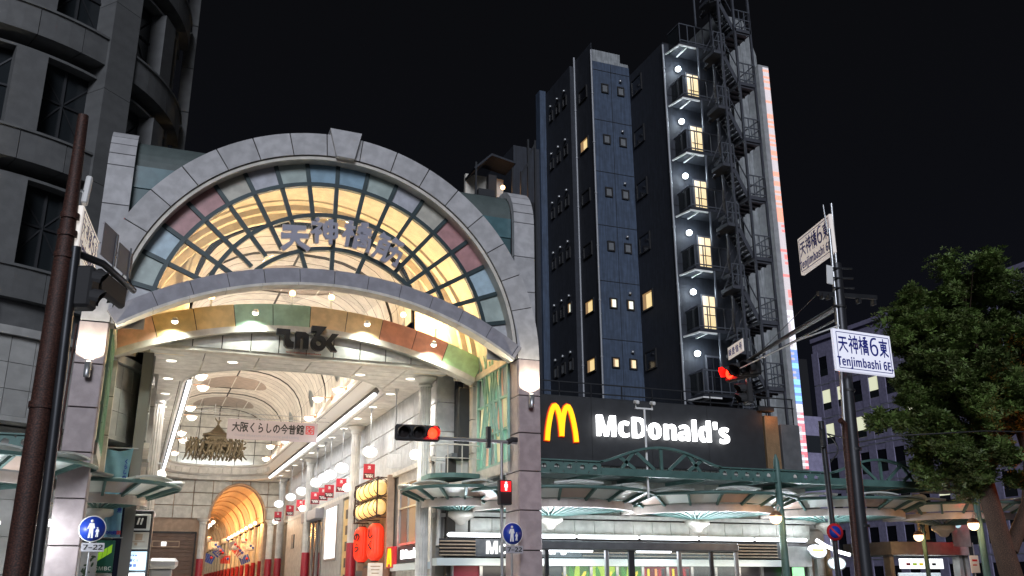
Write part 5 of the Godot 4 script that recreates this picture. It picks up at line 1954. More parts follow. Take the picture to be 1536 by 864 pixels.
func street_poles() -> void:
	# right: dark pole with a brown conduit
	var t := thing("signal_pole", "tall dark steel pole with a brown conduit and a crossbar, right of the restaurant", "pole", Vector3(13.2, 0, -15))
	var st := mb()
	tube(st, [Vector3(13.20, 0, -15), Vector3(13.24, 3.0, -15), Vector3(13.34, 6.0, -15), Vector3(13.43, 8.2, -15)], [0.16, 0.15, 0.13, 0.11], 14)
	part("shaft", st, M.pole_dark, t)
	st = mb()
	tube(st, [Vector3(13.0, 0, -14.95), Vector3(13.04, 2.5, -14.95), Vector3(13.10, 4.5, -14.95), Vector3(13.10, 4.72, -14.93), Vector3(12.98, 4.78, -14.9)], 0.06, 10)
	part("conduit", st, M.rust, t)
	st = mb()
	tube(st, [Vector3(13.10, 4.6, -14.95), Vector3(13.28, 7.0, -14.98), Vector3(13.36, 9.0, -15)], 0.035, 8)
	tube(st, [Vector3(13.43, 8.1, -15), Vector3(13.5, 9.62, -15)], 0.03, 8)
	tube(st, [Vector3(13.30, 8.9, -15), Vector3(13.27, 9.55, -15)], 0.018, 6)
	part("mast", st, M.steel, t)
	st = mb()
	bar(st, Vector3(12.85, 7.47, -15.0), Vector3(14.42, 7.55, -15.0), 0.07, 0.09)
	for x in [12.95, 13.1, 13.9, 14.3]: bx(st, x - 0.03, x + 0.03, 7.36, 7.47, -15.04, -14.92)
	for k in 3: bar(st, Vector3(13.2, 8.05 - 0.22 * k, -14.9), Vector3(13.75, 8.1 - 0.22 * k, -14.9), 0.04, 0.03)
	part("crossbar", st, M.pole_dark, t)
	st = mb()
	for y in [1.0, 2.7, 4.2, 5.4, 7.2]: tube(st, [Vector3(13.22 + y * 0.022, y, -15), Vector3(13.22 + y * 0.022, y + 0.05, -15)], 0.175 - 0.004 * y, 14)
	part("clamp", st, M.black, t)
	piece("tag_plate", Vector3(0.16, 0.42, 0.03), M.white_paint, t, Vector3(13.12, 7.88, -14.88), Basis(Vector3.BACK, -0.1))
	name_sign("street_name_sign", "white street sign with blue lettering facing the camera on the dark right pole", Vector3(13.60, 6.18, -14.72), Basis(Vector3.UP, deg_to_rad(4)), 1.58, 0.88, "sign_self_glow", "street name signs")
	var d := Vector3(sin(deg_to_rad(13)), 0, -cos(deg_to_rad(13)))
	name_sign("street_name_sign", "white street sign with blue lettering turned edgewise at the top of the dark pole", Vector3(13.53, 8.9, -15.0) + d * 0.79 + Vector3(-0.12, 0, 0.04), Basis(-d, Vector3.UP, (-d).cross(Vector3.UP)), 1.58, 0.9, "sign_self_glow2", "street name signs")
	# left: brown pole
	t = thing("signal_pole", "tall rusty brown pole at the left with dark conduit alongside", "pole", Vector3(-1.35, 0, -14))
	st = mb()
	tube(st, [Vector3(-1.36, 0, -14), Vector3(-1.36, 3.0, -14), Vector3(-1.37, 6.0, -14), Vector3(-1.38, 7.4, -14), Vector3(-1.39, 8.4, -14)], [0.165, 0.15, 0.125, 0.09, 0.075], 14)
	part("shaft", st, M.rust, t)
	st = mb()
	tube(st, [Vector3(-1.10, 0, -13.95), Vector3(-1.14, 3, -13.95), Vector3(-1.22, 6.3, -13.97)], 0.07, 10)
	part("conduit", st, M.pole_dark, t)
	st = mb()
	for y in [1.2, 3.95, 6.12, 6.45, 6.72]: tube(st, [Vector3(-1.365, y, -14), Vector3(-1.365, y + 0.09, -14)], 0.20 - 0.01 * y, 14)
	part("clamp", st, M.rust, t)
	d = Vector3(sin(deg_to_rad(6)), 0, -cos(deg_to_rad(6)))
	bracket_bar(t, Vector3(-1.36, 6.15, -14), Vector3(-1.2, 6.1, -14.3))
	name_sign("street_name_sign", "white street sign seen nearly edge-on beside the rusty pole", Vector3(-1.24, 6.6, -14) + d * 0.78, Basis(d, Vector3.UP, d.cross(Vector3.UP)), 1.55, 0.74, "sign_plain_glow", "street name signs", 0.62)

func bracket_bar(t: Node3D, a: Vector3, b: Vector3) -> void:
	var st := mb()
	bar(st, a, b, 0.06, 0.13)
	part("bracket", st, M.rust, t)

func visor(st: SurfaceTool, c: Vector3, b: Basis, r: float, l: float) -> void:
	for k in 12:
		var a0 := deg_to_rad(-30 + 240.0 * k / 12)
		var a1 := deg_to_rad(-30 + 240.0 * (k + 1) / 12)
		var p := []
		for q in [[a0, r], [a0, r + 0.012], [a1, r + 0.012], [a1, r]]: p.append(c + b * Vector3(cos(q[0]) * q[1], sin(q[0]) * q[1], 0))
		for q in [[a0, r], [a0, r + 0.012], [a1, r + 0.012], [a1, r]]:
			var f := l * (0.55 + 0.45 * maxf(0.0, sin(q[0])))
			p.append(c + b * Vector3(cos(q[0]) * q[1], sin(q[0]) * q[1] - f * 0.12, f))
		hexa(st, p)

func traffic_light(label: String, c: Vector3, b: Basis, reds: Array, s := 1.0) -> Node3D:
	# three lenses in a row, in the plane of b; reds: which lens is lit
	var t := thing("traffic_light", label, "traffic light", c, "traffic lights")
	var st := mb()
	cbox(st, c, Vector3(1.24, 0.44, 0.16) * s, b, 0.06 * s)
	part("housing", st, M.signal_black, t)
	for k in 3:
		var at := c + b * (Vector3(-0.40 + 0.40 * k, 0, 0.085) * s)
		st = mb()
		lathe(st, [[0.0, 0.035 * s], [0.09 * s, 0.03 * s], [0.15 * s, 0.0]], 20, Transform3D(b * Basis(Vector3.RIGHT, PI / 2), at))
		var on: bool = k in reds
		part("lamp_lens", st, M.red_lit if on else M.lens_off, t)
		st = mb()
		visor(st, at, b, 0.165 * s, 0.34 * s)
		part("visor", st, M.signal_black, t)
		if on: omni(t, at + b * Vector3(0, 0.02, 0.16 * s), Color(1.0, 0.08, 0.06), 1.0, 0.05)
	return t

func signals() -> void:
	# hanging from the gate's right pillar
	var t := traffic_light("horizontal traffic light with the red lamp lit, on an arm from the gate's right pillar", Vector3(6.9, 5.64, -24.55), Basis(Vector3.UP, deg_to_rad(-4)), [2])
	var st := mb()
	t = thing("signal_gantry", "grey steel signal arm reaching left from a slim post at the gate's right pillar", "arm", Vector3(9.42, 0.13, -24.7))
	tube(st, [Vector3(7.45, 5.56, -24.68), Vector3(9.9, 5.55, -24.72)], 0.05, 8)
	part("arm", st, M.steel, t)
	st = mb()
	tube(st, [Vector3(9.42, 5.55, -24.7), Vector3(9.43, 0.13, -24.7)], 0.045, 8)
	part("post", st, M.steel, t)
	st = mb()
	bx(st, 8.96, 9.06, 5.35, 5.95, -24.76, -24.60)
	tube(st, [Vector3(9.6, 5.55, -24.72), Vector3(9.75, 5.62, -24.72), Vector3(9.9, 5.62, -24.72)], 0.085, 8)
	part("clamp", st, M.dark_metal, t)
	t = thing("pedestrian_signal", "pedestrian signal showing a red standing figure by the gate's right pillar", "pedestrian signal", Vector3(9.44, 3.8, -24.55))
	st = mb()
	cbox(st, Vector3(9.44, 4.12, -24.52), Vector3(0.38, 0.68, 0.2), Basis.IDENTITY, 0.03)
	part("housing", st, M.signal_black, t)
	st = mb()
	bx(st, 9.29, 9.59, 4.14, 4.42, -24.42, -24.41)
	part("red_lamp", st, M.red_lit_dim, t)
	st = mb()
	lathe(st, [[0.0, 0.0], [0.035, 0.0], [0.035, 0.01]], 12, Transform3D(Basis(Vector3.RIGHT, PI / 2), Vector3(9.44, 4.375, -24.408)))
	bx(st, 9.39, 9.49, 4.25, 4.34, -24.408, -24.40)
	bx(st, 9.41, 9.435, 4.16, 4.25, -24.408, -24.40)
	bx(st, 9.445, 9.47, 4.16, 4.25, -24.408, -24.40)
	part("lit_figure", st, M.figure_lit, t)
	st = mb()
	bx(st, 9.29, 9.59, 3.82, 4.10, -24.42, -24.41)
	part("lower_lens", st, M.lens_off, t)
	omni(t, Vector3(9.44, 4.28, -24.25), Color(1, 0.12, 0.06), 0.06, 0.1)
	# on the long arm of the right pole, seen from the side
	t = thing("signal_gantry", "long dark signal arm slanting away from the right pole, held by a wire", "arm", Vector3(13.4, 7.2, -15))
	var d := Vector3(sin(deg_to_rad(13)), 0, -cos(deg_to_rad(13)))
	var o := Vector3(13.36, 7.24, -15.0)
	st = mb()
	tube(st, [o, o + d * 2.5 + Vector3(0, 0.02, 0), o + d * 5.0], [0.07, 0.055, 0.045], 8)
	tube(st, [o + Vector3(0, -0.25, 0), o + d * 2.0 + Vector3(0, -0.2, 0), o + d * 4.9 + Vector3(0, -0.12, 0)], 0.025, 6)
	part("arm", st, M.pole_dark, t)
	st = mb()
	tube(st, [Vector3(12.88, 7.5, -15.0), o + d * 4.4], 0.008, 5)
	part("stay_wire", st, M.dark_metal, t)
	st = mb()
	tube(st, [Vector3(13.15, 6.75, -14.8), Vector3(12.7, 6.58, -15.6), o + d * 4.9 + Vector3(-0.3, -0.25, 0)], 0.018, 5)
	part("white_cable", st, M.white_paint, t)
	var b := Basis(-d, Vector3.UP, (-d).cross(Vector3.UP))
	var lc := o + d * 5.1 + Vector3(-0.12, -0.25, 0)
	traffic_light("side-on traffic light with a red lamp under its hood, on the long arm", lc, Basis(Vector3.UP, 0.4) * b, [0], 1.0)
	var pc := lc + Vector3(0.02, -0.62, 0.1)
	t = thing("pedestrian_signal", "dark pedestrian signal hanging below the side-on traffic light", "pedestrian signal", pc)
	st = mb()
	cbox(st, pc, Vector3(0.38, 0.56, 0.16), b, 0.03)
	part("housing", st, M.signal_black, t)
	for k in 2:
		st = mb()
		visor(st, pc + b * Vector3(0, 0.12 - 0.26 * k, 0.08), b, 0.14, 0.28)
		part("visor", st, M.signal_black, t)
	st = mb()
	bx(st, pc.x - 0.02, pc.x + 0.02, pc.y + 0.25, pc.y + 0.75, pc.z - 0.02, pc.z + 0.02)
	part("hanger", st, M.steel, t)
	var sc := lc + d * 0.1 + Vector3(-0.05, 0.62, -0.1)
	t = thing("signal_plate", "small white plate with four blue characters above the side-on traffic light", "sign", sc)
	st = mb()
	cbox(st, sc, Vector3(1.05, 0.34, 0.03), b, 0.01)
	part("panel", st, M.sign_self_glow2, t)  # plate face carries the same added glow as the signs
	st = mb()
	var k := 0
	for g in ["toki", "sa", "shin2", "go"]:
		strokes(st, GLYPH[g], 0.2, 0.022, 0.004, Transform3D(b, sc + b * Vector3(-0.375 + 0.25 * k, 0, 0.016)))
		k += 1
	part("characters", st, M.sign_blue, t)
	# behind the left pole
	d = Vector3(sin(deg_to_rad(20)), 0, -cos(deg_to_rad(20)))
	var bl := Basis(d, Vector3.UP, d.cross(Vector3.UP))
	var lc2 := Vector3(-0.86, 5.98, -14.5) + d * 0.35
	traffic_light("black unlit traffic light seen from behind on the rusty left pole", lc2, Basis(-d, Vector3.UP, (-d).cross(Vector3.UP)), [], 0.8)
	t = thing("signal_back_plate", "grey back of a two-part sign above the left traffic light", "sign", lc2 + Vector3(0, 0.6, 0))
	for q in [[-0.3, 0.55, 0.52], [0.34, 0.52, 0.42]]:
		st = mb()
		cbox(st, lc2 + d * q[0] + Vector3(0.02, 0.62 if q[0] < 0 else 0.58, 0), Vector3(0.58, q[2], 0.02), bl, 0.005)
		part("plate", st, M.plate_grey, t)
	st = mb()
	for q in [-0.1, 0.5]: bar(st, lc2 + d * q + Vector3(0.03, 0.1, 0), lc2 + d * q + Vector3(0.03, 0.85, 0), 0.03, 0.03)
	part("bracket", st, M.pole_dark, t)
	t = thing("signal_gantry", "short black pipe arm with a stay wire holding the left traffic light", "arm", Vector3(-1.3, 6.2, -14))
	st = mb()
	tube(st, [Vector3(-1.3, 6.25, -14), lc2 + Vector3(0.05, 0.24, 0) - d * 0.5, lc2 + d * 0.75 + Vector3(0.05, 0.22, 0)], 0.055, 8)
	part("arm", st, M.pole_dark, t)
	st = mb()
	tube(st, [Vector3(-0.95, 6.95, -14.6), lc2 + d * 0.75 + Vector3(0.05, 0.25, 0)], 0.008, 5)
	part("stay_wire", st, M.black, t)
	t = thing("pedestrian_signal", "black pedestrian signal box hanging on the rusty pole under the edge-on sign", "pedestrian signal", Vector3(-1.06, 5.7, -14))
	st = mb()
	cbox(st, Vector3(-1.06, 5.72, -14.05), Vector3(0.30, 0.62, 0.34), bl, 0.04)
	part("housing", st, M.signal_black, t)
	for j in 2:
		st = mb()
		visor(st, Vector3(-0.96, 5.86 - 0.28 * j, -14.0), Basis(Vector3.UP, PI / 2), 0.13, 0.22)
		part("visor", st, M.signal_black, t)
	st = mb()
	bar(st, Vector3(-1.3, 5.9, -14), Vector3(-1.1, 5.9, -14), 0.05, 0.05)
	part("bracket", st, M.rust, t)
	t = thing("camera_box", "small pale weatherproof box on the upper part of the rusty pole", "box", Vector3(-1.2, 7.2, -14))
	st = mb()
	cbox(st, Vector3(-1.2, 7.24, -14.1), Vector3(0.09, 0.44, 0.16), Basis(Vector3.BACK, -0.06), 0.02)
	part("case", st, M.white_paint, t)
	st = mb()
	bar(st, Vector3(-1.38, 7.2, -14), Vector3(-1.2, 7.2, -14.05), 0.03, 0.03)
	part("bracket", st, M.steel, t)

# ------------------------------------------------------------------ things inside the hall
func hall_things() -> void:
	# hanging banner
	var t := thing("hanging_banner", "mauve banner with black Japanese lettering and a red seal hanging across the arcade", "banner", Vector3(5.2, 7.8, -42))
	var st := mb()
	bx(st, 3.27, 7.17, 7.82, 8.69, -42.02, -41.98)
	part("cloth", st, M.banner_mauve, t)
	st = mb()
	var k := 0
	for g in ["dai", "saka", "ku", "ra", "shi", "no", "ima", "mukashi", "kan"]:
		strokes(st, GLYPH[g], 0.39, 0.05, 0.006, Transform3D(Basis.from_scale(Vector3(0.92, 1.12, 1)), Vector3(3.63 + 0.345 * k, 8.36, -41.98)))
		k += 1
	part("characters", st, M.black, t)
	st = mb()
	strokes(st, GLYPH.seal, 0.40, 0.04, 0.006, Transform3D(Basis.IDENTITY, Vector3(6.83, 8.36, -41.98)))
	part("red_seal", st, M.red, t)
	text("lettering", "Osaka Museum of Housing and Living", 0.105, 0.006, M.letter_grey, t, Transform3D(Basis.IDENTITY, Vector3(4.98, 8.0, -41.975)), 1.05)
	st = mb()
	tube(st, [Vector3(2.65, 8.76, -42), Vector3(7.85, 8.76, -42)], 0.025, 6)
	tube(st, [Vector3(1.9, 8.98, -42.2), Vector3(7.6, 8.98, -42.2)], 0.02, 6)
	for x in [2.7, 7.8]: tube(st, [Vector3(x, 8.76, -42), Vector3(x - 0.0, 9.3, -42)], 0.015, 5)
	part("hanger_pipe", st, M.steel, t)
	mikoshi()
	# oval lit discs on rods with red flags under them
	mat("flag_red", lin(0.52, 0.03, 0.05), 0.7)
	mat("flag_dark", lin(0.09, 0.02, 0.025), 0.7)
	var zs := [-32.0, -35.88, -41.2, -43.94, -45.45, -47.57, -52.0, -55.73, -60.56]
	for i in 9:
		var z: float = zs[i]
		t = thing("hanging_disc_sign", "%s oval lit sign over a red flag along the right wall, counted from the street" % ORD[i], "hanging sign", Vector3(8.2, 5.6, z), "oval lit signs with red flags")
		if i > 0:
			st = mb()
			for j in 2:
				var zz := z + 0.05 - 0.1 * j
				for q in 24:
					var a0 := TAU * q / 24
					var a1 := TAU * (q + 1) / 24
					tri(st, Vector3(8.2, 6.66, zz), Vector3(8.2 + cos(a0) * 0.27, 6.66 + sin(a0) * 0.2, zz), Vector3(8.2 + cos(a1) * 0.27, 6.66 + sin(a1) * 0.2, zz))
			part("lamp_disc", st, M.disc_lit, t)
			st = mb()
			var ring := []
			for q in 24: ring.append(Vector3(8.2 + cos(TAU * q / 24) * 0.28, 6.66 + sin(TAU * q / 24) * 0.21, z))
			tube(st, ring, 0.03, 6, true)
			part("rim", st, M.white_paint, t)
		else:
			st = mb()
			for q in [[7.95, 8.45, 6.1, 6.12], [7.95, 8.45, 5.6, 5.62], [7.95, 7.97, 5.6, 6.12], [8.43, 8.45, 5.6, 6.12]]: bx(st, q[0], q[1], q[2], q[3], z - 0.01, z + 0.01)
			part("empty_frame", st, M.steel, t)
		st = mb()
		tube(st, [Vector3(8.2, 8.4, z), Vector3(8.2, 6.9 if i > 0 else 6.1, z)], 0.022, 6)
		lathe(st, [[0.02, 8.2], [0.06, 8.33], [0.08, 8.4]], 10, Transform3D(Basis.IDENTITY, Vector3(8.2, 0, z)))
		part("rod", st, M.steel, t)
		if i > 0:
			st = mb()
			bx(st, 7.98, 8.42, 5.62, 6.2, z - 0.012, z + 0.012)
			part("flag", st, M.flag_red, t)
			st = mb()
			bx(st, 8.0, 8.40, 5.64, 5.85, z + 0.012, z + 0.018)
			part("flag_print", st, M.flag_dark, t)
			st = mb()
			strokes(st, GLYPH.logo, 0.34, 0.03, 0.004, Transform3D(Basis.IDENTITY, Vector3(8.2, 5.745, z + 0.019)))
			part("flag_lettering", st, M.white_paint, t)
			st = mb()
			strokes(st, GLYPH["ten"] + ";" + "10,98 90,98", 0.13, 0.02, 0.004, Transform3D(Basis.IDENTITY, Vector3(8.2, 6.08, z + 0.013)))
			part("flag_print", st, M.white_paint, t)
			if i < 6: omni(t, Vector3(8.2, 6.66, z + 0.25), Color(0.95, 0.98, 1.0), 0.25, 0.2)
	# globe lamps on the columns
	var gl := [[8.3, 5.78, -29.75, 8.6, 1], [8.28, 5.74, -40.4, 8.6, 1], [8.28, 5.73, -51.85, 8.6, 1], [8.28, 5.71, -62.2, 8.6, 1], [0.73, 5.94, -40.0, 0.4, -1], [0.66, 4.86, -46.6, 0.35, -1]]
	for i in 6:
		var q: Array = gl[i]
		var c := Vector3(q[0], q[1], q[2])
		t = thing("column_lamp", "white globe lamp on the %s column, counted from the street" % ["first right", "second right", "third right", "last right", "first left", "second left"][i], "globe lamp", c, "globe lamps on the arcade columns")
		var r := 0.17 if i != 4 else 0.21
		st = mb()
		ball(st, c, r, 16)
		part("lamp_globe", st, M.bulb_white if i != 5 else M.white_paint, t)
		st = mb()
		var s: float = q[4]
		tube(st, [Vector3(q[3], c.y + 0.05, c.z), Vector3(q[3] - s * 0.02, c.y + 0.42, c.z), c + Vector3(s * 0.06, 0.48, 0), c + Vector3(-s * 0.02, 0.38, 0), c + Vector3(0, r - 0.02, 0)], 0.018, 6)
		part("swan_arm", st, M.steel, t)
		if i != 5: omni(t, c, Color(1.0, 0.95, 0.86), 2.2, 0.15)
	# shutter in the end wall
	t = thing("roller_shutter", "brown closed shutter with a small lit sign, left in the arcade's end wall", "shutter", Vector3(2.35, 0.13, -64.5))
	for j in 20:
		piece("slat", Vector3(2.62, 0.235, 0.05), M.shutter_brown, t, Vector3(2.35, 0.26 + 0.245 * j, -64.48))
	st = mb()
	for q in [[0.98, 1.06], [3.62, 3.72]]: bx(st, q[0], q[1], 0.13, 5.05, -64.6, -64.4)
	bx(st, 0.98, 3.72, 5.0, 5.12, -64.6, -64.38)
	part("frame", st, M.dark_metal, t)
	st = mb()
	bx(st, 1.1, 2.75, 4.15, 4.55, -64.42, -64.38)
	var sg := part("sign_frame", st, M.brown_panel0, t)
	st = mb()
	bx(st, 1.16, 2.69, 4.21, 4.49, -64.378, -64.37)
	part("sign_face", st, M.shutter_brown, sg)
	st = mb()
	bx(st, 1.65, 1.95, 4.22, 4.48, -64.368, -64.36)
	part("lit_symbol", st, M.disc_lit, sg)
	# festival lanterns and paper streamers in the next arcade
	var cols := ["white_paint", "white_paint", "led_blue_plain", "white_paint", "plate_grey", "red"]
	for i in 16:
		var at := Vector3(4.6 + 0.4 * (i % 8) + (0.15 if i > 7 else 0.0), 4.75 - 0.36 * (i % 3) - (0.5 if i > 7 else 0.0), -66.4 - 0.6 * (i % 4))
		t = thing("paper_decoration", "%s of the white, blue and red paper decorations hung in the further arcade, %s row" % [ORD[i % 8], "upper" if i < 8 else "lower"], "decoration", at, "festival decorations in the further arcade")
		st = mb()
		if i % 3 == 0: ball(st, at, 0.24, 12, 0.75)
		else:
			var b := Basis(Vector3.BACK, 0.4 * ((i * 7) % 5 - 2))
			for j in 5: box(st, at + b * Vector3(-0.26 + 0.13 * j, 0, 0), Vector3(0.12, 0.52, 0.012), b * Basis(Vector3.UP, 0.3 * (j - 2)))
		part("paper", st, M[cols[i % 6]], t)
		st = mb()
		ball(st, at + Vector3(0.13, 0.05, 0.16), 0.09, 10)
		part("blossom", st, M[["red", "led_blue_plain"][i % 2]], t)
		st = mb()
		tube(st, [at + Vector3(0, 0.15, 0), at + Vector3(0, 1.6, 0)], 0.008, 5)
		part("cord", st, M.steel, t)

func mikoshi() -> void:
	var t := thing("bronze_relief", "bronze sculpture of a festival shrine carried by a crowd, hung before the far lunette", "sculpture", Vector3(3.85, 8.4, -55))
	var c := Vector3(3.78, 0, -55)
	var st := mb()
	# roof with swept corners
	var ring := func(r: float, y: float, lift: float) -> Array:
		var o := []
		for k in 16:
			var a := TAU * (k + 0.5) / 16
			var q := maxf(absf(cos(a)), absf(sin(a)))
			o.append(c + Vector3(cos(a) / q * r, y + lift * pow((1 / q - 1) / 0.414, 2), sin(a) / q * r * 0.7))
		return o
	var rs := [ring.call(0.03, 10.55, 0.0), ring.call(0.16, 10.32, 0.0), ring.call(0.42, 10.05, 0.03), ring.call(0.80, 9.86, 0.22), ring.call(0.78, 9.80, 0.2), ring.call(0.5, 9.80, 0.0)]
	for i in 5:
		for k in 16: quad(st, rs[i][k], rs[i][(k + 1) % 16], rs[i + 1][(k + 1) % 16], rs[i + 1][k])
	part("shrine_roof", st, M.bronze, t)
	st = mb()
	cbox(st, c + Vector3(0, 9.62, 0), Vector3(0.95, 0.4, 0.7))
	cbox(st, c + Vector3(0, 9.40, 0), Vector3(1.25, 0.12, 0.9))
	cbox(st, c + Vector3(0, 9.28, 0), Vector3(1.0, 0.16, 0.8))
	for s in [-1, 1]:
		for q in [-0.2, 0.2]: cbox(st, c + Vector3(s * 0.5, 9.62, q), Vector3(0.08, 0.4, 0.08))
	part("shrine_body", st, M.bronze, t)
	st = mb()
	tube(st, [c + Vector3(0, 10.52, 0), c + Vector3(0.02, 10.66, 0), c + Vector3(0.10, 10.74, 0), c + Vector3(0.20, 10.72, 0)], [0.06, 0.09, 0.06, 0.02], 8)
	tube(st, [c + Vector3(-0.02, 10.64, 0), c + Vector3(-0.14, 10.78, 0), c + Vector3(-0.2, 10.9, 0)], [0.05, 0.05, 0.01], 6)
	part("phoenix", st, M.bronze, t)
	for s in [-1, 1]:
		st = mb()
		tube(st, [c + Vector3(-1.6, 9.2, s * 0.3), c + Vector3(1.6, 9.24, s * 0.3)], 0.05, 8)
		part("carrying_pole", st, M.bronze, t)
	st = mb()
	tube(st, [c + Vector3(0, 10.6, 0), c + Vector3(0, 11.6, 0)], 0.012, 5)
	for s in [-1, 1]: tube(st, [c + Vector3(s * 1.2, 9.2, 0), c + Vector3(s * 0.9, 11.8, 0)], 0.008, 4)
	part("hanging_wire", st, M.dark_metal, t)
	for k in 26:
		var x := -1.45 + 0.23 * (k % 13) + rng.randf_range(-0.05, 0.05)
		var z := 0.35 if k < 13 else -0.3
		figure(t, c + Vector3(x, 8.38 + (0.05 if k < 13 else 0.12) + rng.randf_range(-0.04, 0.04), z), rng.randf_range(-0.35, 0.35), rng.randf())

func figure(t: Node3D, f: Vector3, lean: float, r: float) -> void:
	# one carrier: head, trunk, bent arms raised to the pole, legs striding
	var st := mb()
	var k := 1.35
	var v := func(x: float, y: float, z: float) -> Vector3: return f + Vector3(x, y, z) * k
	var hx := lean * 0.15
	var cx := lean * 0.29
	tube(st, [v.call(-0.15 - r * 0.10, 0, 0.04), v.call(-0.11, 0.21, 0.09), v.call(hx - 0.05, 0.42, 0), v.call(cx, 0.69, 0), v.call(cx + lean * 0.04, 0.79, 0)], [0.032, 0.05, 0.09, 0.11, 0.045], 7)
	tube(st, [v.call(0.13 + r * 0.16, 0.02 + 0.1 * r, -0.03), v.call(0.12, 0.22, 0.06), v.call(hx + 0.04, 0.44, 0)], [0.032, 0.05, 0.075], 7)
	for s in [-1, 1]:
		tube(st, [v.call(cx + s * 0.08, 0.73, 0), v.call(cx + s * 0.16, 0.69 + 0.1 * r, 0.06), v.call(cx + s * 0.10 + lean * 0.1, 0.86, 0.04)], [0.042, 0.034, 0.026], 6)
	ball(st, v.call(cx + lean * 0.07, 0.88, 0.01), 0.075, 9, 1.15)
	part("carrier", st, M.bronze, t)

func shop_things() -> void:
	# lantern shop on the right
	var t := thing("lantern_shop", "narrow shop front with timber rack and curtains behind rows of lit lanterns", "shop", Vector3(8.9, 0.13, -37))
	var st := mb()
	bx(st, 8.95, 9.0, 2.5, 5.7, -39.6, -34.9)
	part("facade", st, M.wood, t)
	st = mb()
	bx(st, 8.7, 8.95, 2.3, 5.7, -34.95, -34.8)
	bx(st, 8.7, 8.95, 2.3, 5.7, -39.7, -39.55)
	part("jamb", st, M.brown_panel2, t)
	st = mb()
	for y in [4.15, 4.92, 5.62]:
		bar(st, Vector3(8.35, y, -35.0), Vector3(8.35, y, -38.9), 0.05, 0.05)
		for z in [-35.05, -37.0, -38.85]: bar(st, Vector3(8.35, y, z), Vector3(8.95, y, z), 0.04, 0.04)
	for z in [-35.02, -38.87]: bar(st, Vector3(8.35, 4.15, z), Vector3(8.35, 5.65, z), 0.05, 0.05)
	part("rack", st, M.rust, t)
	for r in 2:
		for k in 5:
			st = mb()
			var hoop := []
			for j in 16: hoop.append(Vector3(8.5 + cos(TAU * j / 16) * 0.30, 5.26 - 0.72 * r + sin(TAU * j / 16) * 0.32, -35.03 - 0.85 * k))
			tube(st, hoop, 0.018, 5, true)
			part("wire_hoop", st, M.black, t)
	st = mb()
	bx(st, 8.9, 8.94, 0.3, 2.4, -39.4, -35.1)
	part("doorway", st, M.warm_window2, t)
	for r in 2:
		for k in 4:
			var at := Vector3(8.5, 5.26 - 0.72 * r, -35.45 - 0.85 * k)
			t = thing("yellow_lantern", "%s yellow paper lantern from the street, %s row of the lantern shop" % [ORD[k], "upper" if r == 0 else "lower"], "lantern", at, "yellow paper lanterns")
			lantern(t, at, 0.30, 0.30, "lantern_yellow", 12)
			omni(t, at + Vector3(-0.42, 0.1, 0.3), Color(1.0, 0.80, 0.45), 0.22, 0.1)
	for k in 2:
		var at := Vector3(8.45, 3.27, -35.45 - 2.3 * k)
		t = thing("red_lantern", "%s tall red paper lantern with black brush marks under the yellow rows" % ["nearer, larger looking", "farther, smaller looking"][k], "lantern", at, "tall red lanterns")
		lantern(t, at, 0.32, 0.68, "lantern_red", 14, 0.35, 0.05)
		st = mb()
		strokes(st, GLYPH[["shi", "no"][k]], 0.34, 0.05, 0.01, Transform3D(Basis(Vector3.UP, -0.9), at + Vector3(-0.27, 0.28, 0.25)))
		strokes(st, GLYPH[["ku", "ra"][k]], 0.34, 0.05, 0.01, Transform3D(Basis(Vector3.UP, -0.9), at + Vector3(-0.27, -0.12, 0.25)))
		part("brush_marks", st, M.black, t)
		omni(t, at + Vector3(-0.5, 0, 0.3), Color(1.0, 0.30, 0.12), 0.35, 0.12)
	t = thing("menu_board", "cream paper menu board hung below the red lanterns", "board", Vector3(8.3, 1.6, -34.9))
	st = mb()
	cbox(st, Vector3(8.35, 2.05, -34.9), Vector3(0.55, 0.9, 0.03), Basis(Vector3.UP, -0.2))
	part("board", st, M.cream0, t)
	st = mb()
	for j in 6: box(st, Vector3(8.35, 2.38 - 0.12 * j, -34.88), Vector3(0.36 - 0.05 * (j % 3), 0.03, 0.006), Basis(Vector3.UP, -0.2))
	part("print", st, M.wood, t)
	# grey shop front with a big white screen
	t = thing("screen_shop", "pale grey shop front carrying a tall blank white lit screen", "shop", Vector3(8.95, 0.13, -46))
	st = mb()
	bx(st, 8.86, 9.0, 0.13, 5.6, -48.6, -43.9)
	part("facade", st, M.bank_tile0, t)
	st = mb()
	bx(st, 8.82, 8.86, 2.98, 5.36, -47.7, -44.95)
	part("lit_screen", st, M.screen_white, t)
	st = mb()
	for q in [[2.9, 2.98, -47.8, -44.85], [5.36, 5.42, -47.8, -44.85], [2.98, 5.36, -47.8, -47.7], [2.98, 5.36, -44.95, -44.85]]: bx(st, 8.80, 8.86, q[0], q[1], q[2], q[3])
	part("screen_frame", st, M.steel, t)
	area(t, Vector3(8.76, 4.2, -46.3), Vector3(-1, 0, 0), Vector2(2.6, 2.3), Color(0.97, 0.99, 1.0), 2.0)
	t = thing("yellow_shop_sign", "yellow upright shop sign with dark blocks between the grey front and the column", "sign", Vector3(8.93, 1.0, -42.7))
	st = mb()
	bx(st, 8.84, 8.95, 1.2, 5.45, -43.5, -41.4)
	part("panel", st, M.b_ochre, t)
	st = mb()
	for j in 5: bx(st, 8.82, 8.84, 1.8 + 0.7 * j, 2.2 + 0.7 * j, -42.9, -42.2)
	part("print", st, M.black, t)
	t = thing("dark_shop", "dark glazed shop front with grey awning box past the white screen", "shop", Vector3(8.95, 0.13, -51))
	st = mb()
	bx(st, 8.93, 9.0, 0.13, 5.0, -53.5, -49.0)
	part("glazing", st, M.night_glass, t)
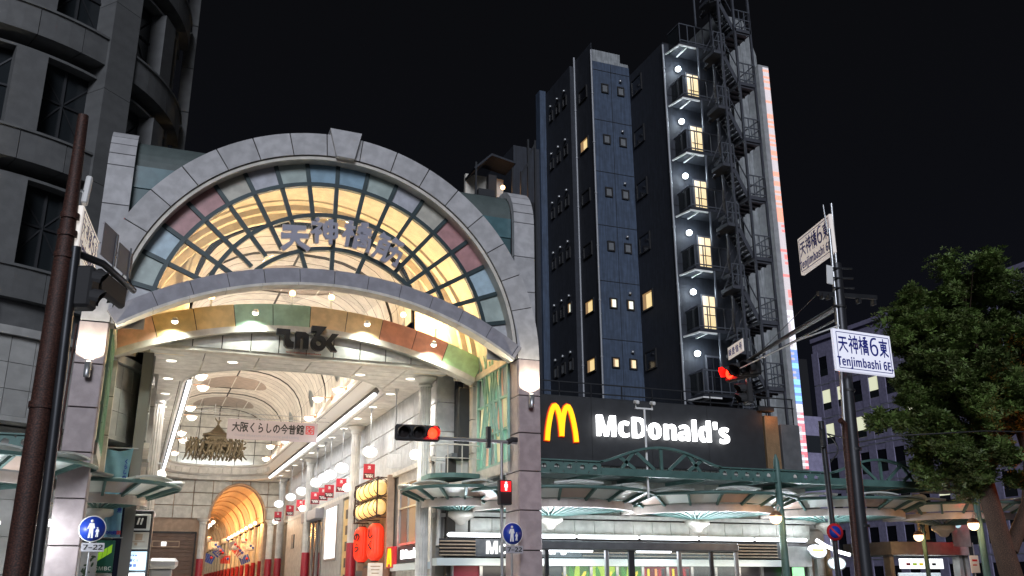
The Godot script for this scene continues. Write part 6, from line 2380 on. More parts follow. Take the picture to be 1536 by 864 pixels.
	for j in 4:
		st = mb()
		bx(st, 8.86, 8.96, 0.13, 5.0, -49.1 - 1.4 * j, -49.0 - 1.4 * j)
		part("mullion", st, M.steel, t)
	st = mb()
	cbox(st, Vector3(8.75, 5.3, -51.2), Vector3(0.5, 0.5, 4.4))
	part("awning_box", st, M.plate_grey, t)
	t = thing("beige_shop", "beige shop front with one small barred window near the arcade's far end", "shop", Vector3(8.95, 0.13, -58))
	st = mb()
	bx(st, 8.88, 9.0, 2.2, 5.6, -61.0, -55.0)
	part("facade", st, M.cream2, t)
	st = mb()
	bx(st, 8.84, 8.88, 3.9, 4.7, -58.8, -57.8)
	var w := part("window", st, M.night_glass, t)
	st = mb()
	for j in 4: bx(st, 8.82, 8.84, 3.9, 4.7, -58.75 + 0.28 * j, -58.7 + 0.28 * j)
	part("window_bar", st, M.steel, w)
	st = mb()
	bx(st, 8.86, 9.0, 0.13, 2.2, -61.0, -55.0)
	part("base_panel", st, M.dark_red, t)
	# balcony on the gate's right inner side
	t = thing("service_balcony", "small rounded steel balcony with thin railings beside the gate's right wall", "balcony", Vector3(9.3, 5.0, -28.9))
	st = mb()
	var poly := PackedVector2Array()
	for j in 13:
		var a := PI + PI * j / 12
		poly.append(Vector2(9.35 + cos(a) * 0.92, -28.6 - sin(a) * 0.62))
	poly.append(Vector2(10.27, -29.4)); poly.append(Vector2(8.43, -29.4))
	prism(st, poly, 4.90, 5.04, Transform3D(Basis(Vector3.RIGHT, Vector3.BACK, Vector3.UP), Vector3.ZERO))
	part("platform", st, M.green_steel, t)
	st = mb()
	var top := []
	var mid := []
	for j in 13:
		var a := PI + PI * j / 12
		var p := Vector3(9.35 + cos(a) * 0.9, 0, -28.6 - sin(a) * 0.6)
		top.append(p + Vector3(0, 5.92, 0)); mid.append(p + Vector3(0, 5.5, 0))
		if j % 2 == 0: tube(st, [p + Vector3(0, 5.04, 0), p + Vector3(0, 5.92, 0)], 0.018, 6)
	tube(st, top, 0.025, 6)
	tube(st, mid, 0.015, 6)
	part("railing", st, M.lip, t)
	st = mb()
	bar(st, Vector3(8.6, 4.75, -29.3), Vector3(10.2, 4.75, -29.3), 0.3, 0.2)
	bar(st, Vector3(8.3, 4.55, -29.0), Vector3(9.9, 4.72, -27.2), 0.1, 0.22)
	part("bracket_beam", st, M.lip, t)

func lantern(t: Node3D, at: Vector3, r: float, half: float, m: String, ribs: int, flat := 0.7, pleat := 0.0) -> void:
	var st := mb()
	var grid := []
	var n := 48 if pleat > 0 else 24
	for k in ribs * 2 + 1:
		var u := -1.0 + float(k) / ribs
		var rr := r * pow(maxf(0.0, 1 - pow(absf(u), 2 / flat)), 0.5) * (1.0 - (0.03 * (k % 2) if pleat == 0 else 0.0))
		var row := []
		for i in n:
			var q := maxf(rr, r * 0.42) * (1.0 - pleat * (1.0 if i % 4 == 0 else 0.0))
			row.append(at + Vector3(cos(TAU * i / n) * q, u * half, sin(TAU * i / n) * q))
		grid.append(row)
	if pleat == 0: st.set_smooth_group(0)
	for k in ribs * 2:
		for i in n: quad(st, grid[k][(i + 1) % n], grid[k][i], grid[k + 1][i], grid[k + 1][(i + 1) % n])
	part("lamp_paper", st, M[m], t)
	for s in [-1, 1]:
		st = mb()
		lathe(st, [[0.0, half * s - 0.03], [r * 0.43, half * s - 0.03], [r * 0.43, half * s + 0.03], [0.0, half * s + 0.03]], 16, Transform3D(Basis.IDENTITY, at))
		part("cap_ring", st, M.black, t)
	st = mb()
	tube(st, [at + Vector3(0, half, 0), at + Vector3(0, half + 0.1, 0)], 0.012, 5)
	part("hook", st, M.black, t)

# ------------------------------------------------------------------ left foreground things
func ped_sign(label: String, c: Vector3) -> void:
	var t := thing("pedestrian_sign", label, "road sign", c, "round blue pedestrian signs")
	var rot := Basis(Vector3.RIGHT, PI / 2)
	var st := mb()
	lathe(st, [[0.0, -0.01], [0.30, -0.01], [0.305, 0.0], [0.30, 0.01], [0.0, 0.01]], 32, Transform3D(rot, c))
	part("rim", st, M.white_paint, t)
	st = mb()
	lathe(st, [[0.0, 0.013], [0.283, 0.013], [0.283, 0.0]], 32, Transform3D(rot, c))
	part("blue_disc", st, M.ped_blue, t)
	st = mb()
	var z := c.z + 0.014
	for q in [[c.x - 0.02, c.y, 1.0], [c.x + 0.115, c.y - 0.075, 0.52]]:
		var s: float = q[2]
		var o := Vector2(q[0], q[1])
		var body := PackedVector2Array([Vector2(-0.05, 0.13), Vector2(0.05, 0.13), Vector2(0.075, 0.02), Vector2(0.055, 0.0), Vector2(0.045, 0.06), Vector2(0.045, -0.05), Vector2(0.05, -0.21), Vector2(0.01, -0.21), Vector2(0.0, -0.06), Vector2(-0.02, -0.21), Vector2(-0.06, -0.21), Vector2(-0.045, -0.04), Vector2(-0.045, 0.05), Vector2(-0.07, -0.01), Vector2(-0.09, 0.01)])
		for k in body.size(): body[k] = body[k] * s + o
		prism(st, body, z, z + 0.004)
		lathe(st, [[0.0, 0.005], [0.036 * s, 0.005], [0.036 * s, 0.0]], 14, Transform3D(rot, Vector3(o.x, o.y + 0.178 * s, z)))
	part("figures", st, M.white_paint, t)
	st = mb()
	cbox(st, c + Vector3(0.06, -0.42, 0), Vector3(0.5, 0.2, 0.015))
	part("time_plate", st, M.plate_grey, t)
	text("hours", "7\u201322", 0.115, 0.006, M.black, t, Transform3D(Basis.IDENTITY, c + Vector3(0.06, -0.42, 0.011)), 1.25)
	st = mb()
	bar(st, c + Vector3(0, 0.2, -0.04), c + Vector3(0, -0.5, -0.04), 0.04, 0.03)
	tube(st, [c + Vector3(0, -0.2, -0.06), Vector3(c.x, 0.13, c.z - 0.06)], 0.03, 8)
	part("bracket", st, M.steel, t)

func left_things() -> void:
	ped_sign("round blue pedestrian sign with a 7-22 plate by the gate's left pillar", Vector3(-0.93, 2.98, -24.7))
	ped_sign("round blue pedestrian sign with a 7-22 plate by the gate's right pillar", Vector3(9.68, 3.02, -24.55))
	# station pylon
	var t := thing("station_pylon", "tall dark station pylon with white panels and a lit blue notice", "pylon", Vector3(0.14, 0.13, -30))
	var st := mb()
	cbox(st, Vector3(0.12, 1.98, -30.1), Vector3(0.74, 3.7, 0.3), Basis(Vector3.UP, -0.12), 0.03)
	part("casing", st, M.pole_dark, t)
	var b := Basis(Vector3.UP, -0.12)
	for q in [[3.48, 0.46, "white_paint"], [2.96, 0.48, "cream2"], [2.40, 0.52, "notice_lit"], [1.76, 0.62, "screen_white"]]:
		piece("panel", Vector3(0.58, q[1], 0.03), M[q[2]], t, Vector3(0.14, q[0], -30.1) + b * Vector3(0, 0, 0.155), b)
	piece("emblem_plate", Vector3(0.34, 0.36, 0.02), M.black, t, Vector3(0.16, 3.48, -30.1) + b * Vector3(0, 0, 0.18), b)
	st = mb()
	for q in [[-0.07, 0.09, 0.055, 0.2], [0.02, 0.09, 0.055, 0.2]]:
		var p := Vector3(0.17 + q[0], 3.50, -30.1) + b * Vector3(0, 0, 0.193)
		hexa(st, [p + Vector3(-0.04, -0.09, 0), p + Vector3(0.0, 0.10, 0), p + Vector3(0.05, 0.10, 0), p + Vector3(0.01, -0.09, 0), p + Vector3(-0.04, -0.09, 0.006), p + Vector3(0.0, 0.10, 0.006), p + Vector3(0.05, 0.10, 0.006), p + Vector3(0.01, -0.09, 0.006)])
	box(st, Vector3(0.285, 3.44, -30.1) + b * Vector3(0, 0, 0.195), Vector3(0.05, 0.05, 0.006), b)
	part("emblem", st, M.white_paint, t)
	st = mb()
	var f := Vector3(0.16, 3.0, -30.1) + b * Vector3(0, 0, 0.176)
	box(st, f + Vector3(0, 0.06, 0), Vector3(0.20, 0.18, 0.006), b)
	box(st, f + Vector3(0, -0.07, 0), Vector3(0.34, 0.02, 0.006), b)
	for s in [-1, 1]: box(st, f + Vector3(s * 0.06, -0.14, 0), Vector3(0.08, 0.07, 0.006), b)
	part("train_symbol", st, M.brown_panel1, t)
	st = mb()
	var k := 0
	for g in ["dai", "saka", "ku", "ra", "shi", "no"]:
		strokes(st, GLYPH[g], 0.085, 0.013, 0.004, Transform3D(b, Vector3(-0.07 + 0.085 * k, 2.41, -30.1) + b * Vector3(0, 0, 0.173)))
		k += 1
	k = 0
	for g in ["ima", "mukashi", "kan"]:
		strokes(st, GLYPH[g], 0.085, 0.013, 0.004, Transform3D(b, Vector3(-0.07 + 0.1 * k, 2.27, -30.1) + b * Vector3(0, 0, 0.173)))
		k += 1
	for j in 5: box(st, Vector3(0.0 + 0.07 * j, 2.55, -30.1) + b * Vector3(0, 0, 0.174), Vector3(0.045, 0.025, 0.004), b)
	part("characters", st, M.ped_blue, t)
	st = mb()
	strokes(st, GLYPH.seal, 0.09, 0.012, 0.004, Transform3D(b, Vector3(0.29, 2.27, -30.1) + b * Vector3(0, 0, 0.173)))
	part("red_seal", st, M.red, t)
	omni(t, Vector3(0.2, 2.2, -29.6), Color(0.85, 0.95, 1.0), 0.25, 0.2)
	# blue hanging banner
	t = thing("blue_banner", "light blue cloth banner with dark characters hanging left of the pylon", "banner", Vector3(-0.6, 3.0, -30))
	st = mb()
	st.set_smooth_group(0)
	var cl := func(u: float, v: float) -> Vector3:
		var w: float = lerpf(0.42, 0.88, v * v * 0.9)
		return Vector3(-0.57 + (u - 0.5) * w - 0.12 * v, 3.0 + 2.38 * v + 0.10 * v * pow(absf(u * 2 - 1), 1.5), -28.95 + 0.05 * sin(u * 9 + v * 5) + 0.04 * sin(v * 11))
	for i in 12:
		for j in 20:
			quad(st, cl.call(i / 12.0, j / 20.0), cl.call((i + 1) / 12.0, j / 20.0), cl.call((i + 1) / 12.0, (j + 1) / 20.0), cl.call(i / 12.0, (j + 1) / 20.0))
	part("cloth", st, M.cloth_blue, t)
	st = mb()
	k = 0
	for g in ["ku", "ra", "shi", "no", "ima", "mukashi", "kan", "toki", "go", "sa"]:
		strokes(st, GLYPH[g], 0.13, 0.02, 0.01, Transform3D(Basis.IDENTITY, cl.call(0.84, 0.86 - 0.062 * k) + Vector3(0, 0, 0.03)))
		k += 1
	k = 0
	for g in ["no", "ima", "mukashi", "kan"]:
		strokes(st, GLYPH[g], 0.10, 0.016, 0.01, Transform3D(Basis.IDENTITY, cl.call(0.2 + 0.16 * k, 0.05) + Vector3(0, 0, 0.04)))
		k += 1
	part("characters", st, M.ped_blue, t)
	st = mb()
	strokes(st, GLYPH.seal, 0.10, 0.015, 0.01, Transform3D(Basis.IDENTITY, cl.call(0.9, 0.05) + Vector3(0, 0, 0.04)))
	part("red_seal", st, M.red, t)
	st = mb()
	tube(st, [Vector3(-1.25, 5.47, -28.97), Vector3(-0.15, 5.47, -28.97)], 0.02, 6)
	part("banner_rod", st, M.steel, t)
	st = mb()
	tube(st, [Vector3(-0.85, 2.99, -28.97), Vector3(-0.28, 2.99, -28.97)], 0.018, 6)
	part("banner_rod", st, M.steel, t)
	# bank sign
	t = thing("bank_sign", "dark green upright bank sign with a light green band emblem beside the 7-22 plate", "sign", Vector3(-0.72, 0.13, -29.2))
	st = mb()
	cbox(st, Vector3(-0.70, 2.5, -29.3), Vector3(0.48, 0.86, 0.16), Basis.IDENTITY, 0.015)
	part("panel", st, M.bank_green, t)
	st = mb()
	for q in [[-0.84, 2.52], [-0.72, 2.60], [-0.60, 2.68]]:
		hexa(st, [Vector3(q[0] - 0.04, q[1] - 0.16, -29.217), Vector3(q[0] - 0.04, q[1] + 0.06, -29.217), Vector3(q[0] + 0.07, q[1] + 0.14, -29.217), Vector3(q[0] + 0.07, q[1] - 0.08, -29.217), Vector3(q[0] - 0.04, q[1] - 0.16, -29.21), Vector3(q[0] - 0.04, q[1] + 0.06, -29.21), Vector3(q[0] + 0.07, q[1] + 0.14, -29.21), Vector3(q[0] + 0.07, q[1] - 0.08, -29.21)])
	part("emblem", st, M.emblem_green, t)
	text("lettering", "SMBC", 0.10, 0.01, M.white_paint, t, Transform3D(Basis.IDENTITY, Vector3(-0.70, 2.17, -29.214)), 1.1)
	piece("lower_panel", Vector3(0.48, 0.5, 0.14), M.bank_tile0, t, Vector3(-0.70, 1.80, -29.3))
	st = mb()
	for y in [1.92, 1.86, 1.78]: bx(st, -0.80, -0.58, y, y + 0.025, -29.228, -29.222)
	part("print", st, M.black, t)
	st = mb()
	bx(st, -0.76, -0.64, 0.13, 1.56, -29.34, -29.26)
	part("post", st, M.steel, t)
	# foliage poster behind
	t = thing("leafy_poster", "pale poster with dark leaf pattern standing under the left 7-22 plate", "poster", Vector3(-1.1, 0.13, -28.9))
	st = mb()
	cbox(st, Vector3(-1.07, 1.75, -28.8), Vector3(0.42, 1.8, 0.04))
	part("board", st, M.bank_tile0, t)
	st = mb()
	for j in 26:
		var c := Vector2(-1.22 + rng.randf() * 0.3, 1.3 + rng.randf() * 1.2)
		var p := PackedVector2Array()
		var a := rng.randf() * TAU
		for i in 7: p.append(c + Vector2(cos(TAU * i / 7) * 0.07, sin(TAU * i / 7) * 0.03).rotated(a))
		prism(st, p, -28.78, -28.776 + 0.0003 * j)
	part("leaf_print", st, M.leaf_dark, t)
	# steel kiosk edge beside the pylon
	t = thing("grey_cabinet", "rounded grey cabinet with a curved top right of the pylon", "cabinet", Vector3(1.0, 0.13, -34))
	st = mb()
	cbox(st, Vector3(0.95, 1.2, -34), Vector3(0.7, 2.1, 0.5), Basis.IDENTITY, 0.05)
	part("body", st, M.steel, t)
	st = mb()
	cbox(st, Vector3(0.98, 2.42, -33.95), Vector3(0.95, 0.34, 0.6), Basis.IDENTITY, 0.14)
	part("top", st, M.steel, t)
	# street lamps near the left pole
	for q in [[-3.1, 3.0, "first"], [-2.25, 3.0, "second"], [-1.98, 3.0, "third"]]:
		var c := Vector3(q[0] + 0.0, q[1] + 0.05, -24.2)
		t = thing("tube_lamp", "%s short white tube lamp from the left under the left canopy" % q[2], "tube light", c, "tube lamps along the bank front")
		st = mb()
		tube(st, [c + Vector3(-0.28, 0, 0), c + Vector3(-0.24, 0, 0), c + Vector3(0.24, 0, 0), c + Vector3(0.28, 0, 0)], [0.03, 0.06, 0.06, 0.03], 10)
		part("lamp_tube", st, M.tube_white, t)
		st = mb()
		bx(st, c.x - 0.25, c.x + 0.25, c.y + 0.06, c.y + 0.1, c.z - 0.06, c.z + 0.06)
		part("fitting", st, M.white_paint, t)
		omni(t, c + Vector3(0, -0.12, 0.1), Color(0.95, 0.98, 1.0), 1.4, 0.1)
	# thin cables and small fittings on the gate's left pillar
	t = thing("pillar_cable", "loop of black cable with a small camera on the outer edge of the left pillar", "cable", Vector3(-1.9, 4.5, -25.0))
	st = mb()
	tube(st, [Vector3(-1.92, 8.0, -25.1), Vector3(-1.93, 6.4, -25.05), Vector3(-1.93, 4.5, -25.05), Vector3(-1.95, 2.0, -25.05)], 0.03, 6)
	part("conduit", st, M.rust, t)
	st = mb()
	var loop := []
	for j in 13: loop.append(Vector3(-2.02 + cos(TAU * j / 12) * 0.12, 5.55 + sin(TAU * j / 12) * 0.2, -25.0))
	tube(st, loop, 0.012, 5)
	part("cable_loop", st, M.black, t)
	st = mb()
	cbox(st, Vector3(-2.05, 4.42, -24.95), Vector3(0.22, 0.12, 0.14), Basis(Vector3.BACK, 0.2), 0.02)
	part("camera_body", st, M.copper_lamp, t)

# ------------------------------------------------------------------ right foreground things
func right_things() -> void:
	var spots := [[19.02, 3.68, 19.36, "left, on the middle canopy post"], [27.35, 3.62, 27.85, "right, on the end canopy post"]]
	for i in 2:
		var q: Array = spots[i]
		canopy_lamp(Vector3(q[0], q[1], -25.3), Vector3(q[2], q[1], -25.5), "warm globe lamp on a hooked arm, " + q[3])
	canopy_lamp(Vector3(29.6, 3.5, -30.2), Vector3(30.05, 3.5, -30.4), "warm globe lamp on a slim post by the lit subway kiosk")
	var t := thing("lamp_post", "slim green lamp post by the subway kiosk", "post", Vector3(30.05, 0.13, -30.4))
	var st := mb()
	tube(st, [Vector3(30.05, 0.13, -30.4), Vector3(30.05, 4.6, -30.4)], 0.09, 8)
	part("shaft", st, M.green_steel, t)
	# no parking sign
	t = thing("no_parking_sign", "round red and blue no-parking sign on a dark post", "road sign", Vector3(17.9, 0.13, -21.4))
	var rot := Basis(Vector3.UP, -0.25) * Basis(Vector3.RIGHT, PI / 2)
	var c := Vector3(17.93, 3.02, -21.3)
	st = mb()
	lathe(st, [[0.0, -0.01], [0.235, -0.01], [0.235, 0.01], [0.0, 0.01]], 28, Transform3D(rot, c))
	part("red_ring", st, M.red, t)
	st = mb()
	lathe(st, [[0.0, 0.014], [0.165, 0.014], [0.165, 0.0]], 28, Transform3D(rot, c))
	part("blue_disc", st, M.ped_blue, t)
	st = mb()
	box(st, c + rot * Vector3(0, 0.017, 0), Vector3(0.34, 0.006, 0.05), rot * Basis(Vector3.UP, -PI / 4))
	part("slash", st, M.red, t)
	st = mb()
	tube(st, [Vector3(17.98, 0.1, -21.4), Vector3(17.96, 3.0, -21.4), Vector3(17.94, 6.1, -21.4)], 0.075, 10)
	part("post", st, M.pole_dark, t)
	st = mb()
	cbox(st, Vector3(17.86, 5.6, -21.3), Vector3(0.12, 0.5, 0.16), Basis.IDENTITY, 0.02)
	part("control_box", st, M.pole_dark, t)
	st = mb()
	var loop := []
	for j in 13: loop.append(Vector3(18.12 + sin(PI * j / 12) * 0.32, 5.75 - 0.8 * j / 12.0, -21.4))
	tube(st, loop, 0.02, 5)
	part("cable_loop", st, M.black, t)
	# overhead cable
	t = thing("overhead_cable", "thin black cable sagging across the street from the no-parking post", "cable", Vector3(18.1, 5.9, -21.4))
	st = mb()
	tube(st, [Vector3(18.1, 5.75, -21.4), Vector3(18.9, 5.5, -21.0), Vector3(19.6, 5.62, -20.4), Vector3(22, 5.75, -19.5), Vector3(30, 5.9, -18.5)], 0.022, 5)
	part("cable", st, M.black, t)
	# camera mast above the arched beam
	t = thing("camera_mast", "slim white mast with two small cameras in front of the black sign box", "camera mast", Vector3(14.6, 5.2, -25.5))
	st = mb()
	tube(st, [Vector3(14.6, 4.2, -25.6), Vector3(14.6, 7.0, -25.6)], 0.035, 8)
	bar(st, Vector3(14.28, 6.98, -25.6), Vector3(14.9, 6.98, -25.6), 0.05, 0.05)
	part("mast", st, M.white_paint, t)
	for x in [14.3, 14.88]:
		st = mb()
		bx(st, x - 0.015, x + 0.015, 6.98, 7.1, -25.62, -25.58)
		cbox(st, Vector3(x, 7.16, -25.55), Vector3(0.11, 0.12, 0.26), Basis(Vector3.RIGHT, 0.25), 0.03)
		part("camera_body", st, M.white_paint, t)
	# neighbour shop on the right of the restaurant
	t = thing("corner_shop", "small shop right of the restaurant with pale tiled wall, boards and pillars", "shop", Vector3(24.5, 0, -30))
	st = mb()
	bx(st, 23.45, 24.35, 0, 5.0, -34, -29.6)
	part("wall", st, M.wall_tile1, t)
	for k in 1:
		for j in 3: piece("stone_tile", Vector3(0.85, 0.5, 0.06), M["wall_tile%d" % ((k + j) % 3)], t, Vector3(23.9 + 1.08 * k, 3.35 + 0.53 * j, -29.57))
	piece("notice_board", Vector3(1.0, 0.7, 0.1), M.bank_tile1, t, Vector3(22.45, 2.62, -28.7))
	piece("green_panel", Vector3(0.5, 0.8, 0.06), M.led_green, t, Vector3(22.3, 1.85, -28.65))
	for x in [23.3, 23.7, 24.2]: piece("pillar", Vector3(0.16, 3.0, 0.2), M.bank_tile0 if x < 24 else M.wood, t, Vector3(x, 1.5, -29.3))
	for q in [[22.95, 2.80, "yellow and pale blue oval lit shop sign by the no-parking post", "first"], [23.75, 2.38, "pale blue oval lit shop sign partly behind the no-parking post", "second"]]:
		var s := thing("oval_shop_sign", q[2], "sign", Vector3(q[0], q[1], -28.3), "oval shop signs")
		st = mb()
		for j in 24:
			var a0 := TAU * j / 24
			var a1 := TAU * (j + 1) / 24
			tri(st, Vector3(q[0], q[1], -28.25), Vector3(q[0] + cos(a0) * 0.36, q[1] + sin(a0) * 0.2, -28.25), Vector3(q[0] + cos(a1) * 0.36, q[1] + sin(a1) * 0.2, -28.25))
		part("lit_face", st, M.oval_blue, s)
		st = mb()
		var ring := []
		for j in 24: ring.append(Vector3(q[0] + cos(TAU * j / 24) * 0.37, q[1] + sin(TAU * j / 24) * 0.21, -28.3))
		tube(st, ring, 0.05, 6, true)
		part("rim", st, M.steel, s)
		if q[3] == "first":
			st = mb()
			bx(st, q[0] - 0.24, q[0] + 0.24, q[1] + 0.0, q[1] + 0.08, -28.245, -28.24)
			part("print", st, M.pos_yellow, s)
		omni(s, Vector3(q[0], q[1], -27.9), Color(0.9, 0.97, 1.0), 0.12, 0.1)
	t = thing("slanted_tube_lamp", "white tube lamp slanting down under the canopy behind the no-parking sign", "tube light", Vector3(23.3, 2.9, -28.2))
	st = mb()
	tube(st, [Vector3(22.85, 3.2, -28.2), Vector3(23.1, 2.98, -28.0), Vector3(23.45, 2.78, -27.8), Vector3(23.8, 2.66, -27.6)], 0.06, 8)
	part("lamp_tube", st, M.tube_white, t)
	st = mb()
	tube(st, [Vector3(23.3, 2.92, -27.95), Vector3(23.3, 4.0, -27.95)], 0.012, 5)
	part("hanger", st, M.steel, t)
	omni(t, Vector3(23.3, 2.8, -27.8), Color(0.95, 0.97, 1.0), 0.5, 0.2)
	# subway kiosk
	t = thing("subway_kiosk", "low subway entrance kiosk with a flat roof and brightly lit sign board", "kiosk", Vector3(32.5, 0, -33))
	piece("roof", Vector3(4.7, 0.55, 3.0), M.bank_tile2, t, Vector3(32.6, 3.15, -34))
	for x in [30.5, 34.4, 34.75]: piece("pillar", Vector3(0.22, 2.9, 0.4), M.bank_tile1, t, Vector3(x, 1.45, -33.0))
	piece("lit_sign_board", Vector3(2.4, 0.42, 0.12), M.screen_white, t, Vector3(32.2, 2.52, -32.9))
	for k in 5: piece("sign_print", Vector3(0.22, 0.1, 0.02), [M.red, M.pos_lime, M.pos_yellow, M.ped_blue, M.black][k], t, Vector3(31.4 + 0.36 * k, 2.5, -32.83))
	piece("glass_door", Vector3(2.4, 2.1, 0.06), M.disc_dim, t, Vector3(32.5, 1.1, -33.4))
	area(t, Vector3(32.4, 2.8, -33.0), Vector3(0, -1, 0.3), Vector2(3, 0.5), Color(0.95, 0.98, 1), 2.5)
	# small signs among the canopies
	for q in [["yellow_notice", "small yellow board with black marks under the end of the canopy", 30.8, 5.6, -30.8, 0.75, 0.42], ["yellow_banner", "upright yellow banner with black characters left of the end canopy post", 31.1, 4.1, -31.4, 0.55, 1.3]]:
		t = thing(q[0], q[1], "sign", Vector3(q[2], q[3], q[4]))
		st = mb()
		cbox(st, Vector3(q[2], q[3], q[4]), Vector3(q[5], q[6], 0.05))
		part("panel", st, M.b_ochre, t)
		st = mb()
		for j in 3: strokes(st, GLYPH[["dai", "go", "ima"][j]], 0.22, 0.035, 0.01, Transform3D(Basis.IDENTITY, Vector3(q[2] + ((j - 1) * 0.24 if q[5] > q[6] else 0.0), q[3] + (0.0 if q[5] > q[6] else 0.36 - 0.36 * j), q[4] + 0.026)))
		part("characters", st, M.black, t)
		st = mb()
		tube(st, [Vector3(q[2] - q[5] / 2 - 0.04, q[3] - q[6] / 2, q[4]), Vector3(q[2] - q[5] / 2 - 0.04, 5.9, q[4])], 0.03, 6)
		part("rod", st, M.steel, t)
	traffic_light("small distant traffic light with red lamps beyond the end canopy post", Vector3(33.2, 5.0, -31.6), Basis(Vector3.UP, 0.2), [1, 2], 0.85)
	t = thing("pole_notice", "pale notice board with a blue round symbol below the distant traffic light", "sign", Vector3(33.3, 3.3, -31.6))
	st = mb()
	cbox(st, Vector3(33.35, 3.8, -31.6), Vector3(1.0, 1.2, 0.05))
	part("panel", st, M.bank_tile0, t)
	st = mb()
	lathe(st, [[0.0, 0.01], [0.17, 0.01], [0.17, 0.0]], 16, Transform3D(rot, Vector3(33.2, 4.15, -31.56)))
	part("symbol", st, M.oval_blue, t)
	st = mb()
	tube(st, [Vector3(33.9, 0, -31.7), Vector3(33.9, 5.3, -31.7)], 0.08, 8)
	part("post", st, M.pole_dark, t)
	t = thing("small_white_sign", "small white upright sign on a post at the right edge under the tree", "sign", Vector3(28.9, 0.13, -27))
	st = mb()
	cbox(st, Vector3(28.95, 2.35, -27), Vector3(0.42, 0.62, 0.05))
	part("panel", st, M.white_paint, t)
	st = mb()
	bx(st, 28.83, 29.07, 2.45, 2.52, -26.97, -26.965)
	bx(st, 28.83, 29.03, 2.30, 2.34, -26.97, -26.965)
	part("print", st, M.red, t)
	st = mb()
	tube(st, [Vector3(28.95, 0.13, -27.03), Vector3(28.95, 2.1, -27.03)], 0.025, 6)
	part("post", st, M.steel, t)

func canopy_lamp(c: Vector3, foot: Vector3, label: String) -> void:
	var t := thing("canopy_lamp", label, "globe lamp", c, "warm globe lamps on canopy posts")
	var st := mb()
	ball(st, c, 0.19, 16)
	part("lamp_globe", st, M.globe_warm, t)
	st = mb()
	lathe(st, [[0.2, 0.06], [0.19, 0.12], [0.12, 0.2], [0.03, 0.24]], 14, Transform3D(Basis.IDENTITY, c))
	part("hood", st, M.copper_lamp, t)
	st = mb()
	tube(st, [c + Vector3(0, 0.2, 0), c + Vector3(0.04, 0.36, 0), c + Vector3(0.14, 0.42, 0), c + Vector3(0.24, 0.36, -0.04), foot + Vector3(-0.08, 0.2, 0.0), foot + Vector3(0, 0.12, 0)], 0.022, 6)
	part("hook_arm", st, M.lip, t)
	omni(t, c, Color(1.0, 0.76, 0.50), 1.8, 0.16)

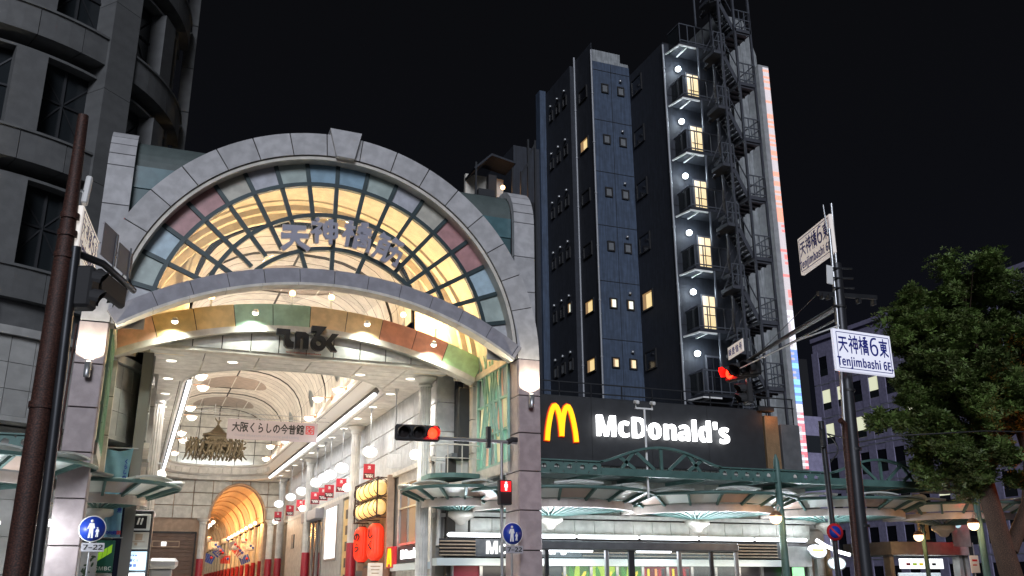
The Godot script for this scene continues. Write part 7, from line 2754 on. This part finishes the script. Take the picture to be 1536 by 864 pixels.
# ------------------------------------------------------------------ the tree
func tree() -> void:
	var t := thing("pavement_tree", "large dark evergreen tree on the pavement at the right edge", "tree", Vector3(27.2, 0.13, -24))
	var base := Vector3(26.95, 0.1, -23.6)
	var fork := Vector3(26.4, 5.0, -23.7)
	var crown := Vector3(27.9, 6.25, -23.8)
	var st := mb()
	tube(st, [base, base + Vector3(-0.15, 1.6, 0.05), base + Vector3(-0.42, 3.4, 0), fork, fork + Vector3(0.05, 2.2, 0.1), fork + Vector3(-0.35, 4.0, 0.2)], [0.44, 0.36, 0.31, 0.29, 0.22, 0.10], 12)
	part("trunk", st, M.bark, t)
	st = mb()
	tube(st, [base + Vector3(-0.1, 2.6, 0.1), base + Vector3(0.7, 4.1, 0.4), base + Vector3(1.0, 5.6, 0.5), base + Vector3(0.6, 7.2, 0.5), base + Vector3(0.9, 8.8, 0.3)], [0.24, 0.21, 0.18, 0.13, 0.06], 10)
	part("limb", st, M.bark, t)
	st = mb()
	tube(st, [base + Vector3(0.95, 5.3, 0.5), base + Vector3(1.6, 6.1, 0.6), base + Vector3(2.4, 7.2, 0.5)], [0.16, 0.12, 0.06], 8)
	part("limb", st, M.bark, t)
	var tips := []
	var heads := [Vector3(-2.6, 2.0, 0.3), Vector3(-1.5, 5.2, 0.4), Vector3(0.6, 4.9, -0.9), Vector3(2.2, 3.4, 0.8), Vector3(-0.6, 3.0, 1.8), Vector3(1.8, 1.4, 1.2), Vector3(-2.6, 0.6, -0.8), Vector3(3.4, 4.4, -0.3), Vector3(-2.7, 4.0, -0.5), Vector3(-1.6, 1.2, 1.2)]
	for h in heads:
		st = mb()
		var e: Vector3 = crown + h
		var m: Vector3 = crown.lerp(e, 0.5) + Vector3(h.x * 0.08, 0.35, -h.z * 0.1)
		tube(st, [crown + Vector3(-0.2, 0.2, 0), m, e], [0.14, 0.09, 0.03], 8)
		for q in 3:
			var w := e + Vector3(rng.randfn() * 0.5, 0.3 + rng.randf() * 0.4, rng.randfn() * 0.4)
			tube(st, [m.lerp(e, 0.4 + 0.2 * q), w], [0.035, 0.012], 5)
		part("limb", st, M.bark, t)
		tips.append(e)
		tips.append(m.lerp(e, 0.5))
	# two sizes of leaf sprig, gathered in loose clumps
	var sprigs := []
	for v in 3:
		var leaf := mb()
		for k in 6 + v:
			var a := k * 2.4 + v
			var d := Vector3(cos(a) * 0.9, 0.3 + 0.3 * sin(k * 1.7 + v), sin(a) * 0.9).normalized()
			var s := d.cross(Vector3.UP).normalized() * (0.026 + 0.008 * v)
			var l := 0.12 + 0.03 * v + 0.03 * sin(k * 3.1)
			var p := d * 0.03
			leaf.add_vertex(p); leaf.add_vertex(p + d * l * 0.5 - s + Vector3(0, 0.012, 0)); leaf.add_vertex(p + d * l)
			leaf.add_vertex(p); leaf.add_vertex(p + d * l); leaf.add_vertex(p + d * l * 0.5 + s + Vector3(0, 0.012, 0))
		leaf.generate_normals()
		sprigs.append(leaf.commit())
	var clumps := []
	for e in tips:
		for k in 7: clumps.append([e + Vector3(rng.randfn() * 0.85, rng.randfn() * 0.5, rng.randfn() * 0.8), rng.randf_range(0.25, 0.75)])
	for q in [[-3.2, 3.2, 0.2], [-3.2, 1.2, 0.4], [-3.4, 2.3, 0], [-3.1, -0.2, 0.5], [-2.4, -0.6, 0.6], [-3.3, 0.3, 0.2], [-1.2, 5.7, 0.3], [-0.8, 5.4, 0.5], [-3.0, 4.2, 0.2], [0.4, 5.4, 0.2], [2.2, 5.0, 0.4], [-3.7, 0.1, 0.2], [-1.6, -0.4, 1.0], [3.0, 1.6, 0.8], [1.4, 2.4, 1.5], [-1.0, 1.2, 1.6], [4.2, 3.4, 0.4], [4.0, 4.8, 0.4], [-2.9, -1.1, 0.6], [-1.9, -1.3, 0.8], [1.7, -0.4, 1.0], [2.3, 0.4, 0.8], [1.2, -2.0, 0.8], [1.0, -3.0, 0.6], [1.3, -3.9, 0.6], [0.9, -4.8, 0.7]]:
		for k in 5: clumps.append([crown + Vector3(q[0], q[1], q[2]) + Vector3(rng.randfn() * 0.45, rng.randfn() * 0.32, rng.randfn() * 0.6), rng.randf_range(0.22, 0.6)])
	for v in 3:
		var per := 62
		var mm := MultiMesh.new()
		mm.transform_format = MultiMesh.TRANSFORM_3D
		mm.use_colors = true
		mm.mesh = sprigs[v]
		mm.instance_count = clumps.size() * per
		var n := 0
		for q in clumps:
			var tone: float = 0.65 + 0.65 * absf(fmod(sin(q[0].x * 12.9 + q[0].y * 78.2) * 43758.5, 1.0))
			for k in per:
				var d := Vector3(rng.randfn(), rng.randfn(), rng.randfn()).normalized()
				var r: float = q[1] * pow(rng.randf(), 0.5) * (1.25 if k % 9 == 0 else 1.0)
				var p: Vector3 = q[0] + d * Vector3(r, r * 0.85, r)
				var b := Basis(Vector3.UP, rng.randf() * TAU) * Basis(Vector3.RIGHT, rng.randf_range(-0.9, 0.9)) * Basis.from_scale(Vector3.ONE * rng.randf_range(0.6, 1.35))
				mm.set_instance_transform(n, Transform3D(b, p - t.position))
				var g: float = tone * rng.randf_range(0.7, 1.25)
				mm.set_instance_color(n, Color(0.11 * g, (0.135 + 0.018 * v) * g, 0.042 * g))
				n += 1
		var mi := MultiMeshInstance3D.new()
		mi.name = "crown"
		mi.multimesh = mm
		mi.material_override = M.leaf
		mi.set_meta("kind", "stuff")
		t.add_child(mi, true)
	var tl := thing("fairy_lights", "string of small amber lights among the tree's limbs at the right edge", "lights", crown)
	st = mb()
	for k in 46: ball(st, crown + Vector3(0.7 + rng.randf() * 1.5, -0.9 + rng.randf() * 2.6, 0.9 + rng.randf() * 0.5), 0.03, 6)
	var ab := part("amber_bulbs", st, M.amber, tl)
	ab.set_meta("kind", "stuff")
	omni(tl, crown + Vector3(1.0, 0.2, 1.9), Color(1.0, 0.5, 0.2), 1.3, 0.3)
	omni(tl, crown + Vector3(0.2, -1.6, 1.6), Color(1.0, 0.45, 0.2), 1.0, 0.3)

func more_materials() -> void:
	glow("curtain_lit", Color(0.8, 0.62, 0.4), 0.35, lin(0.4, 0.3, 0.2))
	mat("joint_grey", lin(0.20, 0.195, 0.18), 0.8)
	mat("red_sleeve", lin(0.33, 0.015, 0.03), 0.4)
	mat("wall_white0", lin(0.52, 0.53, 0.53), 0.5, 0, "fine", 0.8)
	mat("wall_white1", lin(0.45, 0.46, 0.47), 0.5, 0, "fine", 0.8)
	mat("night_glass", lin(0.02, 0.024, 0.027), 0.12)
	glow("notice", Color(0.6, 0.6, 0.75), 0.16, lin(0.3, 0.3, 0.36))
	mat("shop_grey", lin(0.16, 0.17, 0.18), 0.4, 0.2, "fine", 1)
	mat("slat_wood", lin(0.62, 0.48, 0.34), 0.55, 0, "grain", 0.7)
	glow("letter_glow", Color(1, 1, 1), 1.0)
	glow("letter_white", Color(1.0, 1.0, 1.0), 3.2)
	glow("logo_yellow", Color(1.0, 0.78, 0.05), 1.0, lin(0.7, 0.5, 0.02))
	glow("logo_orange", Color(0.85, 0.16, 0.02), 0.55, lin(0.5, 0.1, 0.02))
	mat("band_white", lin(0.62, 0.70, 0.70), 0.4)
	mat("sign_box", lin(0.028, 0.030, 0.034), 0.55, 0, "fine", 0.8)
	mat("pos_dark", lin(0.03, 0.03, 0.035), 0.3)
	mat("pos_beige", lin(0.5, 0.42, 0.36), 0.5)
	glow("pos_leaf", Color(0.12, 0.25, 0.05), 0.4, lin(0.08, 0.2, 0.02))
	glow("pos_lime", Color(0.62, 0.78, 0.12), 0.45, lin(0.4, 0.55, 0.05))
	glow("pos_green", Color(0.15, 0.45, 0.08), 0.4, lin(0.08, 0.3, 0.03))
	glow("pos_yellow", Color(0.95, 0.85, 0.15), 0.5, lin(0.7, 0.6, 0.05))
	glow("pos_stripe", Color(0.3, 0.06, 0.06), 0.3, lin(0.2, 0.02, 0.03))
	glow("pos_orange", Color(0.95, 0.6, 0.3), 0.5, lin(0.7, 0.35, 0.12))
	glow("warm_window", Color(0.85, 0.62, 0.36), 0.28, lin(0.2, 0.16, 0.12))
	glow("warm_window2", Color(0.8, 0.5, 0.3), 0.14, lin(0.1, 0.08, 0.07))
	M.canopy_glass.albedo_color = Color(0.93, 0.96, 0.94, 0.78)
	glass("canopy_glass2", Color(0.74, 0.64, 0.58), 0.8, 0.3)
	mat("fan_beam", lin(0.60, 0.53, 0.48), 0.4, 0.2, "fine", 1)
	mat("cap_white", lin(0.62, 0.66, 0.62), 0.4, 0, "fine", 1)
	mat("hotel_blue", lin(0.058, 0.088, 0.145), 0.7, 0, "streak", 0.35)
	mat("hotel_dark", lin(0.026, 0.031, 0.044), 0.7, 0, "streak", 0.35)
	mat("hotel_black", lin(0.005, 0.0055, 0.008), 0.8)
	mat("hotel_grey", lin(0.34, 0.36, 0.37), 0.75, 0, "streak", 0.4)
	mat("hotel_grey2", lin(0.42, 0.43, 0.44), 0.6, 0, "fine", 0.7)
	glow("win_white", Color(0.95, 0.97, 0.88), 0.85)
	glow("win_warm", Color(0.98, 0.85, 0.55), 0.75)
	mat("win_dim", lin(0.16, 0.17, 0.18), 0.3)
	mat("win_off", lin(0.012, 0.013, 0.018), 0.15)
	mat("pipe_grey", lin(0.30, 0.31, 0.33), 0.5, 0.2)
	mat("rail_grey", lin(0.10, 0.11, 0.13), 0.5, 0.3)
	mat("rail_dark", lin(0.10, 0.11, 0.13), 0.5, 0.3)
	mat("escape_steel", lin(0.075, 0.08, 0.098), 0.6, 0.2, "stone", 1.0)
	mat("door_frame", lin(0.08, 0.085, 0.10), 0.5)
	glow("lamp_cool", Color(0.93, 0.97, 1.0), 4.0)
	glow("led_pink", Color(1.0, 0.35, 0.42), 0.9)
	glow("led_white", Color(0.95, 0.95, 1.0), 0.85)
	glow("led_blue", Color(0.15, 0.45, 1.0), 0.95)
	glow("led_cyan", Color(0.45, 0.85, 1.0), 0.9)
	glow("led_red", Color(1.0, 0.32, 0.22), 0.9)
	glow("led_pale", Color(0.88, 0.82, 0.84), 0.55)
	glow("led_orange", Color(1.0, 0.55, 0.35), 0.85)
	glow("led_green", Color(0.3, 0.9, 0.35), 0.8)
	mat("led_blue_plain", lin(0.03, 0.10, 0.5), 0.5)
	mat("office_wall", lin(0.33, 0.31, 0.47), 0.7, 0, "stone", 0.3)
	glow("win_office", Color(0.93, 0.94, 0.78), 0.62)
	glow("sign_self_glow", Color(0.90, 0.91, 1.0), 0.52)  # glow put into the sign face, standing in for street light on it
	glow("sign_self_glow2", Color(0.94, 0.88, 0.84), 0.38)  # same added glow, for the upper sign and the signal plate
	glow("sign_plain_glow", Color(0.9, 0.86, 0.82), 0.5, lin(0.70, 0.66, 0.62))  # added glow brightens the edge-on sign as street light would
	mat("pole_dark", lin(0.05, 0.052, 0.058), 0.4, 0.5, "stone", 1.5)
	mat("signal_black", lin(0.026, 0.026, 0.028), 0.75)
	mat("lens_off", lin(0.03, 0.025, 0.025), 0.15)
	glow("red_lit", Color(1.0, 0.30, 0.16), 1.9, lin(0.4, 0.02, 0.02))
	glow("red_lit_dim", Color(1.0, 0.06, 0.10), 0.9, lin(0.4, 0.02, 0.02))
	glow("figure_lit", Color(1.0, 0.92, 0.88), 1.2)
	mat("plate_grey", lin(0.34, 0.335, 0.36), 0.6)
	glow("lantern_yellow", Color(1.0, 0.80, 0.40), 0.5, lin(0.8, 0.7, 0.45))
	glow("lantern_red", Color(1.0, 0.11, 0.03), 0.42, lin(0.6, 0.06, 0.02))
	glow("screen_white", Color(0.98, 0.99, 1.0), 1.15)
	mat("ped_blue", lin(0.012, 0.045, 0.34), 0.4)
	glow("notice_lit", Color(0.72, 0.88, 0.97), 0.8)
	mat("cloth_blue", lin(0.20, 0.42, 0.55), 0.8, 0, "fine", 1)
	glow("bank_green", Color(0.03, 0.30, 0.22), 0.14, lin(0.01, 0.075, 0.055))
	glow("emblem_green", Color(0.55, 0.80, 0.12), 0.35, lin(0.3, 0.5, 0.03))
	mat("leaf_dark", lin(0.03, 0.06, 0.02), 0.6)
	glow("oval_blue", Color(0.75, 0.92, 0.97), 0.75)
	glow("disc_dim", Color(0.62, 0.72, 0.78), 0.5)
	glow("globe_warm", Color(1.0, 0.86, 0.66), 2.6)
	mat("bark", lin(0.15, 0.085, 0.055), 0.9, 0, "bark", 1.2)
	glow("amber", Color(1.0, 0.5, 0.1), 2.0)
	var lf := mat("leaf", Color.WHITE, 0.55)
	lf.vertex_color_use_as_albedo = true
	lf.backlight_enabled = true
	lf.backlight = Color(0.25, 0.3, 0.15)
